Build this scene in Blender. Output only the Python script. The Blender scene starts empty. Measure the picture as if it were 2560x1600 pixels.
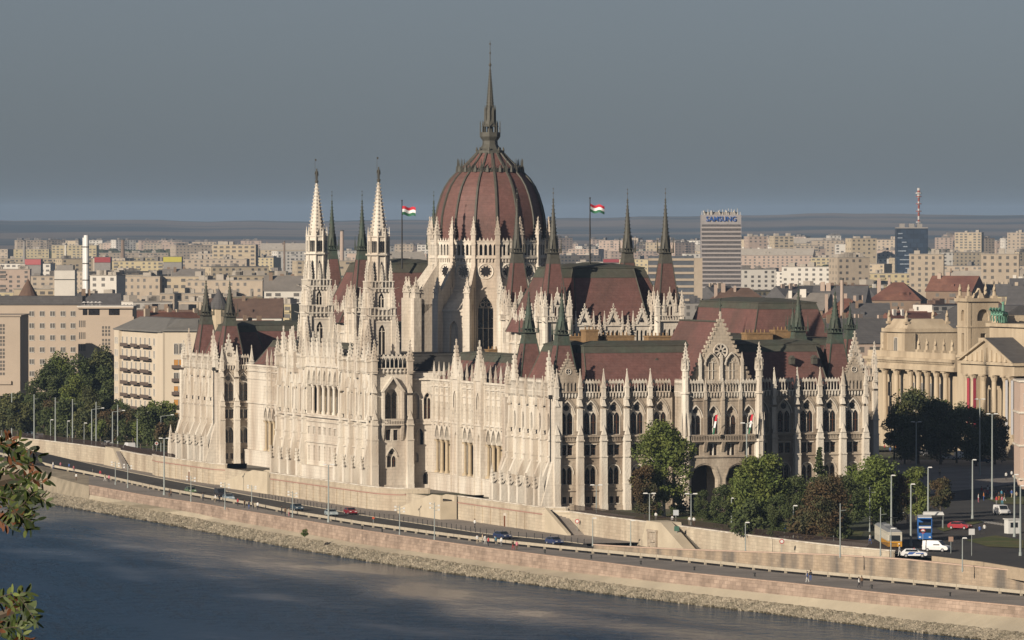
import bpy, math, random
from mathutils import Matrix, Vector
random.seed(7)
R = math.radians
sc = bpy.context.scene
col = sc.collection
# ------------------------------------------------------------------ camera frame
A = R(18.45); SA, CA = math.sin(A), math.cos(A)
FPX = 15800.0; HZ = 545.0; CZ = 56.2
CAMX = -8.8*CA - 1213*SA; CAMY = 8.8*SA - 1213*CA
def cam2w(X, Y):            # lateral, depth -> world x (east), y (north)
    return (CAMX + X*CA + Y*SA, CAMY - X*SA + Y*CA)
def w2px(x, y, z):
    dx, dy = x-CAMX, y-CAMY
    X = dx*CA - dy*SA; Y = dx*SA + dy*CA
    return (1280+FPX*X/Y, HZ+(CZ-z)*FPX/Y, Y)
def up(px, py, z=0.0):      # the ground point seen at a pixel of the photograph
    Y = FPX*(CZ-z)/(py-HZ)
    return cam2w((px-1280)/FPX*Y, Y)
def at(px, Y):
    return cam2w((px-1280)/FPX*Y, Y)
def zat(py, Y):
    return CZ-(py-HZ)*Y/FPX
# ------------------------------------------------------------------ objects
WM = {}
def link(o, parent=None, M=None):
    col.objects.link(o)
    if M is None: M = Matrix.Identity(4)
    o.matrix_basis = M
    if parent is not None:
        o.parent = parent
        o.matrix_parent_inverse = WM[parent.name].inverted()
    WM[o.name] = M
    return o
def tag(o, label=None, cat=None, group=None, kind=None):
    if label: o['label'] = label
    if cat: o['category'] = cat
    if group: o['group'] = group
    if kind: o['kind'] = kind
    return o
def empty(name, loc, rz=0.0, label=None, cat=None, group=None):
    o = bpy.data.objects.new(name, None)
    link(o, None, Matrix.Translation(loc) @ Matrix.Rotation(rz, 4, 'Z'))
    return tag(o, label, cat, group)
def put(mesh, name, parent=None, M=None):
    return link(bpy.data.objects.new(name, mesh), parent, M)
def fresh(o):
    """copy of a thing with its parts and sub-parts"""
    c = o.copy(); col.objects.link(c); WM[c.name] = WM[o.name]
    for ch in list(o.children):
        d = ch.copy(); col.objects.link(d); d.parent = c; WM[d.name] = WM[ch.name]
        for g in list(ch.children):
            e = g.copy(); col.objects.link(e); e.parent = d; WM[e.name] = WM[g.name]
    return c
def setpos(o, loc, rz=0.0, s=1.0):
    o.location = loc; o.rotation_euler = (0, 0, rz); o.scale = (s, s, s)
class F:                     # a wall frame: origin, run direction t, outward n
    def __init__(s, x, y, tx=1.0, ty=0.0, z=0.0):
        l = math.hypot(tx, ty); s.x, s.y, s.z = x, y, z; s.tx, s.ty = tx/l, ty/l
        s.nx, s.ny = s.ty, -s.tx
    def p(s, a, d, z): return (s.x+s.tx*a+s.nx*d, s.y+s.ty*a+s.ny*d, s.z+z)
    def M(s, a, d, z):
        return Matrix.Translation(s.p(a, d, z)) @ Matrix.Rotation(math.atan2(s.ty, s.tx), 4, 'Z')
LOCAL = F(0, 0)
class MB:
    def __init__(s, fr=LOCAL): s.v, s.f, s.m, s.fr = [], [], [], fr
    def pts(s, P, m=0):
        i = len(s.v); s.v += [s.fr.p(*p) for p in P]; s.f.append(tuple(range(i, i+len(P)))); s.m.append(m)
    def raw(s, V, Fs, m=0):
        i = len(s.v); s.v += [s.fr.p(*p) for p in V]
        for f in Fs: s.f.append(tuple(i+k for k in f)); s.m.append(m)
    def box(s, a0, a1, d0, d1, z0, z1, m=0):
        V = [(a0,d0,z0),(a1,d0,z0),(a1,d1,z0),(a0,d1,z0),(a0,d0,z1),(a1,d0,z1),(a1,d1,z1),(a0,d1,z1)]
        s.raw(V, [(0,1,2,3),(7,6,5,4),(4,5,1,0),(5,6,2,1),(6,7,3,2),(7,4,0,3)], m)
    def hexa(s, B, T, m=0):   # 4 bottom pts, 4 top pts
        s.raw(list(B)+list(T), [(0,1,2,3),(7,6,5,4),(4,5,1,0),(5,6,2,1),(6,7,3,2),(7,4,0,3)], m)
    def frus(s, a0,a1,d0,d1,z0, b0,b1,e0,e1,z1, m=0):
        s.hexa([(a0,d0,z0),(a1,d0,z0),(a1,d1,z0),(a0,d1,z0)], [(b0,e0,z1),(b1,e0,z1),(b1,e1,z1),(b0,e1,z1)], m)
    def cone(s, a, d, z0, z1, r0, r1, n=4, ph=None, m=0, sq=1.0):
        if ph is None: ph = math.pi/n
        V = []
        for r, z in ((r0, z0), (r1, z1)):
            for k in range(n):
                t = ph+2*math.pi*k/n; V.append((a+r*math.cos(t), d+r*math.sin(t)*sq, z))
        s.raw(V, [(k, (k+1) % n, n+(k+1) % n, n+k) for k in range(n)]+[tuple(range(n))[::-1], tuple(range(n, 2*n))], m)
    def pyr(s, a, d, z0, z1, w0, w1=0.02, m=0):   # square section, widths
        s.cone(a, d, z0, z1, w0*.7071, w1*.7071, 4, math.pi/4, m)
    def lathe(s, a, d, prof, n=16, ph=0, m=0):
        V = []
        for r, z in prof:
            for k in range(n):
                t = ph+2*math.pi*k/n; V.append((a+r*math.cos(t), d+r*math.sin(t), z))
        Fs = []
        for j in range(len(prof)-1):
            for k in range(n): Fs.append((j*n+k, j*n+(k+1) % n, (j+1)*n+(k+1) % n, (j+1)*n+k))
        s.raw(V, Fs, m)
    def tube(s, P, r, n=5, m=0):
        for (p, q) in zip(P[:-1], P[1:]):
            p, q = Vector(p), Vector(q); ax = (q-p)
            if ax.length < 1e-6: continue
            ax.normalize(); u = ax.cross(Vector((0,0,1)))
            if u.length < .05: u = Vector((1,0,0))
            u.normalize(); w = ax.cross(u)
            V = [tuple(c+r*(math.cos(2*math.pi*k/n)*u+math.sin(2*math.pi*k/n)*w)) for c in (p, q) for k in range(n)]
            s.raw(V, [(k,(k+1)%n,n+(k+1)%n,n+k) for k in range(n)]+[tuple(range(n)), tuple(range(n,2*n))], m)
    def mesh(s, name, mats):
        me = bpy.data.meshes.new(name); me.from_pydata(s.v, [], s.f)
        if not isinstance(mats, (list, tuple)): mats = [mats]
        for mt in mats: me.materials.append(mt)
        if len(mats) > 1: me.polygons.foreach_set('material_index', s.m)
        me.update(); return me
    def build(s, name, mats, parent=None, M=None, smooth=False):
        me = s.mesh(name, mats)
        if smooth: me.polygons.foreach_set('use_smooth', [True]*len(me.polygons))
        return put(me, name, parent, M)
# ------------------------------------------------------------------ materials
def mat(name, c, rough=.85, var=.12, scale=.6, bump=0.0, bscale=4.0, c2=None, amt=.5, s2=.15, streak=False, metal=0.0, spec=.3, brick=None):
    m = bpy.data.materials.new(name); m.use_nodes = True; nt = m.node_tree; N = nt.nodes; L = nt.links
    b = N['Principled BSDF']; b.inputs['Roughness'].default_value = rough; b.inputs['Metallic'].default_value = metal
    b.inputs['Specular IOR Level'].default_value = spec
    geo = N.new('ShaderNodeNewGeometry'); mp = N.new('ShaderNodeMapping'); L.new(geo.outputs['Position'], mp.inputs['Vector'])
    if streak: mp.inputs['Scale'].default_value = (1, 1, .18)
    n1 = N.new('ShaderNodeTexNoise'); n1.inputs['Scale'].default_value = scale; n1.inputs['Detail'].default_value = 5
    n1.inputs['Roughness'].default_value = .65
    L.new(mp.outputs[0], n1.inputs['Vector'])
    r = N.new('ShaderNodeMapRange'); r.inputs['From Min'].default_value = .3; r.inputs['From Max'].default_value = .7
    r.inputs['To Min'].default_value = 1-var; r.inputs['To Max'].default_value = 1+var
    L.new(n1.outputs['Fac'], r.inputs['Value'])
    base = None
    if c2 is not None:
        n2 = N.new('ShaderNodeTexNoise'); n2.inputs['Scale'].default_value = s2; n2.inputs['Detail'].default_value = 4
        L.new(mp.outputs[0], n2.inputs['Vector'])
        r2 = N.new('ShaderNodeMapRange'); r2.inputs['From Min'].default_value = .42; r2.inputs['From Max'].default_value = .66
        r2.inputs['To Max'].default_value = amt*2; L.new(n2.outputs['Fac'], r2.inputs['Value'])
        mx = N.new('ShaderNodeMix'); mx.data_type = 'RGBA'; mx.inputs['A'].default_value = (*c, 1); mx.inputs['B'].default_value = (*c2, 1)
        L.new(r2.outputs[0], mx.inputs['Factor']); base = mx.outputs['Result']
    vm = N.new('ShaderNodeVectorMath'); vm.operation = 'SCALE'
    if base is None: vm.inputs[0].default_value = c
    else: L.new(base, vm.inputs[0])
    L.new(r.outputs[0], vm.inputs['Scale']); out = vm.outputs[0]
    if brick:
        bt = N.new('ShaderNodeTexBrick'); bw, bh, dark = brick
        tc = N.new('ShaderNodeSeparateXYZ'); L.new(geo.outputs['Position'], tc.inputs[0])
        ad = N.new('ShaderNodeMath'); L.new(tc.outputs[0], ad.inputs[0]); L.new(tc.outputs[1], ad.inputs[1])
        cb = N.new('ShaderNodeCombineXYZ'); L.new(ad.outputs[0], cb.inputs[0]); L.new(tc.outputs[2], cb.inputs[1])
        L.new(cb.outputs[0], bt.inputs['Vector']); bt.inputs['Scale'].default_value = 1
        bt.inputs['Brick Width'].default_value = bw; bt.inputs['Row Height'].default_value = bh; bt.inputs['Mortar Size'].default_value = bh*.06
        bt.inputs['Color1'].default_value = (1,1,1,1); bt.inputs['Color2'].default_value = (dark,)*3+(1,); bt.inputs['Mortar'].default_value = (dark*.86,)*3+(1,)
        mm = N.new('ShaderNodeVectorMath'); mm.operation = 'MULTIPLY'; L.new(out, mm.inputs[0]); L.new(bt.outputs['Color'], mm.inputs[1]); out = mm.outputs[0]
    L.new(out, b.inputs['Base Color'])
    if bump:
        n3 = N.new('ShaderNodeTexNoise'); n3.inputs['Scale'].default_value = bscale; n3.inputs['Detail'].default_value = 3
        L.new(geo.outputs['Position'], n3.inputs['Vector'])
        bp = N.new('ShaderNodeBump'); bp.inputs['Strength'].default_value = bump; bp.inputs['Distance'].default_value = .3
        L.new(n3.outputs['Fac'], bp.inputs['Height']); L.new(bp.outputs[0], b.inputs['Normal'])
    return m
STONE = mat('pale_limestone', (.69,.63,.54), .9, .13, .9, .3, 1.6, (.47,.395,.32), .5, .16, True, brick=(1.4,.7,.96))
STONE2 = mat('weathered_limestone', (.51,.435,.345), .9, .14, .8, .25, 1.6, (.27,.215,.165), .5, .25, True, brick=(1.2,.6,.86))
TRIM = mat('carved_limestone', (.68,.625,.54), .9, .12, 1.6, .3, 3.0, (.44,.37,.295), .45, .4, True)
MAROON = mat('maroon_tile', (.180,.090,.078), .6, .16, 1.2, .15, 5, (.135,.078,.066), .5, .12, False, brick=(.8,.5,.88))
COPPER = mat('dull_copper', (.078,.074,.058), .75, .2, .8, 0, 4, (.075,.088,.066), .35, .3)
VERDI = mat('green_copper', (.070,.077,.060), .75, .25, 1.2, 0, 4, (.06,.085,.066), .5, .5)
LEAD = mat('dark_lead', (.082,.078,.064), .6, .2, 1.5)
ROOFDARK = mat('dark_roof_felt', (.05,.048,.045), .8, .25, .5)
GLASS = mat('dark_window_glass', (.020,.018,.018), .15, .4, .8, spec=.6)
WOOD = mat('brown_wood', (.16,.065,.03), .6, .2, 2)
IRON = mat('dark_iron', (.03,.03,.03), .6, .1, 2)
OCHRE = mat('ochre_brick', (.27,.17,.085), .9, .2, 1.5, brick=(.6,.3,.85))
# ================================================================== PARLIAMENT
PB = empty('parliament_building', (31.35, 134, 0), 0, 'huge cream gothic parliament with red ribbed dome and white spires above the river', 'parliament')
GAL0, GAL1 = 22.6, 24.8
def archpts(w, rise, kind, n=8):
    out = []
    for k in range(n+1):
        t = -1+2*k/n
        if kind == 'round': h = math.sqrt(max(0, 1-t*t))
        elif kind == 'rect': h = 0
        else: h = (1-abs(t)**1.15)**.62
        out.append((t*w/2, rise*h))
    return out
def rise_of(w, kind): return 0 if kind == 'rect' else (w*.5 if kind == 'round' else w*.8)
def wall(mb, s0, s1, z0, z1, ops, d=0.0, rev=.55, m=0):
    """a strip of wall with real openings and their reveals; ops = (centre, width, zb, zt, kind)"""
    x = s0
    for (c, w, zb, zt, kind) in sorted(ops):
        l, r = c-w/2, c+w/2
        if l > x+1e-4: mb.pts([(x,d,z0),(l,d,z0),(l,d,z1),(x,d,z1)], m)
        if zb > z0+1e-4: mb.pts([(l,d,z0),(r,d,z0),(r,d,zb),(l,d,zb)], m)
        rs = rise_of(w, kind); zs = zt-rs
        A_ = archpts(w, rs, kind, 2 if kind == 'rect' else 8)
        for (p, q) in zip(A_[:-1], A_[1:]):
            if z1 > zt-.001: mb.pts([(c+p[0],d,zs+p[1]),(c+q[0],d,zs+q[1]),(c+q[0],d,z1),(c+p[0],d,z1)], m)
            mb.pts([(c+p[0],d,zs+p[1]),(c+q[0],d,zs+q[1]),(c+q[0],d-rev,zs+q[1]),(c+p[0],d-rev,zs+p[1])], m)
        mb.pts([(l,d,zb),(l,d,zs),(l,d-rev,zs),(l,d-rev,zb)], m)
        mb.pts([(r,d,zb),(r,d,zs),(r,d-rev,zs),(r,d-rev,zb)], m)
        mb.pts([(l,d,zb),(r,d,zb),(r,d-rev,zb),(l,d-rev,zb)], m)
        x = r
    if s1 > x+1e-4: mb.pts([(x,d,z0),(s1,d,z0),(s1,d,z1),(x,d,z1)], m)
MC = {}
def ring(mb, w, zb, zt, kind, d, t, m):     # moulding round an opening (archivolt)
    rs = rise_of(w, kind); zs = zt-rs
    P = [(-w/2, zb)]+[(a, zs+h) for a, h in archpts(w, rs, kind)]+[(w/2, zb)]
    w2 = w+2*t; rs2 = rise_of(w2, kind); k = t*(1.3 if kind == 'arch' else 1)
    Q = [(-w2/2, zb)]+[(a, zs+(h/rs2*(rs+k) if rs2 else t)) for a, h in archpts(w2, rs2, kind)]+[(w2/2, zb)]
    for i in range(len(P)-1):
        a, b, c, e = P[i], P[i+1], Q[i+1], Q[i]
        mb.pts([(a[0],d,a[1]),(b[0],d,b[1]),(c[0],d,c[1]),(e[0],d,e[1])], m)
        mb.pts([(e[0],d,e[1]),(c[0],d,c[1]),(c[0],d-.3,c[1]),(e[0],d-.3,e[1])], m)
def win_mesh(style, w, h):
    key = (style, round(w,2), round(h,2))
    if key in MC: return MC[key]
    mb = MB()        # local: a along wall, d outward, z from sill ; openings recess .55
    def pane(w, zb, zt, kind, c=0, d=-.45, m=1):
        rs = rise_of(w, kind); zs = zt-rs
        P = [(c-w/2,d,zb),(c+w/2,d,zb)]+[(c+a,d,zs+q) for a, q in archpts(w, rs, kind, 8)][::-1]
        mb.pts(P, m)
    if style == 'lancet2':      # twin lancets under a round light inside one big arch
        rs = rise_of(w, 'arch'); lw = w*.36; lz = h-w*.72
        pane(w, 0, h, 'arch', 0, -.5, 0)
        for c in (-w*.23, w*.23): pane(lw, .1, lz, 'arch', c, -.46, 1); 
        mb.pts([(w*.2*math.cos(2*math.pi*k/10), -.46, h-w*.42+w*.2*math.sin(2*math.pi*k/10)) for k in range(10)], 1)
        mb.cone(0, -.35, 0, lz-w*.2, .1, .1, 6, m=0)
        for s_ in (-1, 1): mb.box(s_*w*.45-.05, s_*w*.45+.05, -.45, -.3, 0, lz*.8, 0)
        for c in (-w*.23, w*.23): mb.box(c-.03, c+.03, -.45, -.42, .1, lz-.5, 2); mb.box(c-lw/2, c+lw/2, -.45, -.42, lz*.55, lz*.55+.06, 2)
        ring(mb, w, h*.6, h, 'arch', .14, .22, 0)
    elif style == 'pair_arch':
        pane(w, 0, h, 'round', 0, -.5, 0); lw = w*.4
        for c in (-w*.25, w*.25): pane(lw, .1, h-w*.12-.1, 'arch', c, -.46, 1); mb.box(c-.03, c+.03, -.45, -.42, .1, h*.7, 2)
        mb.cone(0, -.36, 0, h-w*.4, .09, .09, 6, m=0)
        ring(mb, w, h*.55, h, 'round', .13, .2, 0)
    elif style == 'pair_rect':
        pane(w, 0, h, 'rect', 0, -.45, 1); mb.box(-.11, .11, -.45, -.1, 0, h, 0)
        for c in (-w/4, w/4): mb.box(c-.03, c+.03, -.44, -.41, 0, h, 2); mb.box(c-w/4, c+w/4, -.44, -.41, h*.6, h*.6+.06, 2)
        mb.box(-w/2-.15, w/2+.15, 0, .16, h, h+.18, 0)
    elif style == 'slit':
        pane(w, 0, h, 'arch', 0, -.45, 1); mb.box(-.04, .04, -.44, -.38, 0, h*.85, 0)
        ring(mb, w, h*.6, h, 'arch', .1, .14, 0)
    elif style == 'tracery3':
        pane(w, 0, h, 'arch', 0, -.5, 1); lz = h-w*.75
        for c in (-w/6, w/6): mb.box(c-.06, c+.06, -.48, -.3, 0, lz+.3, 0)
        mb.box(-w/2, w/2, -.48, -.32, lz*.5, lz*.5+.1, 0)
        for (cx, cz, r) in ((-w*.2, lz+w*.22, w*.17), (w*.2, lz+w*.22, w*.17), (0, lz+w*.5, w*.15)):
            V = [];n=10
            for rr in (r, r*.72):
                V += [(cx+rr*math.cos(2*math.pi*k/n), -.4, cz+rr*math.sin(2*math.pi*k/n)) for k in range(n)]
            mb.raw(V, [(k,(k+1)%n,n+(k+1)%n,n+k) for k in range(n)], 0)
        mb.box(-w/2, w/2, -.48, -.32, lz, lz+.12, 0)
        ring(mb, w, h*.55, h, 'arch', .14, .22, 0)
    elif style == 'plain':
        pane(w, 0, h, 'rect', 0, -.4, 1); mb.box(-.05, .05, -.4, -.36, 0, h, 2); mb.box(-w/2-.1, w/2+.1, 0, .1, -.12, 0, 0)
    me = mb.mesh('window', [TRIM, GLASS, WOOD]); MC[key] = me; return me
REST = []      # windows beyond the first hundred go in one object
NW = [0]
def window(fr, a, d, z, style, w, h, parent=None, big=False):
    me = win_mesh(style, w, h); M = fr.M(a, d, z)
    # our meshes are built with +d outward = local -y
    p = parent or PB
    if p is PB:
        NW[0] += 1
        if NW[0] > 92 and not big: REST.append((me, M)); return
    put(me, 'window', p, M)
def pinn_mesh(w, h, crk=True):
    key = ('pin', round(w,2), round(h,2), crk)
    if key in MC: return MC[key]
    mb = MB(); hs = h*.42
    mb.box(-w/2, w/2, -w/2, w/2, 0, hs)
    mb.box(-w*.62, w*.62, -w*.62, w*.62, hs*.12, hs*.18)
    mb.box(-w*.66, w*.66, -w*.66, w*.66, hs*.86, hs*.95)
    for (sx, sy) in ((1,0),(-1,0),(0,1),(0,-1)):     # little gablets
        a, b = (w*.45, w*.62)
        if sx: P = [(sx*b,-a,hs*.9),(sx*b,a,hs*.9),(sx*b*.85,0,hs+w*1.1)]
        else: P = [(-a,sy*b,hs*.9),(a,sy*b,hs*.9),(0,sy*b*.85,hs+w*1.1)]
        mb.raw(P+[(0,0,hs+w*.5)], [(0,1,2),(0,2,3),(1,2,3)])
    mb.pyr(0, 0, hs, h*.97, w*1.02, .06)
    if crk:
        n = max(3, int(h*.5/.55))
        for i in range(n):
            t = (i+.5)/n; z = hs+(h*.97-hs)*t; r = w*.52*(1-t)+.05; c = .09*(1.3-t*.5)*max(.8, w)
            for (sx, sy) in ((1,1),(-1,1),(1,-1),(-1,-1)):
                mb.box(sx*r-c, sx*r+c, sy*r-c, sy*r+c, z-c, z+c)
    mb.cone(0, 0, h*.93, h*.96, .13*w+.03, .2*w+.03, 5); mb.cone(0, 0, h*.96, h, .1, .03, 5)
    me = mb.mesh('pinnacle', TRIM); MC[key] = me; return me
NP = [0]; RESTP = []
def pinnacle(fr, a, d, z, w, h, parent=None, crk=True):
    me = pinn_mesh(w, h, crk); M = fr.M(a, d, z)
    if parent is None:
        NP[0] += 1
        if NP[0] > 98: RESTP.append((me, M)); return
    put(me, 'pinnacle', parent or PB, M)
def pinn_into(mb, a, d, z, w, h, crk=True):   # pinnacle merged into a part whose own shape it is
    me = pinn_mesh(w, h, crk)
    mb.raw([(a+v.co.x, d-v.co.y, z+v.co.z) for v in me.vertices], [tuple(p.vertices) for p in me.polygons], 0)
def pier_mesh(w, dp, h, flare=0.0, fz=9.0):
    key = ('pier', w, dp, round(h,1), flare)
    if key in MC: return MC[key]
    mb = MB()
    lv = [(0, dp+.35), (1.2, dp+.35), (1.2, dp+.12), (4.9, dp+.12), (4.9, dp), (10.2, dp), (10.2, dp*.92), (14.4, dp*.92), (15.2, dp*.7), (19.5, dp*.62), (20.2, dp*.5), (h, dp*.5)]
    for (a, b) in zip(lv[::2], lv[1::2]):
        ww = w*(1.08 if a[0] < 5 else 1 if a[0] < 15 else .82)
        mb.hexa([(-ww/2,-.1,a[0]),(ww/2,-.1,a[0]),(ww/2,a[1],a[0]),(-ww/2,a[1],a[0])], [(-ww/2,-.1,b[0]),(ww/2,-.1,b[0]),(ww/2,b[1],b[0]),(-ww/2,b[1],b[0])])
    for z in (4.9, 10.2, 13.3):
        mb.box(-w*.58, w*.58, 0, dp+.16, z, z+.28)
    # small gabled tabernacle on the pier
    for z, s in ((14.5, .8), (20.0, .6)):
        mb.pyr(0, dp*s*.85, z, z+2.0, w*.8, .05)
    if flare:
        mb.hexa([(-w*.55,dp,0),(w*.55,dp,0),(w*.55,dp+flare,0),(-w*.55,dp+flare,0)], [(-w*.55,dp,4.4),(w*.55,dp,4.4),(w*.55,dp+flare,4.4),(-w*.55,dp+flare,4.4)])
        mb.hexa([(-w*.45,dp*.9,4.4),(w*.45,dp*.9,4.4),(w*.45,dp+flare*.75,4.4),(-w*.45,dp+flare*.75,4.4)], [(-w*.45,dp*.9,9.2),(w*.45,dp*.9,9.2),(w*.45,dp+.15,9.2),(-w*.45,dp+.15,9.2)])
        V = [(-w*.7,dp+flare+.08,4.3),(w*.7,dp+flare+.08,4.3),(0,dp+flare+.02,6.6)]
        mb.raw(V+[(0,dp+flare*.2,6.0)], [(0,1,2),(0,2,3),(1,2,3)])
        mb.box(-w*.2, w*.2, dp+flare-.2, dp+flare+.2, 6.4, 7.0)
        for k in range(3): 
            for sx in (-1,1): mb.box(sx*w*.7*(1-k*.3)-.12, sx*w*.7*(1-k*.3)+.12, dp+flare-.1, dp+flare+.2, 4.4+k*.7, 4.75+k*.7)
    me = mb.mesh('buttress', TRIM); MC[key] = me; return me
def gallery(fr, s0, s1, d, z0=GAL0, z1=GAL1, step=.62, arc=True, m=TRIM, crest=True):
    """open arcade parapet over a corbel table"""
    mb = MB(fr)
    mb.box(s0, s1, d-.35, d+.42, z0-.02, z0+.2)
    n = max(1, round((s1-s0)/step)); st = (s1-s0)/n
    for k in range(n):
        c = s0+(k+.5)*st
        mb.box(c-.14, c+.14, d-.05, d+.36, z0-.75, z0-.02)
        mb.box(c-.14, c+.14, d-.05, d+.2, z0-.95, z0-.75)
    h = z1-z0
    if arc:
        for k in range(n+1):
            c = s0+k*st; w = .13
            mb.box(c-w/2, c+w/2, d+.16, d+.34, z0+.2, z1-.3)
        wall(mb, s0, s1, z1-.75, z1-.08, [(s0+(k+.5)*st, st*.72, z1-.75, z1-.3, 'arch') for k in range(n)], d+.34, .16)
        mb.box(s0, s1, d+.14, d+.38, z1-.1, z1)
    else:
        mb.box(s0, s1, d+.05, d+.3, z0+.2, z1)
    if crest:
        for k in range(n):
            c = s0+(k+.5)*st
            mb.raw([(c-st*.42,d+.34,z1),(c+st*.42,d+.34,z1),(c,d+.3,z1+.5),(c,d+.12,z1+.05)], [(0,1,2),(0,2,3),(1,2,3)])
    mb.build('gallery', m, PB)
def cornice(mb, s0, s1, z, dp=.3, h=.25, d=0.0): mb.box(s0, s1, d-.02, d+dp, z, z+h)
def gable(fr, a, d, z0, w, h, th=.5, parent=None, rose=True, m=None, steps=None, name='gable', openings=True):
    mb = MB(fr); t = th
    mb.hexa([(a-w/2,d-t,z0),(a+w/2,d-t,z0),(a+w/2,d,z0),(a-w/2,d,z0)], [(a-.1,d-t,z0+h),(a+.1,d-t,z0+h),(a+.1,d,z0+h),(a-.1,d,z0+h)])
    n = steps or max(4, int(h/.8))
    for i in range(n):
        q = (i+.3)/n; x = w/2*(1-q)+.06; z = z0+h*q; c = min(.32, w*.05)
        for s_ in (-1, 1): mb.box(a+s_*x-c, a+s_*x+c, d-t-.05, d+.12, z, z+h/n*.62)
    mb.box(a-.12, a+.12, d-t/2-.12, d-t/2+.12, z0+h-.1, z0+h+1.3); mb.box(a-.35, a+.35, d-t/2-.1, d-t/2+.1, z0+h+.6, z0+h+.85)
    g = mb.build(name, m or STONE2, parent or PB)
    if rose:
        r = w*.085 if w > 8 else w*.1; mr = MB(fr); cz = z0+h*.42 if w < 8 else z0+h*.56
        mr.pts([(a+r*math.cos(k*math.pi/8), d+.02, cz+r*math.sin(k*math.pi/8)) for k in range(16)], 1)
        V = []
        for rr, dd in ((r*1.25, d+.0), (r*1.2, d+.15), (r, d+.12), (r*.96, d+.02)):
            V += [(a+rr*math.cos(k*math.pi/8), dd, cz+rr*math.sin(k*math.pi/8)) for k in range(16)]
        mr.raw(V, [(j*16+k, j*16+(k+1)%16, (j+1)*16+(k+1)%16, (j+1)*16+k) for j in range(3) for k in range(16)], 0)
        if w > 8:
            for k in range(8):
                an = k*math.pi/4; mr.hexa([(a+.3*math.cos(an+.5*q),d+.03,cz+.3*math.sin(an+.5*q)) for q in (-1,1)]+[(a+.3*math.cos(an+.5*q),d+.09,cz+.3*math.sin(an+.5*q)) for q in (1,-1)],
                   [(a+r*math.cos(an+.12*q),d+.03,cz+r*math.sin(an+.12*q)) for q in (-1,1)]+[(a+r*math.cos(an+.12*q),d+.09,cz+r*math.sin(an+.12*q)) for q in (1,-1)], 0)
        else:
            mr.box(a-.05, a+.05, d+.03, d+.08, cz-r, cz+r, 0); mr.box(a-r, a+r, d+.03, d+.08, cz-.05, cz+.05, 0)
        mr.build('rose_window', [TRIM, GLASS], g)
    return g
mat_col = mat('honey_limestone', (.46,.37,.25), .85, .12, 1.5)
# ---------------- rich bays of the side facades
def rich_facade(fr, s0, s1, n, m=STONE2, shade=False, gal=True, ends=(True, True), lowgable=None, top=GAL0, piers=True, pin=2.9):
    st = (s1-s0)/n; mb = MB(fr)
    B = [s0+(k+.5)*st for k in range(n)]
    wall(mb, s0, s1, 0, 4.0, [o for c in B for o in ((c-.55,.8,1.3,2.6,'rect'), (c+.75,.8,1.3,2.6,'rect'))], 0, .5)
    wall(mb, s0, s1, 4.0, 10.2, [(c, 2.3, 4.9, 8.6, 'round') for c in B])
    wall(mb, s0, s1, 10.2, 14.0, [(c, 2.3, 10.6, 12.6, 'rect') for c in B])
    wall(mb, s0, s1, 14.0, top, [(c, 2.9, 14.5, 20.9, 'arch') for c in B])
    for z, dp, h in ((0,.35,.9),(3.7,.28,.25),(10.1,.28,.3),(13.1,.25,.25),(14.1,.5,.3)): cornice(mb, s0, s1, z, dp, h)
    for c in B:      # balcony front with balusters
        mb.box(c-1.5, c+1.5, .0, .34, 13.2, 13.35)
        for k in range(9): mb.box(c-1.35+k*.33-.05, c-1.35+k*.33+.05, .25, .36, 13.35, 14.1)
        ring2 = [(c-1.9, 17.4), (c-1.9, 17.55), (c+1.9, 17.55), (c+1.9, 17.4)]
    # hood mould: wide blind arch round each great window
    for c in B:
        sub = MB(); ring(sub, 3.5, 17.4, 21.6, 'arch', .16, .16, 0)
        mb.raw([(c+x, d_, z) for (x, y, z) in sub.v for d_ in (-y,)], sub.f, 0)
    mb.build('facade_wall', m, PB)
    for c in B:
        for q in (-.55, .75): pass
        window(fr, c, 0, 14.5, 'lancet2', 2.9, 6.4)
    for c in B:
        window(fr, c, 0, 10.6, 'pair_rect', 2.3, 2.0)
        window(fr, c, 0, 4.9, 'pair_arch', 2.3, 3.7)
        window(fr, c-.55, 0, 1.3, 'plain', .8, 1.3); window(fr, c+.75, 0, 1.3, 'plain', .8, 1.3)
    if piers:
        for k in range(n+1):
            if (k == 0 and not ends[0]) or (k == n and not ends[1]): continue
            put(pier_mesh(1.15, 1.35, 21.9), 'buttress', PB, fr.M(s0+k*st, 0, 0))
            pinnacle(fr, s0+k*st, .75, GAL0-1.2, .72, pin+3.0, crk=False)
    if gal:
        for k in range(n): gallery(fr, s0+k*st+.5, s0+(k+1)*st-.5, .1)
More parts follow.
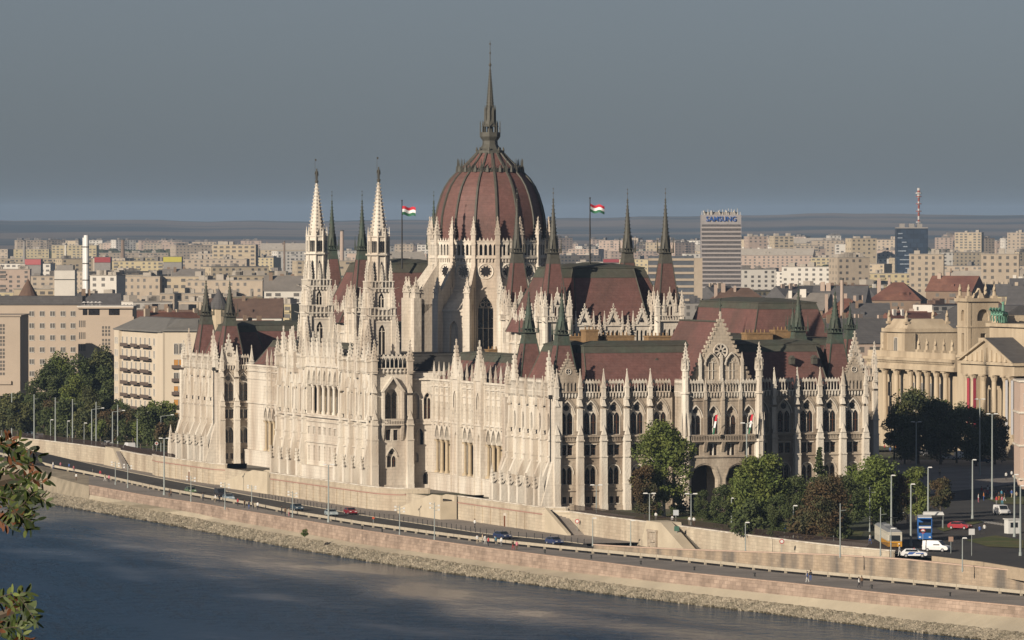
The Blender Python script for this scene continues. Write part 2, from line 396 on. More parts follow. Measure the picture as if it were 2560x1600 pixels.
def turret_spire(x, y, z0, zp, zt, w, mm=MAROON, ms=LEAD, verdi=False, name='corner_spire', fin=2.0):
    """tall maroon pyramid roof carrying a slim metal spire"""
    mb = MB(F(x, y)); wt = w*.46
    mb.pyr(0, 0, z0, zp, w, wt)
    g = mb.build(name, mm, PB)
    mb = MB(F(x, y)); cm = VERDI if verdi else ms
    for (sx, sy) in ((1,1),(-1,1),(1,-1),(-1,-1)):     # ridge rolls
        mb.tube([(sx*w/2,sy*w/2,z0),(sx*wt/2,sy*wt/2,zp)], .14, 4)
    mb.pyr(0, 0, zp, zp+1.0, wt*1.05, wt*.95)
    mb.pyr(0, 0, zp+1.0, zp+2.1, wt*.9, wt*.86)
    mb.box(-wt*.6, wt*.6, -wt*.6, wt*.6, zp+2.1, zp+2.25)
    for k in range(5):
        for (sx, sy) in ((1,0),(-1,0),(0,1),(0,-1)):
            q = (k-2)*wt*.28
            c = (sx*wt*.58, q) if sx else (q, sy*wt*.58)
            mb.box(c[0]-.05, c[0]+.05, c[1]-.05, c[1]+.05, zp+2.25, zp+2.9)
    mb.box(-wt*.6, wt*.6, -wt*.6, wt*.6, zp+2.9, zp+2.98)
    for (sx, sy) in ((1,1),(-1,1),(1,-1),(-1,-1)):
        mb.pyr(sx*wt*.55, sy*wt*.55, zp+2.1, zp+5.2, .3, .05)
    zb = zp+2.2; L_ = zt-zb
    mb.cone(0, 0, zb, zb+L_*.18, wt*.46, wt*.36, 8)
    mb.cone(0, 0, zb+L_*.18, zt, wt*.36, .05, 8)
    for (sx, sy) in ((1,0),(-1,0),(0,1),(0,-1)):
        mb.pyr(sx*wt*.38, sy*wt*.38, zb+.8, zb+L_*.33, wt*.2, .03)
    n = int(L_*.82/.75)
    for i in range(n):
        t = (i+.5)/n; z = zb+L_*(.2+.78*t); r = wt*.36*(1-t)+.08
        for k in range(4): mb.box(r*math.cos(k*math.pi/2)-.1, r*math.cos(k*math.pi/2)+.1, r*math.sin(k*math.pi/2)-.1, r*math.sin(k*math.pi/2)+.1, z-.09, z+.09)
    mb.cone(0, 0, zt-.4, zt-.1, .12, .2, 6); mb.cone(0,0,zt-.1, zt+.2,.2,.06,6); mb.cone(0, 0, zt, zt+fin, .05, .03, 5)
    mb.cone(0, 0, zt+fin*.5, zt+fin*.5+.3, .16, .1, 6); mb.cone(0, 0, zt+fin-.2, zt+fin+.1, .14, .02, 6)
    mb.build('spire', cm, g)
def mansard(x0, x1, y0, y1, z0, z1, ins=(4,4,4,4), name='roof', top=1.0, mm=MAROON, cope=COPPER, rim=1.3):
    """steep tiled slopes, a copper rim and a low copper top; ins = inset W,E,S,N"""
    a, b, c, e = x0+ins[0], x1-ins[1], y0+ins[2], y1-ins[3]
    mb = MB()
    V = lambda X0,X1,Y0,Y1,z: [(X0,-Y0,z),(X1,-Y0,z),(X1,-Y1,z),(X0,-Y1,z)]
    mb.hexa(V(x0,x1,y0,y1,z0), V(a,b,c,e,z1))
    g = mb.build(name, mm, PB)
    mb = MB(); t = (z1-rim-z0)/(z1-z0); o = .09
    L = lambda p, q: p+(q-p)*t
    mb.hexa(V(L(x0,a)-o, L(x1,b)+o, L(y0,c)-o, L(y1,e)+o, z1-rim), V(a-o,b+o,c-o,e+o,z1+.02))
    mb.box(a-.25, b+.25, -c+.25, -e-.25, z1+.02, z1+.22)
    mx, my = (b-a)*.45, (e-c)*.45; k = min(mx, my)
    mb.hexa(V(a-.1,b+.1,c-.1,e+.1,z1+.22), V(a+k,b-k,c+k,e-k,z1+top))
    for (p, q) in ((x0,y0),(x1,y0),(x1,y1),(x0,y1)):
        P = (a if p == x0 else b, c if q == y0 else e)
        mb.tube([(p,-q,z0),(P[0],-P[1],z1)], .13, 4)
    mb.build('roof_coping', cope, g)
    return g
S_ = lambda y: 268-y
# ================= the two end pavilions
def pavilion(north):
    yy = (lambda y: 268-y) if north else (lambda y: y)
    # west face : calm bays with battered buttresses
    fr = F(0, 268 if north else 30, 0, -1); L_ = 30.0; n = 5; off = (3.4, .2) 
    s0, s1 = 2.2, 27.8; st = (s1-s0)/n
    mb = MB(fr); B = [s0+(k+.5)*st for k in range(n)]
    wall(mb, 0, 30, 0, 9.0, [(c, 1.5, .6, 4.4, 'arch') for c in B if True], 0, .35)
    wall(mb, 0, 30, 9.0, 13.6, [(c, .9, 10.2, 11.8, 'rect') for c in B], 0, .4)
    wall(mb, 0, 30, 13.6, GAL0, [(c-.9, 1.1, 14.8, 18.6, 'arch') for c in B]+[(c+.9, 1.1, 14.8, 18.6, 'arch') for c in B], 0, .3)
    for z, dp, h in ((0,.4,1.0),(9.0,.3,.25),(13.5,.35,.35),(21.6,.3,.3)): cornice(mb, 0, 30, z, dp, h)
    mb.pts([(0,-.6,0),(30,-.6,0),(30,-.6,GAL0),(0,-.6,GAL0)])
    for c in B: mb.box(c-1.7, c-1.5, 0, .3, 19.2, 21.2); mb.box(c+1.5, c+1.7, 0, .3, 19.2, 21.2)
    mb.build('facade_wall', STONE, PB)
    for c in B:
        window(fr, c, 0, 10.2, 'plain', .9, 1.6)
    for k in range(n+1):
        put(pier_mesh(1.0, 1.1, 21.9, 3.0), 'buttress', PB, fr.M(s0+k*st, 0, 0))
    for k in range(n):
        gallery(fr, s0+k*st+.45, s0+(k+1)*st-.45, .1, arc=True)
    for k in range(n+1):
        pinnacle(fr, s0+k*st, .6, GAL0-1, 1.0 if k in (0, n) else .6, 5.6 if k in (0, n) else 4.2, crk=k in (0, n))
    for a in (s0-1.0, s1+1.0):
        pinnacle(fr, a, .6, GAL0-1, .9, 6.5)
    gable(fr, 4.6, .5, GAL1, 3.0, 4.6, rose=False, m=TRIM); gable(fr, 25.4, .5, GAL1, 3.0, 4.6, rose=False, m=TRIM)
    # flared corner piers
    for a in (0.0, 30.0):
        mb = MB(fr); q = .9 if a == 0 else -.9
        mb.box(a-.9, a+.9, -.6, 1.0, 0, 21)
        mb.hexa([(a-.8,1,0),(a+.8,1,0),(a+.8,3.9,0),(a-.8,3.9,0)], [(a-.7,1,9.4),(a+.7,1,9.4),(a+.7,1.2,9.4),(a-.7,1.2,9.4)])
        mb.pyr(a, 3.4, 4.2, 8.3, 1.0, .05); mb.box(a-.55,a+.55,2.9,3.9,0,4.4)
        mb.build('corner_pier', STONE, PB)
    # south face
    if north:
        fr2 = F(0, 238, 1, 0)
        rich_facade(fr2, .3, 7.3, 2, m=STONE2)
        gable(fr2, 2.0, .5, GAL1-2.2, 4.4, 6.0, m=STONE)
        mb = MB(); mb.box(.3, 62.4, -267.9, -238.6, 0, GAL0-.2); mb.build('wall_core', STONE2, PB)
    else:
        fr2 = F(0, 0, 1, 0)
        rich_facade(fr2, -.5, 23.35, 5, ends=(True, False))
        rich_facade(fr2, 39.35, 63.2, 5, ends=(False, True))
        for q in (1.9, 60.8):
            wb = MB(fr2); wall(wb, q-2.3, q+2.3, GAL0, GAL1+.1, [(q-1.5+k*.75, .4, GAL0+.3, GAL1-.2, 'arch') for k in range(5)], .64, .3); wb.pts([(q-2.2,.3,GAL0),(q+2.2,.3,GAL0),(q+2.2,.3,GAL1),(q-2.2,.3,GAL1)], 1); wb.build('gable_wall', [STONE2, GLASS], PB)
            gable(fr2, q, .62, GAL1+.1, 4.9, 4.3, m=STONE2, steps=8)
        mb = MB(); mb.box(.6, 62.2, -29.4, -.62, 0, GAL0-.2); mb.build('wall_core', STONE2, PB)
    for (x, y) in ((3.2, 7), (3.2, 27), (59.8, 7), (59.8, 27)):
        turret_spire(x, yy(y), 22.4, 31.6, 41.6, 5.8, verdi=(not north), ms=COPPER)
    y0, y1 = (1.2, 15)
    def ms(x0, x1, a, b, z1, ins, **k):
        if north: a, b = 268-b, 268-a; ins = (ins[0], ins[1], ins[3], ins[2])
        mansard(x0, x1, a, b, 23.2, z1, ins, **k)
    ms(6.4, 56.3, 1.2, 15, 31.4, (1.0,1.0,5.0,3.0))
    ms(1.4, 13, 9.5, 24.5, 31.4, (4.0,3.0,.5,.5))
    ms(50, 61.5, 9.5, 24.5, 31.4, (3.0,4.0,.5,.5))
    ms(14, 49, 18, 29, 27.5, (3,3,2,2), mm=ROOFDARK, top=.4)
pavilion(False); pavilion(True)
# ================= gabled block of the south front
GP = 6.2
frg = F(31.35-7.2, -GP, 1, 0)
mb = MB(frg); n = 4; st = 14.4/4; B = [(k+.5)*st for k in range(4)]
wall(mb, 0, 14.4, 0, 10.2, [(3.6, 5.4, 0, 8.7, 'round'), (10.8, 5.4, 0, 8.7, 'round')], 0, 1.6)
wall(mb, 0, 14.4, 10.2, 14.0, [(c, 1.6, 10.5, 12.7, 'rect') for c in B])
wall(mb, 0, 14.4, 14.0, GAL0, [(c, 2.4, 14.5, 20.0, 'arch') for c in B])
for z, dp, h in ((10.1,.3,.3),(13.1,.9,.3),(14.1,.25,.2),(21.0,.2,.2)): cornice(mb, 0, 14.4, z, dp, h)
mb.pts([(0,-5,0),(14.4,-5,0),(14.4,-5,10),(0,-5,10)]);
PORCHSHADE = mat('porch_shade_dark', (.025,.018,.014), .7, .2, 1)  # near-black colour that paints the deep shade of the porch interior
for q in (1.4, 8.6): dm = MB(frg); dm.box(q,q+4.4,-5.0,-4.85,0,8.4); dm.build('porch_shade_panel', PORCHSHADE, PB)  # added dark panels behind the arches, painted shade rather than doors
mb.pts([(0,0,10.15),(14.4,0,10.15),(14.4,-5,10.15),(0,-5,10.15)])
for sgn in (0, 14.4): mb.box(sgn-.01 if sgn else 0, sgn if sgn else .01, -GP, 0, 0, GAL0)
mb.box(.05, 14.35, -7.4, -.7, 10.3, GAL0+1.5)
for k in range(5): mb.box(k*st-.35, k*st+.35, 0, .5, 14, GAL0-.6)
for k in (1,2,3): mb.hexa([(k*st-.3,0,11.2),(k*st+.3,0,11.2),(k*st+.3,.2,11.2),(k*st-.3,.2,11.2)], [(k*st-.3,0,13.1),(k*st+.3,0,13.1),(k*st+.3,1.1,13.1),(k*st-.3,1.1,13.1)])
for k in range(44): mb.box(k*.33-.05, k*.33+.05, .8, .92, 13.4, 14.3)
mb.box(0, 14.4, .75, .97, 14.3, 14.5)
for c in (3.6, 10.8):
    for q in (1, 2): 
        sub = MB(); ring(sub, 5.4+q*.5, 4.4, 8.7+q*.25, 'round', .25-.1*q, .25, 0); mb.raw([(c+x, -y, z) for (x, y, z) in sub.v], sub.f, 0)
for k in (3.6, 10.8): mb.cone(7.2+(k-7.2)*0, .5, 0, 5, .4, .3, 6)
mb.build('projecting_porch_wall', STONE2, PB)
for c in B:
    window(frg, c, 0, 14.5, 'lancet2', 2.4, 5.5); window(frg, c, 0, 10.5, 'pair_rect', 1.6, 2.2)
for k in range(4): gallery(frg, k*st+.3, (k+1)*st-.3, .1)
for k in (1,2,3): pinnacle(frg, k*st, .45, GAL0-1.4, .5, 4.2, crk=False)
gg = gable(frg, 7.2, -.9, GAL0, 14.6, 14.2, .6, steps=17, name='great_gable')
for c in (5.1, 9.3):
    fg = F(frg.x, -GP, 1, 0); window(fg, c, -.42, GAL0+2.6, 'tracery3', 2.4, 4.9, big=True, parent=gg)
mb = MB(frg)
for c in (2.9, 7.2, 11.5):
    mb.box(c-.28, c+.28, -.9, -.45, GAL0, GAL0+(7.2 if c == 7.2 else 6.4)); mb.pyr(c, -.68, GAL0+6.2, GAL0+7.8, .5, .05)
mb.box(7.05, 7.35, -1.3, -1.0, GAL0+14, GAL0+15.6)
mb.build('gable_pilaster', TRIM, gg)
mb = MB(frg); mb.cone(7.2, -1.2, GAL0+15.4, GAL0+17.8, .16, .06, 6); mb.cone(7.2,-1.2,GAL0+16.6,GAL0+16.9,.35,.3,8); mb.cone(7.2,-1.2,GAL0+17.6,GAL0+18.1,.1,.3,6); mb.build('gable_finial', VERDI, gg)
# roof behind the gable
mb = MB(frg); zr = GAL0+13.6
mb.raw([(.3,-1.5,GAL0+.3),(14.1,-1.5,GAL0+.3),(7.2,-1.5,zr),(.3,-24,GAL0+.3),(14.1,-24,GAL0+.3),(7.2,-24,zr)], [(0,3,5,2),(1,2,5,4),(3,4,5),(0,1,2)])
r0 = mb.build('roof', MAROON, PB)
mb = MB(frg); mb.tube([(7.2,-1.5,zr),(7.2,-24,zr)], .2, 5); mb.build('roof_coping', COPPER, r0)
for a in (-.35, 14.75):      # slender stair turrets flanking the block
    mb = MB(frg)
    mb.cone(a, .1, 0, 14.3, 1.05, 1.0, 8); mb.cone(a, .1, 14.3, GAL0+.2, .85, .8, 8); mb.cone(a, .1, 13.2, 13.6, 1.25, 1.2, 8)
    mb.cone(a, .1, GAL0-.2, GAL0+.2, 1.1, 1.1, 8)
    mb.cone(a, .1, GAL0+.2, GAL0+4.6, .72, .66, 8); mb.cone(a, .1, GAL0+4.2, GAL0+4.6, .85, .85, 8)
    for k in range(8):
        t = k*math.pi/4+math.pi/8; mb.pyr(a+1.0*math.cos(t), .1+1.0*math.sin(t), 14.3, 18.8, .35, .04)
        mb.pyr(a+.75*math.cos(t), .1+.75*math.sin(t), GAL0+4.5, GAL0+6.6, .28, .04)
        mb.box(a+1.0*math.cos(t)-.08, a+1.0*math.cos(t)+.08, .1+1.0*math.sin(t)-.08, .1+1.0*math.sin(t)+.08, 10.2, 14.3)
    pinn_into(mb, a, .1, GAL0+2.6, 1.0, 7.2)
    mb.build('stair_turret', TRIM, PB)
for sgn, x in ((0, 31.35-7.4), (1, 31.35+7.4)):    # return walls of the block
    f2 = F(x, 0, 0, -1) if not sgn else F(x, -GP, 0, 1)
    mb = MB(f2); wall(mb, 0, GP, 0, GAL0, [(3.2, 2.2, 4.9, 8.6, 'round'), ], .03, .4)
    cornice(mb, 0, GP, 10.1, .3, .3); cornice(mb, 0, GP, 13.3, .3, .5); mb.build('facade_wall', STONE2, PB)
    gallery(f2, .9, GP-.4, .12)
# ================= side wings of the river front
def wing(north):
    # nearer wing s runs from y=100 down to y=30 ; farther from 238 to 168
    fr = F(6.5, 238 if north else 100, 0, -1)
    mb = MB(fr); L_ = 70.0
    # layout: [arcade 4][avant-corps][arcade 3][avant-corps][...]
    segs = [(3.5, 4, 3.35), (None,), (0, 3, 3.35), (None,), (0, 6, 3.35)]
    x = 2.4; arch = []; av = []; pil = []
    for sg in segs:
        if sg[0] is None: av.append(x+2.6); x += 5.2
        else:
            for k in range(sg[1]): arch.append(x+sg[2]*(k+.5)); pil.append(x+sg[2]*k)
            x += sg[1]*sg[2]
    if north: arch = [70-a for a in arch]; av = [70-a for a in av]; pil = [70-a for a in pil]
    runs = []
    for a in sorted(arch):
        if runs and a-runs[-1][1] < 3.6: runs[-1][1] = a
        else: runs.append([a, a])
    wall(mb, 0, L_, 0, 10.4, [((a+b)/2, b-a+2.8, 3.6, 10.4, 'rect') for a, b in runs], 0, .9)
    wall(mb, 0, L_, 10.4, 14.3, [(c, 2.75, 10.4, 13.5, 'arch') for c in arch], 0, .9)
    for c in arch:
        sub = MB(); ring(sub, 2.75, 11.0, 13.5, 'arch', .14, .2, 0); mb.raw([(c+x_, -y_, z_) for (x_, y_, z_) in sub.v], sub.f, 0)
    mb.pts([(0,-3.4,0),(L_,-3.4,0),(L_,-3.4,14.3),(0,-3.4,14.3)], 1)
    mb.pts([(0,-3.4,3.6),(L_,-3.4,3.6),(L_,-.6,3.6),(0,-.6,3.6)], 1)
    blind = [(c+q, .62, 15.2, 18.4, 'arch') for c in arch for q in (-1.0, 0, 1.0)]
    wall(mb, 0, L_, 14.3, 20.0, sorted(blind), 0, .22); mb.pts([(0,-.25,14.3),(L_,-.25,14.3),(L_,-.25,20),(0,-.25,20)])
    wall(mb, 0, L_, 20.0, GAL0+.3, [(c+q, .4, 20.3, 21.0, 'arch') for c in arch for q in (-1.0, -.5, 0, .5, 1.0)], 0, .2)
    mb.pts([(0,-.22,20),(L_,-.22,20),(L_,-.22,GAL0),(0,-.22,GAL0)])
    for z, dp, h in ((3.2,.9,.35),(14.1,.35,.4),(19.6,.2,.25),(21.4,.35,.25),(GAL0,.5,.4)): cornice(mb, 0, L_, z, dp, h)
    mb.box(0, L_, 0, .8, 0, 3.2)
    for k in range(int(L_/.8)): mb.box(k*.8, k*.8+.35, 0, .3, GAL0-.5, GAL0)
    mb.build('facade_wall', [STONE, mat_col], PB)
    for a in sorted({round(c+q, 2) for c in arch for q in (-1.675, 1.675)}):        # columns carrying the arches
        mb = MB(fr)
        mb.cone(a, -.45, 3.55, 4.1, .62, .5, 10); mb.cone(a, -.45, 4.1, 9.8, .42, .38, 10); mb.cone(a, -.45, 9.8, 10.45, .4, .66, 8)
        put(mb.mesh('column', mat_col), 'column', PB)
    for k, c in enumerate(arch):
        if k % 2 == 0:
            f3 = F(fr.x+3.4, fr.y, 0, -1)
            window(f3, c, .5, 3.7, 'plain', 1.5, 4.4)
    for a in sorted({round(q, 2) for q in pil+[av_+2.6 for av_ in av]}):
        mb = MB(fr)
        mb.box(a-.16, a+.16, 0, .42, 14.3, GAL0+1.2); mb.box(a-.24, a+.24, 0, .5, 17, 17.3); mb.box(a-.24,a+.24,0,.5,13.5,14.3)
        mb.pyr(a, .21, GAL0+1.2, GAL0+4.0, .55, .05)
        mb.build('pilaster', TRIM, PB)
    for a in av:                         # gabled avant-corps
        mb = MB(fr)
        wall(mb, a-2.2, a+2.2, 0, 14.3, [(a, 1.8, 3.9, 12.5, 'arch')], .75, .5); wall(mb, a-2.2, a+2.2, 14.3, GAL0+1, [(a, 1.3, 15.4, 20.4, 'arch')], .75, .4)
        for q in (-2.2, 2.2): mb.box(min(a+q, a+q*1.12), max(a+q, a+q*1.12), -.1, 1.1, 0, GAL0+1.2)
        mb.box(a-2.2,a+2.2,-.1,.36,0,GAL0+1); mb.box(a-2.4,a+2.4,0,1.0,GAL0+.6,GAL0+1); mb.box(a-2.4,a+2.4,0,.95,14.1,14.5)
        mb.box(a-.08, a+.08, .4, .6, 15.4, 19.5)
        sub = MB(); ring(sub, 1.9, 17.5, 20.9, 'arch', .95, .2, 0); mb.raw([(a+x_, -y_, z_) for (x_, y_, z_) in sub.v], sub.f, 0)
        for q in (-1.25, 1.25): pinn_into(mb, a+q, .85, 14.6, .4, 4.4, False)
        mb.build('avant_corps', STONE, PB)
        gable(fr, a, .8, GAL0+1, 3.9, 6.6, .5, rose=False, m=TRIM)
        for q in (-2.3, 2.3): pinnacle(fr, a+q, .5, GAL0, .7, 5.4, crk=False)
    y0, y1 = (168, 238) if north else (30, 100)
    mb = MB(); mb.box(10.2, 62.5, -y1, -y0, 0, GAL0-.3); mb.build('wall_core', STONE2, PB)
    mansard(7.6, 19.5, y0+2, y1-2, 23.0, 28.2, (4.2,3,1.5,1.5), top=.5)
    mansard(43, 61.5, y0+2, y1-2, 23.0, 29.5, (3,4,1.5,1.5), top=.8)
    # copper ribs over the river slope
    mb = MB(fr)
    for k in range(20):
        a = 3+k*3.35; mb = MB(fr); mb.tube([(a,-1.3,23.2),(a,-5.2,28.1)], .1, 4)
        mb.build('roof_rib', LEAD, PB)
wing(False); wing(True)
# ================= central block of the river front (y 100..168, west face x=-6.4)
frc = F(-6.4, 168, 0, -1); LC = 68.0
def central():
    mb = MB(frc)
    c0 = 20.5; st = 3.85; arc = [c0+(k+.5)*st for k in range(7)]
    sideL = [4.2, 10.6, 16.6]; sideR = [68-a for a in sideL]
    side = sideL+sideR
    wall(mb, 0, LC, 0, 8.2, [(c, 2.4, .8, 5.6, 'round') for c in (4.2, 10.6, 57.4, 63.8)]+[(c, 1.1, 4.6, 7.8, 'round') for c in arc], 0, .6)
    wall(mb, 0, LC, 8.2, 14.2, [(c, 1.7, 10.2, 11.8, 'rect') for c in arc]+[(c, 1.0, 8.6, 12.2, 'arch') for c in side], 0, .4)
    wall(mb, 0, LC, 20.6, 25.0, [(c, 2.9, 20.6, 23.9, 'arch') for c in arc]+[(c, 1.8, 20.6, 20.7, 'rect') for c in side if False], 0, .9)
    sd = [(c, 1.8, 14.8, 20.5, 'arch') for c in side]; wall(mb, 0, LC, 14.2, 20.6, sd+[(c0+3.5*st, 7*st-.9, 14.6, 20.6, 'rect')], 0, .9)
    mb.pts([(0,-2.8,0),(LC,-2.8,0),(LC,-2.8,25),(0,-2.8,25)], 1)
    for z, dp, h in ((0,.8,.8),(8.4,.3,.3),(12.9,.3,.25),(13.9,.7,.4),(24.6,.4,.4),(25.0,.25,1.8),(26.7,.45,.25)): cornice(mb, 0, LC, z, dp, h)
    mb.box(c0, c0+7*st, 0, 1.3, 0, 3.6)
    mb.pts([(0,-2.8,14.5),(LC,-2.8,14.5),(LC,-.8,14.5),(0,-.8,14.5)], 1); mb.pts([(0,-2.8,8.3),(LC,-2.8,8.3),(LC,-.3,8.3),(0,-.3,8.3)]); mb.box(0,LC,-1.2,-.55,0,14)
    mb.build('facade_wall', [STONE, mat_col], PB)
    for c in arc:
        mb = MB(frc)
        mb.cone(c-st/2, -.35, 14.55, 15.2, .5, .42, 8); mb.cone(c-st/2, -.35, 15.2, 20.0, .34, .31, 8); mb.cone(c-st/2,-.35,20.0,20.65,.33,.58,8)
        mb.box(c-st/2-.25, c-st/2+.25, 0, .35, 21, 27); 
        put(mb.mesh('column', TRIM), 'column', PB)
        window(frc, c, 0, 10.2, 'pair_rect', 1.7, 1.6)
        g = gable(frc, c, .5, 26.9, 2.5, 3.9, .5, rose=False, m=TRIM)
        pinnacle(frc, c-st/2, .4, 25.6, .45, 4.2, crk=False)
        f4 = F(frc.x+2.8, frc.y, 0, -1); window(f4, c, .5, 14.7, 'slit', 1.5, 6.0)
    for c in side:
        window(frc, c, -.6, 14.8, 'slit', 1.6, 5.6)
        mb = MB(frc)
        V = [(c-1.5,.02,20.8),(c+1.5,.02,20.8),(c+1.5,.3,20.8),(c-1.5,.3,20.8)]; mb.hexa(V, [(c-.05,.02,23.6),(c+.05,.02,23.6),(c+.05,.3,23.6),(c-.05,.3,23.6)])
        for q in (-1.6, 1.6): mb.box(c+q-.16, c+q+.16, 0, .45, 14.2, 21.2); mb.pyr(c+q,.22,21.2,22.6,.4,.04)
        mb.build('window_hood', TRIM, PB)
    for a in (0.6, 7.4, 13.6, 20.2, 47.8, 54.4, 60.6, 67.4):
        put(pier_mesh(1.2, 1.0, 24.5, 1.2), 'buttress', PB, frc.M(a, 0, 0))
        pinnacle(frc, a, .6, 24.0, 1.0, 6.6)
    for (a, b) in ((1.2, 6.8), (8, 13), (14.2, 19.6), (48.4, 53.8), (55, 60), (61.2, 66.8)):
        gallery(frc, a, b, .1, 24.9, 27.0, arc=True)
    for a in (4.0, 10.5, 57.5, 64.0):
        gable(frc, a, .5, 27.0, 2.9, 4.6, .5, rose=False, m=TRIM)
    # south face with the great portal window
    frs = F(-6.4, 100, 1, 0)
    mb = MB(frs); c = 4.3
    wall(mb, 0, 8.2, 0, 9.0, [(c, 2.2, 4.6, 8.6, 'arch')], 0, .5)
    wall(mb, 0, 8.2, 9.0, 13.6, [(c-.8, 1.0, 10.2, 12.4, 'rect'), (c+.8, 1.0, 10.2, 12.4, 'rect')], 0, .5)
    wall(mb, 0, 8.2, 13.6, 25, [(c, 2.9, 14.4, 20.8, 'round')], 0, 1.0)
    mb.pts([(0,-1,0),(8.2,-1,0),(8.2,-1,25),(0,-1,25)])
    for z, dp, h in ((0,.4,1.0),(13.5,.5,.3),(24.3,.3,.3)): cornice(mb, 0, 8.2, z, dp, h)
    mb.box(c-2.3, c+2.3, 0, 1.1, 13.3, 13.6)
    for k in range(13): mb.box(c-2.2+k*.36-.06, c-2.2+k*.36+.06, .85, 1.0, 13.6, 14.5)
    mb.box(c-2.3, c+2.3, .82, 1.05, 14.5, 14.7)
    for q in (-2.1, 2.1): mb.hexa([(c+q-.25,0,10.2),(c+q+.25,0,10.2),(c+q+.25,.2,10.2),(c+q-.25,.2,10.2)], [(c+q-.3,0,13.3),(c+q+.3,0,13.3),(c+q+.3,1.0,13.3),(c+q-.3,1.0,13.3)]); mb.box(c+q-.25,c+q+.25,0,1.0,14.6,20.4)
    for s_ in (-1, 1):
        mb.hexa([(c+s_*2.6,0,20.2),(c+s_*2.1,0,20.2),(c+s_*2.1,1.1,20.2),(c+s_*2.6,1.1,20.2)], [(c+s_*.3,0,23.4),(c,0,23.0),(c,1.1,23.0),(c+s_*.3,1.1,23.4)])
    mb.build('facade_wall', STONE, PB)
    window(frs, c, -.3, 14.4, 'pair_arch', 2.6, 6.2, big=True); window(frs, c, 0, 4.6, 'lancet2', 2.2, 4.0)
    for q in (-.8, .8): window(frs, c+q, 0, 10.2, 'plain', 1.0, 2.2)
    for a in (.3, 8.0): put(pier_mesh(1.3, 1.2, 24.5, 0), 'buttress', PB, frs.M(a, 0, 0)); pinnacle(frs, a, .6, 24.0, 1.1, 7.2)
    gallery(frs, 1.0, 7.4, .15, 25.0, 27.6, step=.95)
    # splayed link between block and wing
    frd = F(1.8, 101.6, 1, -.25)
    mb = MB(frd); Ld = 6.2
    wall(mb, 0, Ld, 0, 9.0, [(1.6, 1.4, 5.6, 7.6, 'round'), (2.4+1.6, 1.6, .3, 3.6, 'round')], 0, .4)
    wall(mb, 0, Ld, 9.0, 13.6, [(2.6, 1.3, 9.2, 12.6, 'arch')], 0, .4)
    wall(mb, 0, Ld, 13.6, GAL0+.3, [(1.7, 1.5, 14.5, 20.0, 'arch'), (4.1, 1.5, 14.5, 20.0, 'arch')], 0, .5)
    for z, dp, h in ((13.4,.4,.4),(GAL0,.5,.4),(0,.3,1)): cornice(mb, 0, Ld, z, dp, h)
    mb.box(0, Ld, -.1, .25, GAL0+.4, GAL0+1.5)
    mb.build('facade_wall', STONE, PB)
    for a in (1.7, 4.1): window(frd, a, 0, 14.5, 'lancet2', 1.5, 5.5)
    window(frd, 2.6, 0, 9.2, 'slit', 1.3, 3.4); window(frd, 4.0, 0, .3, 'pair_arch', 1.6, 3.3)
    mb = MB(); mb.box(-3.4, 62, -167.5, -101.4, 0, 24.4); mb.build('wall_core', STONE, PB)
    mansard(-4, 62, 101.5, 166.5, 24.6, 27.5, (2,2,2,2), mm=ROOFDARK, cope=ROOFDARK, top=.4)
central()
# ================= eastern block glimpsed beyond
fre = F(62.7, 100, 1, 0)
rich_facade(fre, 31.0, 42.4, 2, gal=True)
mb = MB(fre); wall(mb, 0, 31, 0, GAL0, [], 0); mb.box(0, 42.3, -60, -.6, 0, GAL0-.2); mb.build('wall_core', STONE2, PB)
mansard(62, 104, 101.5, 166, 23.2, 30.5, (3,4,4,4))
mansard(82, 101, 112, 156, 28, 38.0, (3,3,4,4))
gable(fre, 38, .2, GAL1, 3.6, 6.2, m=TRIM)
pinnacle(fre, 42.3, .4, GAL0, .9, 7.5)
for x in (88, 101): turret_spire(x, 103.5, 22.6, 30.5, 37, 4.4, verdi=True)
# ================= dome
DX, DY = 30.5, 134.0
fd = F(DX, DY)
PH = math.pi/16
def radial(theta):      # frame facing outward at azimuth theta, origin at the axis
    nx, ny = math.cos(theta), math.sin(theta)
    return F(DX, DY, -ny, nx)     # n = (ty,-tx) = (nx, ny)
RD = 12.75; apo = RD*math.cos(math.pi/16); SW = 2*RD*math.sin(math.pi/16)
drum = MB()
for k in range(16):
    th = k*math.pi/8; fr = radial(th); drum.fr = fr; h = SW/2
    low = RD+.9
    wall(drum, -h*1.07, h*1.07, 24, 41.0, [(0, 3.3, 28.5, 39.6, 'arch')], apo+.9, 1.2)
    drum.pts([(-h*1.07,apo+.9,41),(h*1.07,apo+.9,41),(h,apo,41.6),(-h,apo,41.6)])
    wall(drum, -h, h, 41.6, 47.9, [], apo, .3)
    wall(drum, -h, h, 47.9, 51.2, [(-h+SW*(i+.5)/5, SW/5*.62, 48.3, 50.7, 'arch') for i in range(5)], apo+.25, .5)
    drum.box(-h, h, apo, apo+.45, 47.6, 47.95)
    for i in range(7): drum.box(-h+SW*(i+.5)/7-.13, -h+SW*(i+.5)/7+.13, apo, apo+.32, 46.9, 47.6)
    drum.box(-h, h, apo+.1, apo+.4, 51.2, 51.4)
    for i in range(6):
        c = -h+SW*(i+.5)/6
        drum.raw([(c-.25,apo+.3,51.4),(c+.25,apo+.3,51.4),(c,apo+.25,52.1),(c,apo,51.4)], [(0,1,2),(0,2,3),(1,2,3)])
drumo = drum.build('drum', STONE, PB)
mb = MB(fd); mb.cone(0, 0, 23, 51, apo-.55, apo-.55, 16, PH); mb.cone(0,0,51,51.3,apo+.2,apo-1,16,PH); mb.build('drum_inner_wall', GLASS, drumo)
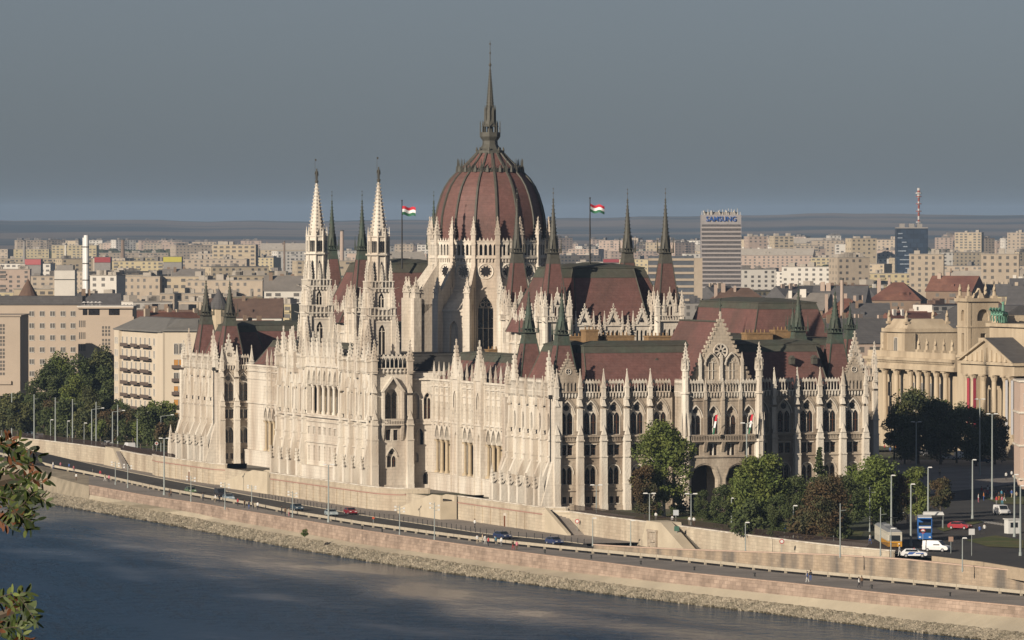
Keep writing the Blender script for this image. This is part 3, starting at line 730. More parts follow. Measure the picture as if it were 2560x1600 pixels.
for k in range(16):
    th = k*math.pi/8; fr = radial(th)
    mr = MB(); r = 1.25     # cusped rose window
    P = []
    for i in range(40):
        t = i*2*math.pi/40; rr = r*(.86+.16*math.cos(10*t)); P.append((rr*math.cos(t), .03, rr*math.sin(t)))
    mr.pts(P, 1)
    V = []
    for rr, dd in ((1.75, .0), (1.65, .22), (1.5, .2), (1.4, .02)):
        V += [(rr*math.cos(i*math.pi/8), dd, rr*math.sin(i*math.pi/8)) for i in range(16)]
    mr.raw(V, [(j*16+i, j*16+(i+1)%16, (j+1)*16+(i+1)%16, (j+1)*16+i) for j in range(3) for i in range(16)], 0)
    if k == 0: rosem = mr.mesh('rose_window', [TRIM, GLASS])
    if math.sin(th+A) < .35: put(rosem, 'rose_window', drumo, fr.M(0, apo, 44.9))
    if math.sin(th+A) < .35: put(win_mesh('tracery3', 3.3, 11.1), 'window', drumo, fr.M(0, apo+.4, 28.5))
finm = None
for k in range(16):
    th = k*math.pi/8+math.pi/16; fr = radial(th)
    mb = MB(fr)     # pier, raking stone and outer buttress
    mb.box(-.42, .42, RD-.6, RD+.55, 41, 51.6)
    mb.box(-.55, .55, RD+.0, RD+1.4, 24, 41.5)
    mb.hexa([(-.4,RD+1.3,37.8),(.4,RD+1.3,37.8),(.4,RD+5.4,34.2),(-.4,RD+5.4,34.2)], [(-.4,RD+.2,46.6),(.4,RD+.2,46.6),(.4,RD+5.4,39.4),(-.4,RD+5.4,39.4)])
    mb.box(-.4, .4, RD+1.2, RD+4.6, 24, 37.9)
    mb.box(-.75, .75, RD+4.4, RD+6.2, 24, 39.2)
    pinn_into(mb, 0, RD+5.3, 38.4, 1.15, 5.4)
    pinn_into(mb, 0, RD+.2, 50.4, .95, 6.2)
    pinn_into(mb, 0, RD+1.2, 40.8, .6, 4.2, False)
    mb.build('flying_buttress', STONE, drumo)
# outer ambulatory walls between the outer piers, with raking stone roofs
mb = MB()
for k in range(16):
    th = k*math.pi/8; mb.fr = radial(th); R2 = RD+4.6; a2 = R2*math.cos(math.pi/16); h2 = R2*math.sin(math.pi/16)
    if k % 2: continue
    wall(mb, -h2, h2, 24, 36.5, [(0, 2.0, 27.5, 34.5, 'arch')], a2, .6)
    mb.pts([(-h2*.9,a2-.6,24),(h2*.9,a2-.6,24),(h2*.9,a2-.6,36),(-h2*.9,a2-.6,36)])
    mb.pts([(-h2,a2,36.5),(h2,a2,36.5),(SW/2,apo+.9,40.4),(-SW/2,apo+.9,40.4)])
    mb.box(-h2, h2, a2-.1, a2+.25, 36.4, 36.8)
mb.build('ambulatory', STONE, drumo)
# shell
prof = [(11.75,50.9),(11.8,52.5),(11.78,54.5),(11.6,56.5),(11.15,58.6),(10.4,61.0),(9.55,62.9),(8.4,64.6),(6.9,66.1),(6.35,66.6),(5.3,67.6),(4.2,68.6),(2.8,70.1)]
mb = MB(fd); mb.lathe(0, 0, prof, 16, PH)
dome = mb.build('dome', MAROON, PB)
for k in range(16):
    th = k*math.pi/8+math.pi/16; fr = radial(th); mb = MB(fr)
    V = []
    for r, z in prof: V += [(-.26, r+.02, z), (-.2, r+.3, z+.06), (.2, r+.3, z+.06), (.26, r+.02, z)]
    mb.raw(V, [(j*4+i, j*4+i+1, j*4+4+i+1, j*4+4+i) for j in range(len(prof)-1) for i in range(3)])
    mb.build('rib', LEAD, dome)
mb = MB(fd)
mb.lathe(0, 0, [(6.7,65.9),(6.95,66.1),(6.95,66.4),(6.3,66.8)], 16, PH)
for k in range(16):
    th = k*math.pi/8+math.pi/16; c_, s_ = math.cos(th), math.sin(th)
    x, y = 7.0*c_, -7.0*s_
    mb.box(x-.24, x+.24, y-.24, y+.24, 65.7, 67.2); mb.pyr(x, y, 67.2, 68.9, .26, .05)
    for q in (-.6, .6): mb.pyr(x-q*s_, y-q*c_, 66.0, 68.6, .14, .04)
    th2 = k*math.pi/8; x, y = 6.9*math.cos(th2), -6.9*math.sin(th2)
    mb.cone(x, y, 66.0, 66.8, .5, .4, 6); mb.cone(x, y, 66.8, 67.5, .4, .05, 6)
mb.build('dome_crown_crest', LEAD, dome)
mb = MB(fd)
mb.lathe(0, 0, [(2.8,69.6),(3.05,69.9),(3.05,70.6),(2.5,70.7),(2.1,71.1),(1.65,71.9),(1.6,72.7),(2.1,73.4),(2.2,73.6),(2.2,74.5),(2.05,74.5)], 8, math.pi/8)
for k in range(8):
    t = k*math.pi/4+math.pi/8
    mb.cone(2.85*math.cos(t), 2.85*math.sin(t), 70.6, 71.3, .3, .1, 5)
    mb.cone(2.1*math.cos(t), 2.1*math.sin(t), 74.0, 76.3, .13, .1, 5); mb.cone(2.1*math.cos(t), 2.1*math.sin(t), 76.3, 77.0, .13, .02, 5)
    mb.cone(1.1*math.cos(t), 1.1*math.sin(t), 76.6, 79.2, .2, .16, 5); mb.cone(1.1*math.cos(t), 1.1*math.sin(t), 79.2, 80.3, .18, .02, 5)
    mb.cone(1.5*math.cos(t), 1.5*math.sin(t), 74.4, 76.0, .14, .14, 5)
mb.cone(0,0,74.4,76.2,.65,.65,8)
mb.lathe(0, 0, [(1.85,75.7),(1.4,76.3),(1.1,77.2),(1.05,79.0),(.8,79.7),(.7,81)], 8, math.pi/8)
lan = mb.build('lantern', LEAD, dome)
mb = MB(fd); mb.cone(0, 0, 79.2, 88.6, .84, .1, 8)
for i in range(13):
    z = 80.2+i*.62; r = .84*(88.6-z)/9.4+.08
    for k in range(8): t = k*math.pi/4+math.pi/8; mb.box(r*math.cos(t)-.07, r*math.cos(t)+.07, r*math.sin(t)-.07, r*math.sin(t)+.07, z-.09, z+.09)
mb.cone(0,0,88.4,88.9,.12,.32,8); mb.cone(0,0,88.9,89.4,.32,.08,8); mb.cone(0,0,89.4,94.1,.1,.04,6); mb.cone(0,0,91.2,91.6,.18,.18,6); mb.cone(0,0,93.2,93.5,.2,.2,6)
mb.build('spire', LEAD, lan)
# ================= the two white river towers
def river_tower(y):
    x = -1.4; f0 = F(x, y); T = empty_part('twin_tower', (x, y, 24))
    mb = MB()
    def stage(w, z0, z1, wz0, wz1, ww, m=0, kind='arch'):
        for (tx, ty) in ((1,0),(0,1),(-1,0),(0,-1)):
            mb.fr = F(x-tx*w/2+(-ty)*(-w/2)*1.0 if False else x+(-tx*w/2)+(ty*w/2), y+(-ty*w/2)+(-tx*w/2), tx, ty)
            wall(mb, 0, w, z0, z1, [(w/2, ww, wz0, wz1, kind)] if ww else [], 0, .5)
            mb.pts([(.1,-.5,z0),(w-.1,-.5,z0),(w-.1,-.5,z1),(.1,-.5,z1)], 1)
            if ww > 1: mb.box(w/2-.08, w/2+.08, -.45, -.2, wz0, wz1-ww*.5); mb.box(w/2-ww/2, w/2+ww/2, -.45,-.25, wz1-ww*1.0, wz1-ww*.9)
            mb.box(0, w, 0, .12, wz1+.4, wz1+.55)
        mb.fr = f0
        for (sx, sy) in ((1,1),(-1,1),(1,-1),(-1,-1)):
            mb.box(sx*w/2-.45, sx*w/2+.45, sy*w/2-.45, sy*w/2+.45, z0, z1)
    def gal(w, z, h=1.4):
        mb.fr = f0; o = w/2+.55
        mb.box(-o, o, -o, o, z-.3, z)
        for k in range(7):
            for s_ in (-1, 1):
                q = -o+.35+k*(2*o-.7)/6
                mb.box(q-.09, q+.09, s_*o-.08, s_*o+.08, z, z+h); mb.box(s_*o-.08, s_*o+.08, q-.09, q+.09, z, z+h)
                mb.box(q-.12, q+.12, s_*(o-.35)-.3, s_*(o-.35)+.3, z-.9, z-.3); mb.box(s_*(o-.35)-.3, s_*(o-.35)+.3, q-.12, q+.12, z-.9, z-.3)
        for s_ in (-1, 1): mb.box(-o, o, s_*o-.1, s_*o+.1, z+h, z+h+.18); mb.box(s_*o-.1, s_*o+.1, -o, o, z+h, z+h+.18)
        for (sx, sy) in ((1,1),(-1,1),(1,-1),(-1,-1)): mb.hexa([(sx*o-.14,sy*o-.14,z-.3),(sx*o+.14,sy*o-.14,z-.3),(sx*o+.14,sy*o+.14,z-.3),(sx*o-.14,sy*o+.14,z-.3)], [(sx*(o+.9)-.1,sy*(o+.9)-.1,z+.1),(sx*(o+.9)+.1,sy*(o+.9)-.1,z+.1),(sx*(o+.9)+.1,sy*(o+.9)+.1,z+.1),(sx*(o+.9)-.1,sy*(o+.9)+.1,z+.1)])
    stage(4.9, 24, 35.8, 26.8, 34.0, 1.5); gal(4.9, 36.0)
    stage(4.1, 36, 41.5, 37.4, 40.6, 1.3); gal(4.1, 41.7, 1.2)
    mb.fr = f0
    mb.cone(0, 0, 41.7, 48.4, 2.25, 2.1, 8); 
    for k in range(8):
        t = k*math.pi/4; fr = F(x, y, -math.sin(t), math.cos(t)); mb.fr = fr
        mb.pts([(-.22,2.1,43.4),(.22,2.1,43.4),(.22,2.05,46.6),(0,2.05,47.2),(-.22,2.05,46.6)], 1)
        for i in range(3): mb.pts([(-.5+i*.4,2.12,49),(-.25+i*.4,2.12,49),(-.25+i*.4,2.1,51.4),(-.5+i*.4,2.1,51.4)], 1)
        t2 = t+math.pi/8; mb.fr = F(x, y, -math.sin(t2), math.cos(t2))
        mb.box(-.14, .14, 1.95, 2.35, 41.7, 52.2); mb.pyr(0, 2.2, 52.2, 54.4, .36, .04)
    mb.fr = f0
    mb.cone(0, 0, 48.4, 48.75, 2.75, 2.75, 8); mb.cone(0, 0, 48.7, 52.3, 2.15, 2.05, 8); mb.cone(0,0,52.2,52.5,2.3,2.3,8)
    for z, w, pw, ph in ((36.0, 4.9, .75, 6.4), (41.7, 4.1, .6, 5.6)):
        for (sx, sy) in ((1,1),(-1,1),(1,-1),(-1,-1)): pinn_into(mb, sx*(w/2-.05), sy*(w/2-.05), z, pw, ph)
    for (sx, sy) in ((1,0),(-1,0),(0,1),(0,-1)): pinn_into(mb, sx*2.2, sy*2.2, 41.9, .5, 4.6)
    body = mb.build('tower_body', [STONE, GLASS], T)
    mb = MB(f0); mb.cone(0, 0, 52.4, 64.0, 1.75, .16, 8)
    for i in range(14):
        z = 53.2+i*.77; r = 1.75*(64.2-z)/11.6+.12
        for k in range(8): t = k*math.pi/4+math.pi/8; mb.box(r*math.cos(t)-.14, r*math.cos(t)+.14, r*math.sin(t)-.14, r*math.sin(t)+.14, z-.1, z+.14)
    mb.build('spire', TRIM, T)
    # bronze knight with a pennant
    mb = MB(f0); mb.cone(0,0,63.7,64.2,.3,.42,8); mb.cone(0,0,64.2,64.4,.42,.2,8)
    mb.cone(-.1,0,64.4,65.4,.12,.15,6); mb.cone(.12,0,64.4,65.4,.12,.15,6); mb.cone(0,0,65.3,66.2,.24,.32,8); mb.cone(0,0,66.2,66.4,.3,.1,8); mb.cone(0,0,66.4,66.85,.16,.14,8)
    mb.tube([(-.3,0,66.1),(-.42,.1,65.6),(-.4,.2,66.0)],.08,5); mb.tube([(.3,0,66.1),(.36,0,65.3)],.08,5); mb.tube([(-.42,.2,64.5),(-.42,.2,69.0)],.035,5); mb.box(-.42,-.1,.19,.21,68.5,68.9)
    mb.build('knight_statue', LEAD, T)
    # flying arms to outer pinnacles
    for (sx, sy) in ((1,1),(-1,1),(1,-1),(-1,-1)):
        mb = MB(f0); P = []
        for i in range(7):
            u = i/6; P.append((2.5+3.0*u, 30.6-5.4*u**.8*(.6+.4*u)))
        for (p, q) in zip(P[:-1], P[1:]):
            for (dx, dy) in ((sx, 0),):
                a0, a1 = sorted((dx*p[0], dx*q[0])); 
                mb.hexa([(dx*p[0],sy*2.3-.25,p[1]-.6),(dx*q[0],sy*2.3-.25,q[1]-.6),(dx*q[0],sy*2.3+.25,q[1]-.6),(dx*p[0],sy*2.3+.25,p[1]-.6)], [(dx*p[0],sy*2.3-.25,p[1]),(dx*q[0],sy*2.3-.25,q[1]),(dx*q[0],sy*2.3+.25,q[1]),(dx*p[0],sy*2.3+.25,p[1])])
        mb.box(sx*5.5-.5, sx*5.5+.5, sy*2.3-.5, sy*2.3+.5, 23, 27.5) if sx < 0 else None
        if sx < 0: pinn_into(mb, sx*4.4, sy*2.8, 24.6, .8, 8.5)
        pinn_into(mb, sx*3.1, sy*3.1, 27.5, .7, 8.0)
        mb.box(sx*3.1-.4, sx*3.1+.4, sy*3.1-.4, sy*3.1+.4, 24, 28)
        mb.build('flying_buttress', STONE, T)
def empty_part(name, loc):
    o = bpy.data.objects.new(name, None); return link(o, PB, Matrix.Translation(loc))
river_tower(111.5); river_tower(156.5)
# ================= the two chambers with four spired towers each
def chamber(north):
    yy = (lambda y: 268-y) if north else (lambda y: y)
    vd = north
    for (x, y) in ((18.5, 57), (42.5, 57), (18.5, 80), (42.5, 80)):
        Y = yy(y); f0 = F(x, Y); mb = MB(f0); w = 5.2
        for (tx, ty) in ((1,0),(0,1),(-1,0),(0,-1)):
            mb.fr = F(x-tx*w/2+ty*w/2, Y-ty*w/2-tx*w/2, tx, ty)
            wall(mb, 0, w, 20, 35.6, [(w/2-1.0, .55, 30.5, 33.8, 'arch'), (w/2, .55, 30.5, 33.8, 'arch'), (w/2+1.0, .55, 30.5, 33.8, 'arch')], 0, .4)
            wall(mb, 0, w, 35.6, 38.6, [(w/2-.38, .5, 35.9, 38.4, 'arch'), (w/2+.38, .5, 35.9, 38.4, 'arch')], .1, .4)
            mb.pts([(.1,-.4,30),(w-.1,-.4,30),(w-.1,-.4,38.5),(.1,-.4,38.5)], 1)
            mb.box(-.1, w+.1, 0, .55, 35.3, 35.6)
            # dormer gable
            mb.hexa([(w/2-1.0,-.3,38.4),(w/2+1.0,-.3,38.4),(w/2+1.0,.15,38.4),(w/2-1.0,.15,38.4)], [(w/2-.08,-.3,41.4),(w/2+.08,-.3,41.4),(w/2+.08,.15,41.4),(w/2-.08,.15,41.4)])
            mb.box(w/2-.07, w/2+.07, -.1, .05, 41.3, 42.3); mb.pts([(w/2-.35,.17,38.7),(w/2+.35,.17,38.7),(w/2,.17,39.8)], 1)
            for k in range(4):
                for s_ in (-1, 1): mb.box(w/2+s_*(1.0-.24*k)-.1, w/2+s_*(1.0-.24*k)+.1, -.2, .2, 38.6+k*.7, 38.95+k*.7)
            for q in (w/2-1.25, w/2+1.25): pinn_into(mb, q, .1, 37.2, .42, 3.8, False)
            for i in range(9): mb.box(.3+i*.56-.06, .3+i*.56+.06, .4, .5, 35.6, 36.4)
            mb.box(0, w, .38, .54, 36.4, 36.5)
        mb.fr = f0
        for (sx, sy) in ((1,1),(-1,1),(1,-1),(-1,-1)):
            mb.cone(sx*w/2, sy*w/2, 20, 36.2, .72, .7, 8); pinn_into(mb, sx*w/2, sy*w/2, 36.2, .8, 5.4)
            mb.hexa([(sx*w/2-.12,sy*w/2-.12,35.3),(sx*w/2+.12,sy*w/2-.12,35.3),(sx*w/2+.12,sy*w/2+.12,35.3),(sx*w/2-.12,sy*w/2+.12,35.3)], [(sx*(w/2+1.5)-.1,sy*(w/2+1.5)-.1,35.6),(sx*(w/2+1.5)+.1,sy*(w/2+1.5)-.1,35.6),(sx*(w/2+1.5)+.1,sy*(w/2+1.5)+.1,35.6),(sx*(w/2+1.5)-.1,sy*(w/2+1.5)+.1,35.6)])
        mb.build('chamber_tower', [STONE, GLASS], PB)
        turret_spire(x, Y, 36.0, 47.0, 60.0, 4.9, verdi=vd, name='corner_spire', fin=2.2)
    mb = MB(); mb.box(17, 44, -yy(58) if not north else -yy(82)+.0, -yy(82) if not north else -yy(58), 20, 31.5); mb.build('chamber_wall', STONE, PB)
    def ms(x0, x1, a, b, z0, z1, ins, **k):
        if north: a, b = 268-b, 268-a; ins = (ins[0], ins[1], ins[3], ins[2])
        mansard(x0, x1, a, b, z0, z1, ins, **k)
    ms(23.0, 39.0, 55.5, 84, 33, 46.0, (1.6,1.6,6.5,6.5), rim=1.9, top=1.2)
    ms(14.5, 46.5, 61.5, 75.5, 33, 46.0, (6.5,6.5,1.6,1.6), rim=1.9, top=1.0)
    # clerestory with three traceried gables (river side and south side)
    for fr, L_ in ((F(21.4, yy(55) if not north else yy(82), 1, 0), 18.4), (F(16.0, yy(77.5) if not north else yy(60), 0, -1), 17.5)):
        mb = MB(fr); n = 3; st = L_/n
        wall(mb, 0, L_, 24, 31.0, [], 0)
        wall(mb, 0, L_, 31.0, 34.4, [((k+.5)*st+q, .55, 31.2, 33.6, 'arch') for k in range(n) for q in (-2.2,-.9,-.0,.9,2.2)], 0, .4)
        mb.pts([(0,-.4,30),(L_,-.4,30),(L_,-.4,34),(0,-.4,34)], 1)
        mb.box(0, L_, -.1, .3, 34.4, 34.7); mb.box(0, L_, -.1, .4, 30.6, 30.9)
        for k in range(n):
            c = (k+.5)*st
            for s_ in (-1, 1):
                mb.hexa([(c+s_*1.6,-.1,34.6),(c+s_*1.15,-.1,34.6),(c+s_*1.15,.3,34.6),(c+s_*1.6,.3,34.6)], [(c+s_*.12,-.1,38.0),(c,-.1,37.2),(c,.3,37.2),(c+s_*.12,.3,38.0)])
                for i in range(5): mb.box(c+s_*(1.6-.3*i)-.1, c+s_*(1.6-.3*i)+.1, -.05, .35, 34.9+i*.68, 35.25+i*.68)
                pinn_into(mb, c+s_*1.9, .1, 33.6, .42, 3.9, False)
            mb.hexa([(c-1.3,.0,34.6),(c+1.3,.0,34.6),(c+1.3,.1,34.6),(c-1.3,.1,34.6)], [(c-.05,.0,37.6),(c+.05,.0,37.6),(c+.05,.1,37.6),(c-.05,.1,37.6)])
            mb.pts([(c+.55*math.cos(i*math.pi/6+math.pi/2)*(.75+.25*math.cos(3*i*math.pi/6)), .12, 35.5+.6*math.sin(i*math.pi/6+math.pi/2)*(.75+.25*math.cos(3*i*math.pi/6))) for i in range(12)], 1)
            mb.box(c-.08, c+.08, .0, .2, 37.8, 39.0); mb.box(c-.2,c+.2,.0,.2,38.3,38.5)
        for k in range(n+1): pinn_into(mb, k*st, .3, 30.5, .75, 6.2); mb.box(k*st-.35, k*st+.35, 0, .6, 24, 31)
        mb.build('clerestory', [STONE, GLASS], PB)
    # flag on the chamber roof
chamber(False); chamber(True)
# low roofs, plant boxes and chimneys behind the ranges
mansard(8, 56, 30, 52, 23.5, 27.0, (2,2,2,2), mm=ROOFDARK, cope=ROOFDARK, top=.4)
mansard(20, 45, 84, 101, 25, 33.0, (2.5,2.5,.5,.5))
mansard(20, 45, 167, 184, 25, 33.0, (2.5,2.5,.5,.5))
for (px, Yd, z0, w, h, dp) in ((1432,1262,30.0,4.6,2.6,3),(1474,1258,30,2.6,4.0,3),(1498,1262,29.8,5.4,2.9,2.6),(1548,1260,30,5.6,2.8,2.5),(1645,1262,29.6,5.0,3.1,3),
        (1893,1270,29.6,5.6,3.6,3),(1966,1274,29.8,6.0,3.9,3),(1238,1300,27.0,3.6,2.2,2.5)):
    x, y = at(px, Yd); mb = MB(F(x, y))
    mb.box(-w/2, w/2, -dp/2, dp/2, z0-6, z0+h*.9); mb.box(-w/2-.12, w/2+.12, -dp/2-.12, dp/2+.12, z0+h*.9, z0+h)
    for k in range(max(2, int(w/.8))): c = -w/2+.4+k*.8; mb.cone(c, 0, z0+h, z0+h+.6, .16, .13, 6)
    mb.build('chimney', OCHRE, PB)
# small dormers on the south roofs
for (px, py) in [(1475,909),(1530,910),(1586,909),(1641,909),(1982,903),(2038,902)]:
    Yd = 1219.6+ (px-1400)*.02; x, y = at(px, Yd); z = zat(py, Yd); mb = MB(F(x, y))
    mb.box(-.45, .45, -1.2, .1, z-.6, z+.5); mb.hexa([(-.55,-1.4,z+.5),(.55,-1.4,z+.5),(.55,.25,z+.5),(-.55,.25,z+.5)], [(-.05,-1.4,z+1.1),(.05,-1.4,z+1.1),(.05,.25,z+1.1),(-.05,.25,z+1.1)])
    mb.build('dormer', LEAD, PB)
if REST:
    V = []; Fs = []; Ms = []
    for me, M in REST:
        o = len(V); V += [tuple(M @ v.co) for v in me.vertices]
        for p in me.polygons: Fs.append(tuple(o+i for i in p.vertices)); Ms.append(p.material_index)
    me = bpy.data.meshes.new('window'); me.from_pydata(V, [], Fs)
    for m_ in (TRIM, GLASS, WOOD): me.materials.append(m_)
    me.polygons.foreach_set('material_index', Ms); tag(put(me, 'window', PB), kind='stuff')
if RESTP:
    V = []; Fs = []
    for me, M in RESTP:
        o = len(V); V += [tuple(M @ v.co) for v in me.vertices]
        for p in me.polygons: Fs.append(tuple(o+i for i in p.vertices))
    me = bpy.data.meshes.new('pinnacle'); me.from_pydata(V, [], Fs); me.materials.append(TRIM); tag(put(me, 'pinnacle', PB), kind='stuff')
# downpipes at the pavilion corners
for (x_, y_) in ((-1.2, .9), (-1.2, 238.9)):
    mb = MB(F(x_, y_)); mb.cone(0,0,0,GAL0-.5,.13,.13,6); mb.box(-.3,.3,-.3,.3,GAL0-1.2,GAL0-.4); mb.build('downpipe', IRON, PB)
# flags over the chamber roofs
def flag(px, ybase, ytop, yf0, yf1, pxe, Yd, lab, waves):
    x, y = at(px, Yd); zb, zt = zat(ybase, Yd), zat(ytop, Yd); s = Yd/FPX
    g = empty('flagpole', (x, y, zb), 0, lab, 'flagpole')
    mb = MB(F(x, y)); mb.cone(0, 0, zb-1.5, zt, .2, .1, 8); mb.cone(0,0,zt,zt+.3,.16,.16,8); mb.build('pole', IRON, g)
    z1, z0 = zat(yf0, Yd), zat(yf1, Yd); w = (pxe-px)*s; cs = [mat_flag_r, mat_flag_w, mat_flag_g]
    fr = F(x, y, CA, -SA); mb = MB(fr); n = 12
    def P(u, t): return (.1+w*u, .35*math.sin(u*7+waves+t), z1+(z0-z1)*t-.25*u+.16*math.sin(u*9+waves))
    for k in range(3):
        for i in range(n):
            t0, t1 = k/3, (k+1)/3; mb.pts([P(i/n,t0),P((i+1)/n,t0),P((i+1)/n,t1),P(i/n,t1)], k)
            mb.pts([tuple(Vector(q)+Vector((0,.04,0))) for q in (P(i/n,t0),P((i+1)/n,t0),P((i+1)/n,t1),P(i/n,t1))], k)
    mb.build('flag', cs, g)
mat_flag_r = mat('red_cloth', (.50,.03,.05), .8, .05); mat_flag_w = mat('white_cloth', (.75,.75,.75), .8, .03); mat_flag_g = mat('green_cloth', (.035,.14,.075), .8, .05)
flag(1005, 655, 503, 516, 538, 1038, 1400, 'tall dark flagpole flying a red white green flag on roof left of the dome', .4)
flag(1475, 660, 497, 511, 531, 1510, 1285, 'tall dark flagpole flying a red white green flag on roof right of the dome', 2.0)

for (c_, lab) in ((B[1]-.9, 'furled red white green flag on a slanted pole, left one on the porch balcony'), (B[3]-.9, 'furled red white green flag on a slanted pole, right one on the porch balcony')) if False else ((4.3, 'furled red white green flag on a slanted pole, left one on the porch balcony'), (11.6, 'furled red white green flag on a slanted pole, right one on the porch balcony')):
    g = empty('balcony_flag', frg.p(c_, 1.0, 14.5), 0, lab, 'flag'); mb = MB(frg); mb.tube([(c_,-.0+.9,14.5),(c_+1.0,2.6,18.6)], .05, 5); mb.build('pole', IRON, g)
    mb = MB(frg)
    for k in range(3):
        a, b = 18.4-k*1.25, 18.4-(k+1)*1.25; w0 = .16-.03*k; q = c_+.9-.25*k
        mb.hexa([(q-w0-.25,2.2,b),(q+.1-.25,2.5,b),(q+.1-.25,2.6,b),(q-w0-.25,2.35,b)], [(q-w0,2.25,a),(q+.12,2.5,a),(q+.12,2.6,a),(q-w0,2.4,a)], k)
    mb.build('cloth', [mat_flag_r, mat_flag_w, mat_flag_g], g)
# ================================================================== RIVER BANK
ZL, ZW = -3.7, -8.5
def lerp(tab, x):
    if x <= tab[0][0]: (a, b) = tab[0], tab[1]
    elif x >= tab[-1][0]: (a, b) = tab[-2], tab[-1]
    else:
        for a, b in zip(tab[:-1], tab[1:]):
            if a[0] <= x <= b[0]: break
    return a[1]+(b[1]-a[1])*(x-a[0])/(b[0]-a[0])
RAIL = [(-60,1124),(0,1141),(100,1164),(137,1173),(196,1184),(291,1204),(397,1227),(503,1246),(635,1268),(733,1288),(907,1316),(1081,1340),(1202,1356),(1393,1376),(1688,1404),(1937,1431),(2252,1460),(2560,1491)]
QT = [(-60,1150),(0,1166),(100,1189),(205,1211),(370,1241),(503,1260),(560,1270),(733,1298),(907,1327),(1081,1352),(1202,1369),(1393,1393),(1688,1430),(1937,1455),(2252,1489),(2560,1518)]
QB = [(-60,1172),(0,1190),(100,1212),(205,1234),(370,1262),(503,1286),(560,1299),(733,1329),(907,1361),(1081,1385),(1202,1402),(1393,1427),(1688,1460),(1937,1486),(2252,1517),(2560,1546)]
AB = [(-60,1185),(0,1203),(100,1224),(205,1246),(370,1274),(503,1298),(560,1310),(733,1340),(907,1372),(1081,1397),(1202,1416),(1393,1443),(1688,1480),(1937,1507),(2252,1548),(2560,1583)]
WE = [(-60,1226),(0,1240),(71,1253),(143,1265),(240,1281),(400,1309),(560,1340),(733,1372),(907,1402),(1081,1429),(1202,1445),(1393,1471),(1688,1508),(1937,1537),(2252,1578),(2560,1612)]
KERB = [(-60,1098),(0,1110),(127,1137),(259,1168),(397,1196),(542,1224),(635,1242),(733,1259),(907,1289),(1081,1315),(1202,1334),(1393,1352),(1468,1362)]
RW_T = [(1468,1367),(1688,1377),(1937,1385),(2080,1391),(2231,1401),(2400,1424),(2560,1446)]
RW_B = [(1468,1370),(1688,1395),(1937,1422),(2252,1452),(2560,1483)]
def grid(tab, z, x0=-60, x1=2760, n=60):
    out = []
    for i in range(n+1):
        px = x0+(x1-x0)*i/n; zz = z(px) if callable(z) else z
        x, y = up(px, lerp(tab, px), zz); out.append((x, y, zz))
    return out
def loft(name, lines, m, smooth=False, kind='structure', flip=False):
    n = len(lines[0]); V = [p for l in lines for p in l]
    Fs = [(j*n+i, j*n+i+1, (j+1)*n+i+1, (j+1)*n+i) for j in range(len(lines)-1) for i in range(n-1)]
    me = bpy.data.meshes.new(name); me.from_pydata(V, [], Fs); me.materials.append(m); me.update()
    o = put(me, name)
    if smooth: me.polygons.foreach_set('use_smooth', [True]*len(me.polygons))
    if kind: o['kind'] = kind
    return o
def dz(l, z): return [(p[0], p[1], p[2]+z) for p in l]
ASPH = mat('asphalt', (.050,.049,.048), .9, .15, .15, .1, 8, (.065,.06,.055), .5, .05)
PROM = mat('grey_paving', (.27,.24,.215), .9, .12, .3, .1, 6, (.21,.19,.172), .5, .08)
QUAYM = mat('pink_quay_stone', (.43,.325,.255), .9, .18, .6, .2, 4, (.30,.225,.175), .5, .2, False, brick=(1.5,.62,.74))
APRON = mat('beige_concrete', (.46,.40,.30), .9, .08, .4, 0, 4, (.38,.33,.25), .5, .1)
WALLM = mat('cream_retaining_stone', (.55,.475,.365), .9, .12, .5, .2, 3, (.42,.345,.26), .5, .16, True, brick=(1.6,.6,.86))
WALLR = mat('stained_retaining_stone', (.44,.345,.25), .9, .16, .5, .2, 3, (.16,.14,.12), .55, .25, True, brick=(1.2,.5,.82))
PAVE = mat('pale_paving', (.20,.18,.155), .9, .1, .3, .1, 4, (.15,.14,.12), .5, .1)
EARTH = mat('city_ground', (.10,.085,.065), .95, .3, .03, 0, 4, (.05,.07,.03), .6, .01)
GRASS = mat('park_grass', (.075,.095,.025), .95, .25, .3, .3, 3, (.13,.11,.045), .5, .12)
ROCK = mat('riprap_stone', (.34,.295,.225), .9, .3, 1.2, .4, 3, (.22,.195,.145), .6, .5)
WETROCK = mat('wet_stone', (.10,.085,.055), .5, .3, 1.2)
# river
wm = bpy.data.materials.new('river_water'); wm.use_nodes = True; nt = wm.node_tree; b = nt.nodes['Principled BSDF']
b.inputs['Base Color'].default_value = (.012,.046,.095,1); b.inputs['IOR'].default_value = 1.33; b.inputs['Specular IOR Level'].default_value = .12
geo = nt.nodes.new('ShaderNodeNewGeometry'); mp = nt.nodes.new('ShaderNodeMapping'); mp.inputs['Rotation'].default_value = (0,0,A*1.0); mp.inputs['Scale'].default_value = (1.0,.42,1)
nt.links.new(geo.outputs['Position'], mp.inputs[0])
ns = nt.nodes.new('ShaderNodeTexNoise'); ns.inputs['Scale'].default_value = .38; ns.inputs['Detail'].default_value = 6; ns.inputs['Roughness'].default_value = .62
nt.links.new(mp.outputs[0], ns.inputs['Vector'])
big = nt.nodes.new('ShaderNodeTexNoise'); big.inputs['Scale'].default_value = .045; big.inputs['Detail'].default_value = 3
mp2 = nt.nodes.new('ShaderNodeMapping'); mp2.inputs['Rotation'].default_value = (0,0,A); mp2.inputs['Scale'].default_value = (1,.35,1); nt.links.new(geo.outputs['Position'], mp2.inputs[0]); nt.links.new(mp2.outputs[0], big.inputs['Vector']); big.inputs['Detail'].default_value = 5
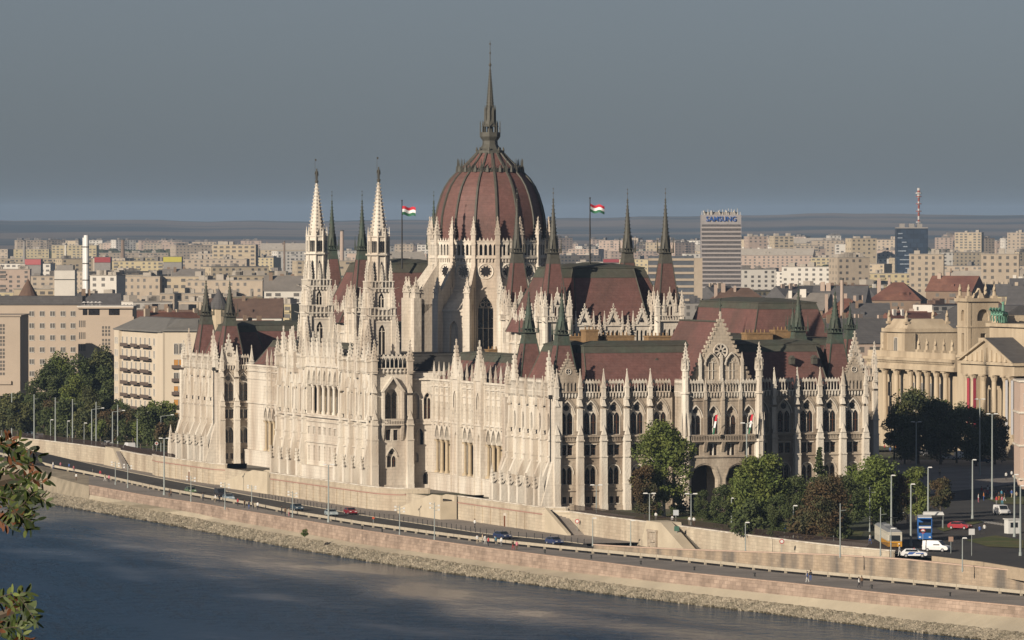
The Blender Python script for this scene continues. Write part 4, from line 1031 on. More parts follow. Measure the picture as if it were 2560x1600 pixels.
mr = nt.nodes.new('ShaderNodeMapRange'); mr.inputs['From Min'].default_value = .40; mr.inputs['From Max'].default_value = .60; mr.inputs['To Min'].default_value = .12; mr.inputs['To Max'].default_value = 1.0
nt.links.new(big.outputs['Fac'], mr.inputs['Value'])
bp = nt.nodes.new('ShaderNodeBump'); bp.inputs['Distance'].default_value = 4.0
nt.links.new(mr.outputs[0], bp.inputs['Strength']); nt.links.new(ns.outputs['Fac'], bp.inputs['Height']); nt.links.new(bp.outputs[0], b.inputs['Normal'])
sx = nt.nodes.new('ShaderNodeSeparateXYZ'); nt.links.new(geo.outputs['Position'], sx.inputs[0])       # calmer in the lee of the bank, wind ruffled further out
fx = nt.nodes.new('ShaderNodeMapRange'); fx.inputs['From Min'].default_value = -112; fx.inputs['From Max'].default_value = -30; fx.inputs['To Min'].default_value = 1; fx.inputs['To Max'].default_value = 0
nt.links.new(sx.outputs[0], fx.inputs['Value'])
ad = nt.nodes.new('ShaderNodeMath'); ad.operation = 'MULTIPLY_ADD'; ad.inputs[1].default_value = 1.5; nt.links.new(big.outputs['Fac'], ad.inputs[0]); nt.links.new(fx.outputs[0], ad.inputs[2])
rg = nt.nodes.new('ShaderNodeMapRange'); rg.inputs['From Min'].default_value = .95; rg.inputs['From Max'].default_value = 1.55; rg.inputs['To Min'].default_value = .10; rg.inputs['To Max'].default_value = .40
nt.links.new(ad.outputs[0], rg.inputs['Value']); nt.links.new(rg.outputs[0], b.inputs['Roughness'])
mb = MB(); mb.pts([(-2500,2500,ZW),(700,2500,ZW),(700,-6000,ZW),(-2500,-6000,ZW)]); tag(mb.build('river', wm), kind='structure')
def zl(px): return lerp([(-90,-.05),(60,-.4),(106,-1.75),(180,-2.8),(259,-3.5),(320,ZL),(400,ZL)], max(-90, px)) if px < 320 else ZL
rail = grid(RAIL, zl); qt = [p for p in grid(QT, ZL)]
def zqb(px):
    yt, yb = lerp(QT, px), lerp(QB, px); return CZ-(yb-HZ)*(CZ-ZL)/(yt-HZ)
qb = [(x-.15, y, zqb(-60+2820*i/60)) for i, (x, y, z) in enumerate(qt)]
i0_ = 6      # the quay wall begins here (px 222); left of it the bank simply slopes
def zab(px): return lerp([(-60,-6.7),(1400,-6.8),(1900,-6.95),(2560,-7.2),(2800,-7.3)], px)
ab = grid(AB, zab); we = grid(WE, ZW)
kerb = grid(KERB, zl, -60, 1468, 60)
# lower road + promenade (one sheet of each)
def back(l, d):         # shift a line away from the river (towards +x)
    return [(p[0]+d, p[1]+d*.1, p[2]) for p in l]
rail_low = grid(RAIL, zl, -60, 1468, 60)
loft('lower_road', [dz(rail_low,.01), dz(kerb,.01)], ASPH)
rwb = grid(RW_B, ZL, 1468, 2760, 40)
loft('lower_road', [dz(grid(RAIL, ZL, 1468, 2760, 40),.01), dz(back(rwb, 1.0),.01)], ASPH)
loft('promenade', [qt[i0_:], rail[i0_:], back(rail, .5)[i0_:]], PROM)
BANK = mat('tan_bank', (.34,.29,.215), .95, .2, .6, .3, 2, (.22,.19,.14), .5, .3)
loft('sloping_bank', [ab[:i0_+1], [(x,y,(z+q[2])/2-.4) for (x,y,z),q in zip(qt[:i0_+1], rail)], rail[:i0_+1]], BANK)
LINE = mat('worn_white_paint', (.42,.41,.38), .9, .2, 2)
# dashed line on the promenade strip at the right
mb = MB()
for k in range(26):
    p0 = 1440+k*44; q = []
    for px in (p0, p0+20):
        for t in (.10, .118):
            yy = lerp(RAIL, px)*(1-t)+lerp(QT, px)*t; x, y = up(px, yy, ZL); q.append((x, y, ZL+.008))
    mb.v += [q[0], q[2], q[3], q[1]]; i = len(mb.v)-4; mb.f.append((i,i+1,i+2,i+3)); mb.m.append(0)
tag(mb.build('road_marking', LINE), kind='structure')
qw = tag(loft('quay_wall', [qb[i0_:], qt[i0_:]], QUAYM, kind=None), 'long low pinkish stone quay wall below the riverside promenade', 'wall')
mb = MB()
cop = [dz(qt,0), dz(qt,.16)]
qt_ = qt; qt = qt[i0_:]
o_ = loft('coping', [dz(back(qt,-.12),-.06), dz(back(qt,-.12),.14), dz(back(qt,.45),.14), dz(back(qt,.45),-.02)], mat('pink_coping', (.48,.35,.27), .9, .15, 1, brick=(2.2,.6,.85)), kind=None)
o_.parent = qw
loft('concrete_apron', [ab[i0_:], qb[i0_:]], APRON)
qt = qt_
# riprap slope: rough sheet + loose stones
import random as _r
rr = _r.Random(3)
n = 420; G = []
for j in range(7):
    t = j/6; row = []
    for i in range(n+1):
        px = -60+2820*i/n
        za = zab(px); x0, y0 = up(px, lerp(AB, px), za); x1, y1 = up(px, lerp(WE, px), ZW-.2)
        k = .16 if 0 < j < 6 else .02
        row.append((x0+(x1-x0)*t+rr.uniform(-k,k), y0+(y1-y0)*t+rr.uniform(-k,k), za*(1-t)+(ZW-.4)*t+rr.uniform(-k,k)*.9))
    G.append(row)
G.append([(p[0]-6, p[1], p[2]-2) for p in G[-1]])
loft('stone_bank', G, ROCK)
mb = MB(); 
for i in range(15000):
    px = rr.uniform(-50, 2600); t = .04+.96*rr.random()**.9
    if px < 0 and rr.random() < .5: continue
    za = zab(px); x0, y0 = up(px, lerp(AB, px), za); x1, y1 = up(px, lerp(WE, px), ZW)
    x = x0+(x1-x0)*t+rr.uniform(-.3,.3); y = y0+(y1-y0)*t; z = za*(1-t)+(ZW)*t
    r = rr.choice((.14,.18,.22,.28,.36))
    V = [(x+sx*r*rr.uniform(.5,1.1), -(y+sy*r*rr.uniform(.5,1.1)), z+sz*r*rr.uniform(.3,.8)) for sz in (-1,1) for (sx,sy) in ((-1,-1),(1,-1),(1,1),(-1,1))]
    mb.raw(V, [(0,1,2,3),(7,6,5,4),(4,5,1,0),(5,6,2,1),(6,7,3,2),(7,4,0,3)], 1 if t > .94 else 0)
tag(mb.build('riprap_rocks', [ROCK, WETROCK]), 'pale broken boulders heaped along the water edge', 'rocks', kind='stuff')
# guard rail between promenade and road
gr = empty('guard_rail', rail[30], 0, 'long pale concrete guard rail between the promenade and the lower road', 'guard rail')
RM = mat('pale_concrete', (.42,.37,.29), .9, .12, .8); RD_ = mat('rail_shadow_side', (.16,.13,.10), .9, .1, 1)
pts = grid(RAIL, zl, -60, 2620, 200)
V = []; 
for (x, y, z) in pts: V += [(x, -y, z+.36), (x, -y, z+.88), (x+.28, -y, z+.88), (x+.28, -y, z+.36)]
mb = MB(); mb.raw(V, [(i*4+a, i*4+(a+1)%4, i*4+4+(a+1)%4, i*4+4+a) for i in range(200) for a in range(4)]); mb.build('rail_beam', RM, gr)
pm = MB(); pm.box(-.1,.32,-.1,.1,0,.9); pme = pm.mesh('rail_post', RM); acc = 0; cnt = 0
for (p, q) in zip(pts[:-1], pts[1:]):
    acc += math.hypot(p[0]-q[0], p[1]-q[1])
    if acc > 5.3 and cnt < 99: acc = 0; cnt += 1; put(pme, 'rail_post', gr, Matrix.Translation(q))
# ---- upper ground: one sheet to the horizon, its river edge on top of the walls
W = [up(-400,1080,0),(-18,700),(-12,500),up(-60,1078,0),up(0,1089,0),up(63,1101,0),up(160,1112,0),up(259,1124,0),up(344,1134,0),up(423,1144,0),(-5.6,275),(-5.6,240),(-5.6,200),(-5.6,172),(-5.6,130),(-5.6,92),(-5.6,60),(-5.6,20),(-5.6,-8),
     (-1.6,-14),(-2.2,-35),(-.8,-64.5),(-1.0,-90),(-1.1,-111),(-.3,-132),(.9,-150),(3.4,-164)]
K2 = [up(2330,1396,0), up(2450,1410,0), up(2560,1428,0), up(2700,1448,0)]
leftw = LEFTW = [(-12,520)]+[up(px, y, zl(px)) for px, y in ((-60,1094),(20,1098),(60,1104),(106,1122),(190,1144),(259,1160),(300,1168),(344,1178),(397,1187),(425,1193))]+[(-5.6,276)]
LEFTW = LEFTW[1:-1]
W = [(-1500,9000),(-260,3000),(-60,1300)]+[(x+.2, y) for x, y in LEFTW]+W[10:]+K2+[(K2[-1][0]+60, K2[-1][1]-140)]
W1 = [W[0]]+[p for i, p in enumerate(W[1:]) ]
ed = [(x, y, 0) for x, y in W1]
loft('city_ground', [ed, [(x+ (12 if False else 0)+3, y, 0) for x, y in W1], [(400, y, 0) for x, y in W1], [(40000, y if y < 1200 else y*6, 0) for x, y in W1]], EARTH)
# retaining walls as ribbons with a parapet
def ribbon(name, line, zb, zt, m, label, cat='wall', th=.45, cope=None, group=None):
    """line of xy; vertical face on the river side"""
    mb = MB(); n = len(line)
    f = lambda z, i: z(i) if callable(z) else z
    V = []
    for i, (x, y) in enumerate(line): V += [(x,-y,f(zb,i)),(x,-y,f(zt,i)),(x+th,-y,f(zt,i)),(x+th,-y,f(zb,i))]
    mb.raw(V, [(i*4+a, i*4+(a+1)%4, i*4+4+(a+1)%4, i*4+4+a) for i in range(n-1) for a in range(4)]+[(0,1,2,3),(n*4-4,n*4-3,n*4-2,n*4-1)])
    o = mb.build(name, m); tag(o, label, cat, group)
    if cope:
        mb = MB(); V = []
        for i, (x, y) in enumerate(line): V += [(x-.12,-y,f(zt,i)),(x-.12,-y,f(zt,i)+.2),(x+th+.1,-y,f(zt,i)+.2),(x+th+.1,-y,f(zt,i))]
        mb.raw(V, [(i*4+a, i*4+(a+1)%4, i*4+4+(a+1)%4, i*4+4+a) for i in range(n-1) for a in range(4)]+[(0,1,2,3),(n*4-4,n*4-3,n*4-2,n*4-1)]); c = mb.build('coping', cope); c.parent = o
    return o
leftw = [(-12,520)]+[up(px, y, zl(px)) for px, y in ((-60,1094),(20,1098),(60,1104),(106,1122),(190,1144),(259,1160),(300,1168),(344,1178),(397,1187),(425,1193))]+[(-5.6,276)]
lt = [p for p in leftw]
ribbon('retaining_wall', lt, ZL-.5, .3, WALLM, 'plain cream retaining wall left of the parliament terrace', cope=TRIM)
loft('upper_path', [[(x+.3,y,.02) for x,y in lt],[(x+4,y,.02) for x,y in lt]], PROM)
loft('upper_road', [[(x+4,y,.015) for x,y in lt],[(x+12,y,.015) for x,y in lt]], ASPH)
loft('verge', [[(x+12,y,.02) for x,y in lt],[(x+60,y,.02) for x,y in lt]], GRASS)
T1 = [(-5.6,276),(-7.0,268),(-7.0,240),(-7.0,218),(-5.6,214),(-1.0,214)]
T2 = [(-1.0,167),(-9.4,165),(-9.4,140),(-9.4,118),(-9.4,97),(-9.0,88),(-7.0,81),(-1.0,79)]
T3 = [(-1,44),(-5.9,44),(-5.9,36),(-5.9,20),(-5.9,0),(-5.9,-8),(-1.8,-10)]
BAND = mat('red_marble_band', (.36,.21,.17), .8, .1, 1)
for T, lab in ((T1,'cream stone terrace wall under the far left pavilion of the parliament'),(T2,'cream stone terrace wall under the central spired block of the parliament'),(T3,'cream stone terrace wall under the near corner pavilion of the parliament')):
    w_ = ribbon('terrace_wall', T, ZL-.5, 1.0, WALLM, lab, cope=TRIM)
    mb = MB(); V = []
    for (x, y) in T: V += [(x-.08,-y,-.35),(x-.08,-y,-.12),(x+.2,-y,-.12),(x+.2,-y,-.35)]
    mb.raw(V, [(i*4+a, i*4+(a+1)%4, i*4+4+(a+1)%4, i*4+4+a) for i in range(len(T)-1) for a in range(4)]); c = mb.build('marble_band', BAND); c.parent = w_
    mb = MB()
    mb.pts([(x+.2,-y,.05) for x, y in T]+([(6,-T[-1][1],.05),(6,-T[0][1],.05)] if T is not T3 else [(6,10,.05),(6,-62,.05)])); tag(mb.build('terrace_floor', PAVE), kind='structure')
    for k in range(len(T)-1):
        (x0,y0),(x1,y1) = T[k],T[k+1]; L_ = math.hypot(x1-x0,y1-y0)
        if L_ < 9: continue
        for i in range(int(L_/5)):
            t = (i+.5)*5/L_; mb = MB(); mb.box(x0+(x1-x0)*t-.25, x0+(x1-x0)*t+.1, -(y0+(y1-y0)*t)-.45, -(y0+(y1-y0)*t)+.45, ZL-.4, -.4); c = mb.build('wall_pilaster', WALLM); c.parent = w_
for (ya, yb, lab) in ((214,166,'plain cream retaining wall behind the left hand stair ramp'),(79,44,'plain cream retaining wall behind the right hand stair ramp')):
    ribbon('retaining_wall', [(-5.6,ya),(-5.6,yb)], ZL-.5, .2, WALLM, lab)
SMOOTHST = mat('smooth_pale_stone', (.55,.475,.36), .9, .06, .3, 0, 4, (.47,.40,.30), .4, .2)
def stair(ya, ym, yb, v0, v1, lab):
    o = empty('stair_ramp', ((v0+v1)/2, ya, ZL), 0, lab, 'stairs')
    mb = MB()
    P = [(ya, ZL+.3), (ym, .3), (yb, .3)]
    for (x0, x1) in ((v0, v0+.5), (v1-.5, v1)):
        V = []
        for (y, z) in P: V += [(x0,-y,ZL-.5),(x0,-y,z+.9),(x1,-y,z+.9),(x1,-y,ZL-.5)]
        mb.raw(V, [(i*4+a, i*4+(a+1)%4, i*4+4+(a+1)%4, i*4+4+a) for i in range(2) for a in range(4)]+[(0,1,2,3),(8,9,10,11)])
    mb.build('side_wall', SMOOTHST, o)
    mb = MB(); n = 26
    for i in range(n):
        y0 = ya+(ym-ya)*i/n; y1 = ya+(ym-ya)*(i+1)/n; mb.box(v0+.5, v1-.5, -max(y0,y1), -min(y0,y1), ZL-.5, ZL+(0-ZL)*(i+1)/n)
    mb.box(v0+.5, v1-.5, -max(ym,yb), -min(ym,yb), ZL-.5, 0.0); mb.build('steps', SMOOTHST, o)
    mb = MB()
    for i in range(int(abs(yb-ym)/1.0)):
        y = ym+(yb-ym)*(i+.5)/int(abs(yb-ym)/1.0); mb.box(v1+.1, v1+.16, -y-.03, -y+.03, 0, 1.3)
    mb.box(v1+.1, v1+.16, -max(ym,yb), -min(ym,yb), 1.2, 1.28); mb.build('railing', IRON, o)
stair(204, 178, 166.5, -9.6, -6.0, 'broad pale stone stair ramp left of the central terrace')
stair(73, 50, 44.5, -9.4, -6.0, 'broad pale stone stair ramp right of the central terrace')
# pavement between kerb and walls
kx = [up(px, lerp(KERB, px), ZL) for px in range(-60, 1480, 40)]
loft('pavement', [[(x-.15,y,ZL+.12) for x,y in kx],[(x+.05,y,ZL+.12) for x,y in kx],[(max(x+.1,-.5),y,ZL+.12) for x,y in kx]], PROM)
loft('kerb', [[(x-.18,y,ZL-.1) for x,y in kx],[(x-.18,y,ZL+.125) for x,y in kx],[(x+.1,y,ZL+.125) for x,y in kx]], RM)
# right: ramp road, its walls and the bastion
RT = [(-5.9,-8),(-2.0,-13),(-2.4,-35),(-1.6,-64.5),(-1.4,-90),(-1.3,-111),(-.6,-132),(.6,-150),(3.2,-164)]
zr = [-3.8,-3.8,-3.9,-3.4,-2.9,-2.4,-1.7,-1.1,-.6]
ribbon('retaining_wall', RT, lambda i: zr[i]-1.2, lambda i: .35, WALLM, 'cream retaining wall below the park right of the parliament', cope=TRIM)
rp = [1440+i*44 for i in range(31)]
def zramp(px): return lerp([(1440,-3.7),(1500,-3.6),(1688,-2.8),(1937,-1.6),(2100,-1.05),(2252,-.75),(2560,-.9),(2800,-1)], px)
rw_xy = [up(px, lerp(RW_B, px), ZL) for px in rp]
ribbon('ramp_wall', rw_xy[1:], ZL-.5, lambda i: zramp(rp[i+1])+.55, WALLR, 'long stained stone wall carrying the ramp road above the guard rail', cope=mat('pinkish_coping', (.50,.37,.29), .9, .1, 1))
far = []
for (x, y), px in zip(rw_xy, rp):
    # opposite edge of the ramp road: retaining wall line, then the kerb of the square
    L2 = [(p[1], p[0]) for p in RT[::-1]]; L2 = sorted([(p[1],p[0]) for p in RT+[tuple(k) for k in K2]])
    far.append((lerp(L2, y)+.3, y+0.0, zramp(px)))
loft('ramp_road', [[(x+.4,y,zramp(px)) for (x,y),px in zip(rw_xy,rp)], far], ASPH)
ribbon('kerb_wall', K2, -1.6, .35, mat('tan_kerb', (.40,.32,.23), .9, .12, 1), 'low tan kerb wall along the square edge at lower right')
bas = empty('stair_bastion', (-3, -70, -3.9), 0, 'cream stone bastion with a side stair and carved niche in the park wall', 'bastion')
mb = MB(F(-5.0, -62, 0, -1))
mb.hexa([(-1,-4,-4.2),(13,-4,-4.2),(13,0,-4.2),(-1,0,-4.2)], [(2.5,-4,1.1),(10,-4,1.1),(10,0,1.1),(2.5,0,1.1)])
mb.hexa([(13,-2.2,-4.2),(23,-2.2,-4.2),(23,-.0,-4.2),(13,0,-4.2)], [(10,-2.2,1.2),(22.8,-2.2,-3.2),(22.8,0,-3.2),(10,0,1.2)])
mb.build('bastion_wall', SMOOTHST, bas)
mb = MB(F(-5.0, -62, 0, -1)); mb.box(4.5,8.0,0,.15,-3.4,-1.0); mb.box(3.9,4.5,0,.35,-3.6,-.8); mb.box(8,8.6,0,.35,-3.6,-.8); mb.box(3.7,8.8,0,.4,-.8,-.4); mb.box(5,7.5,.1,.5,-2.6,-2.2)
mb.build('carved_niche', STONE2, bas)
mb = MB(F(-5.0+2.4, -62, 0, -1))
for i in range(18): mb.box(10.4+i*.7, 11.1+i*.7, -1.4, 1.2, -4.2, .2-i*.22)
mb.build('steps', PAVE, bas)
st3 = empty('wall_stair', (-4,-12,-3.8), 0, 'narrow stair beside the near corner terrace descending to the pavement', 'stairs')
mb = MB(F(-5.4,-9.5,0,-1)); mb.hexa([(0,-.2,-4.2),(14,-.2,-4.2),(14,.5,-4.2),(0,.5,-4.2)], [(0,-.2,1.1),(13,-.2,-3.2),(13,.5,-3.2),(0,.5,1.1)]); mb.build('side_wall', SMOOTHST, st3)
mb = MB(F(-3.4,-9.5,0,-1))
for i in range(18): mb.box(i*.7, .7+i*.7, -1.2, 1.4, -4.2, .0-i*.21)
mb.build('steps', PROM, st3)
# fences on the upper edge (dark railings)
def fence(line, lab, h=1.15, z=.35, step=1.6):
    o = empty('railing_fence', (line[0][0], line[0][1], z), 0, lab, 'fence')
    mb = MB(); V = []
    for (a, b) in zip(line[:-1], line[1:]):
        L_ = math.hypot(b[0]-a[0], b[1]-a[1]); n = max(1, int(L_/.28)); fr = F(a[0]+.9, a[1], b[0]-a[0], b[1]-a[1])
        mb.fr = fr; mb.box(0, L_, -.03, .03, z+h-.08, z+h); mb.box(0, L_, -.03, .03, z+.1, z+.18)
        for i in range(n): mb.box(i*L_/n-.035, i*L_/n+.035, -.02, .02, z, z+h)
    mb.build('bars', mat('rusty_iron', (.045,.03,.025), .8, .1, 2), o)
    return o
fence([(x, y) for x, y in lt[1:]], 'dark iron railing on the wall left of the parliament', z=.5)
fence(RT[1:], 'dark iron railing on the park wall right of the parliament', z=.5)
# park lawn right and square
def flat(name, P, z, m): 
    mb = MB(); mb.pts([(x,-y,z) for x, y in P]); return tag(mb.build(name, m), kind='structure')
flat('lawn', [up(1560,1302,0),up(1700,1310,0),up(1900,1335,0),up(2150,1350,0),up(2160,1330,0),up(1980,1290,0),up(1700,1285,0),up(1600,1290,0)], .03, GRASS)
flat('park_path', [(-1.2,-14),(-1.6,-60),(0,-100),(.5,-130),(3,-150),(12,-150),(9,-110),(7,-60),(6,-20),(6,-8),(0,-8)], .012, PROM)
flat('square_road', [up(2160,1372,0),up(2330,1394,0),up(2560,1425,0),up(2700,1440,0),up(2700,1200,0),up(2560,1190,0),up(2400,1200,0),up(2290,1270,0)], .016, ASPH)
flat('square_paving', [up(2290,1240,0),up(2700,1190,0),up(2700,1150,0),up(2200,1150,0),up(2180,1200,0)], .024, PROM)
flat('traffic_island', [up(2340,1322,0),up(2440,1300,0),up(2460,1306,0),up(2360,1330,0)], .10, GRASS)
flat('traffic_island', [up(2415,1352,0),up(2490,1340,0),up(2560,1352,0),up(2560,1372,0),up(2470,1368,0)], .10, GRASS)
flat('traffic_island', [up(2460,1245,0),up(2560,1232,0),up(2560,1262,0),up(2500,1262,0)], .10, GRASS)
mb = MB()
for k in range(9):
    q = [up(2452+k*8, 1301+k*1.2, 0), up(2456+k*8, 1301+k*1.2, 0), up(2468+k*8, 1308+k*1.2, 0), up(2463+k*8, 1308+k*1.2, 0)]
    mb.pts([(x,-y,.022) for x, y in q])
tag(mb.build('crossing_stripes', LINE), kind='structure')
# the hill the photograph was taken from
V = []; n = 24
mb = MB(); rows = []
for j in range(14):
    d_ = -60+ [0,30,55,66,70,76,84,95,110,130,150,170,190,210][j]; row = []
    for i in range(21):
        X = -200+i*20; z = 54.4 if d_ <= 7 else max(54.4-(d_-7)*.62, -12)
        x, y = cam2w(X, d_); row.append((x, y, z+(rr.uniform(-.2,.2) if d_ > 9 else 0)))
    rows.append(row)
loft('hillside', rows, GRASS)

# small stair bastion in the left wall
pa = up(274, 1163, ZL); pb = up(330, 1176, ZL); fb = F(pa[0], pa[1], pb[0]-pa[0], pb[1]-pa[1]); Lb = math.hypot(pb[0]-pa[0], pb[1]-pa[1])
lb = empty('stair_bastion', (pa[0], pa[1], ZL), 0, 'cream stone bastion with a steep stair in the left retaining wall', 'bastion')
mb = MB(fb); mb.hexa([(0,-.3,ZL-.4),(Lb*.8,-.3,ZL-.4),(Lb*.8,1.5,ZL-.4),(0,1.5,ZL-.4)], [(Lb*.08,-.3,.9),(Lb*.42,-.3,.9),(Lb*.42,1.5,.9),(Lb*.08,1.5,.9)]); mb.build('bastion_wall', SMOOTHST, lb)
mb = MB(fb)
for i in range(12): mb.box(Lb*(.46+.04*i), Lb*(.5+.04*i), .1, 1.1, ZL-.4, .2-i*.33)
mb.build('steps', PROM, lb)
# ================================================================== CITY
rc = random.Random(11)
CM = {
 'sand': mat('sand_render', (0.482,0.385,0.241), .9, .08, .3),
 'cream': mat('cream_render', (0.444,0.366,0.260), .9, .08, .3), 'beige': mat('beige_render', (0.385,0.318,0.245), .9, .08, .3),
 'white': mat('white_render', (0.597,0.559,0.501), .9, .05, .3), 'grey': mat('grey_render', (0.260,0.241,0.222), .9, .1, .3),
 'yellow': mat('yellow_render', (0.430,0.361,0.224), .9, .08, .3), 'pink': mat('pinkish_render', (0.404,0.314,0.255), .9, .08, .3),
 'brown': mat('brown_render', (0.206,0.146,0.103), .9, .1, .3)}
RMx = {'red': mat('red_tile', (.20,.095,.065), .9, .25, .4, 0, 4, (.14,.06,.045), .5, .1, brick=(1.2,.6,.85)), 'brown': mat('brown_tile', (.12,.075,.055), .9, .2, .4),
 'slate': mat('grey_slate', (.105,.10,.10), .85, .15, .4, brick=(1.2,.6,.88)), 'zinc': mat('zinc_roofing', (.23,.22,.205), .7, .12, .4, brick=(.8,9,.9)), 'felt': mat('grey_roofing', (.19,.17,.15), .9, .15, .3), 'pale': mat('pale_roofing', (.36,.32,.27), .9, .12, .3)}
CG = mat('far_window_glass', (.12,.11,.098), .4, .3, .3); FRM = mat('window_frame_white', (.6,.58,.54), .7, .05, 1)
WMESH = {}
def pane_mesh(w, h, kind='rect', frame=True):
    key = (round(w,1), round(h,1), kind, frame)
    if key in WMESH: return WMESH[key]
    mb = MB()
    if kind == 'arch': mb.pts([(-w/2,.03,0),(w/2,.03,0)]+[(a,.03,h-w/2+q) for a, q in archpts(w, w/2, 'round')][::-1], 1)
    else: mb.pts([(-w/2,.03,0),(w/2,.03,0),(w/2,.03,h),(-w/2,.03,h)], 1)
    if frame:
        mb.box(-w/2-.08, w/2+.08, 0, .14, -.14, 0, 0); mb.box(-.04, .04, .03, .08, 0, h, 0); mb.box(-w/2-.06, -w/2, 0, .12, 0, h, 0); mb.box(w/2, w/2+.06, 0, .12, 0, h, 0); mb.box(-w/2-.06, w/2+.06, 0, .12, h, h+.08, 0)
    WMESH[key] = mb.mesh('window', [FRM, CG]); return WMESH[key]
ZONES = [(0,225,'left of the silver chimneys'),(225,470,'right of the silver chimneys'),(470,760,'left of the white twin spires'),(760,960,'between the white twin spires'),(960,1090,'just left of the dome'),
 (1380,1660,'right of the dome'),(1660,1860,'below the office tower with blue letters'),(1860,2190,'left of the dark blue tower'),(2190,2370,'under the dark blue tower'),(2370,2600,'at the right edge')]
ORD = ['first','second','third','fourth','fifth','sixth','seventh','eighth','ninth','tenth','eleventh','twelfth','thirteenth','fourteenth','fifteenth','sixteenth','seventeenth','eighteenth']
ROWN = ['nearest','second','third','fourth','fifth','sixth','seventh','eighth','ninth','tenth','eleventh','twelfth','thirteenth','farthest']
CITY = []
def block(px, Y, w, d, h, wall_c, roof_c, style, rot, row, windows=True, far=False):
    ri_ = row
    x, y = at(px, Y); g = empty('apartment_block' if style == 'flat' else 'town_house', (x, y, 0), -A+rot)
    o = F(0, 0); mb = MB(o)
    mb.box(-w/2, w/2, -d, 0, 0, h, 0) if False else None
    V = [(-w/2,0),(w/2,0),(w/2,-d),(-w/2,-d)]       # d outward is +n (towards camera)
    # faces : front (towards camera), left side, right side, back
    def face(p, q, m=0):
        mb.pts([(p[0],p[1],0),(q[0],q[1],0),(q[0],q[1],h),(p[0],p[1],h)], m)
    for a, b in ((0,1),(1,2),(2,3),(3,0)): face(V[a], V[b])
    if style == 'flat': mb.pts([(-w/2,0,h-.01),(w/2,0,h-.01),(w/2,-d,h-.01),(-w/2,-d,h-.01)])
    if windows:
        fl = rc.uniform(2.9, 3.7); vis = min(int(h/fl), 7 if not far else 9); nx = max(2, int(w/(rc.uniform(3.0, 4.2) if ri_ < 9 else 4.6))); st = w/nx; pat = rc.random()
        for j in range(vis):
            zt = h-1.0-j*fl
            if zt < 3: break
            for i in range(nx):
                c = -w/2+(i+.5)*st
                if rc.random() < .13: continue
                if pat < .3 and i % 4 == 3: 
                    mb.box(c-st*.42, c+st*.42, 0, .9, zt-2.6, zt-1.7, 0); mb.pts([(c-st*.4,.02,zt-2.6),(c+st*.4,.02,zt-2.6),(c+st*.4,.02,zt),(c-st*.4,.02,zt)], 1); continue
                ww = st*.2 if pat < .7 else st*.3
                mb.pts([(c-ww,.03,zt-1.6),(c+ww,.03,zt-1.6),(c+ww,.03,zt),(c-ww,.03,zt)], 1)
            ns_ = max(1, int(d/4.5))
            for i in range(ns_):
                c = -d*(i+.5)/ns_
                if rc.random() < .8: mb.pts([(-w/2-.03,c-.6,zt-1.6),(-w/2-.03,c+.6,zt-1.6),(-w/2-.03,c+.6,zt),(-w/2-.03,c-.6,zt)], 1)
            if pat > .85: mb.box(-w/2-.1, w/2+.1, -.05, .25, zt-2.0, zt-1.7, 0)
    wl = mb.mesh('walls', [CM[wall_c], CG]); wo = put(wl, 'walls'); wo.parent = g
    mb = MB(o)
    if style == 'flat':
        mb.box(-w/2-.25, w/2+.25, -d-.25, .3, h, h+.35)
        for k in range(rc.randint(2, 5)):
            bx = rc.uniform(-w*.4, w*.4); bw = rc.uniform(2, 5); mb.box(bx-bw/2, bx+bw/2, -d*.7, -d*.3, h+.3, h+rc.uniform(1.6, 3.4))
        for k in range(rc.randint(1, 4)): bx = rc.uniform(-w*.45, w*.45); mb.cone(bx, -d*rc.uniform(.2,.8), h, h+rc.uniform(1.5,4), .15, .1, 5)
    else:
        rh = min(d, w)*.5*rc.uniform(.7, 1.0); rh = min(rh, 8); e = .5
        B = [(-w/2-e,e,h),(w/2+e,e,h),(w/2+e,-d-e,h),(-w/2-e,-d-e,h)]
        hip = d*.45 if style == 'hip' else 0
        T = [(-w/2-e+hip,-d/2,h+rh),(w/2+e-hip,-d/2,h+rh)]
        mb.raw(B+T, [(0,1,5,4),(2,3,4,5),(1,2,5),(3,0,4),(0,1,2,3)])
        for k in range(rc.randint(0, 4)):     # dormers / skylights
            c = rc.uniform(-w*.35, w*.35); mb.box(c-.8, c+.8, -d*.3, -d*.12, h+rh*.25, h+rh*.25+1.6)
    ro = mb.build('roof', RMx[roof_c]); ro.parent = g; ro.matrix_parent_inverse = Matrix.Identity(4)
    if style != 'flat':
        cc = CM[rc.choice(['brown','beige','white','pink'])]
        for k in range(rc.randint(2, 5)):
            mb = MB(o); c = -w*.42+w*.84*(k+rc.random()*.6)/5; dd = -d*rc.uniform(.35,.65); q = rc.uniform(.4, 1.1); mb.box(c-q, c+q, dd-.4, dd+.4, h, h+rh+rc.uniform(.8, 2.0))
            c_ = mb.build('chimney', cc); c_.parent = ro
    px_, py_, _ = w2px(x, y, h)
    CITY.append([px_, Y, row, g, wall_c, roof_c, style, w, h])
    return g
def visible(px, ytop, w_px):
    """is the top of a block at this pixel clear of the parliament's outline"""
    sky = [(690,2000),(700,800),(760,660),(800,640),(1000,640),(1010,640),(1060,600),(1100,560),(1370,560),(1385,640),(1520,640),(1700,640),(1712,760),(1740,790),(1850,790),(1890,742),(2100,742),(2160,790),(2180,2000)]
    if px < 690 or px > 2180: return True
    return ytop < lerp(sky, px)+12
rows = [1800, 1880, 1970, 2070, 2180, 2320, 2500, 2750, 3100, 3600, 4300, 5200, 6400, 7800]
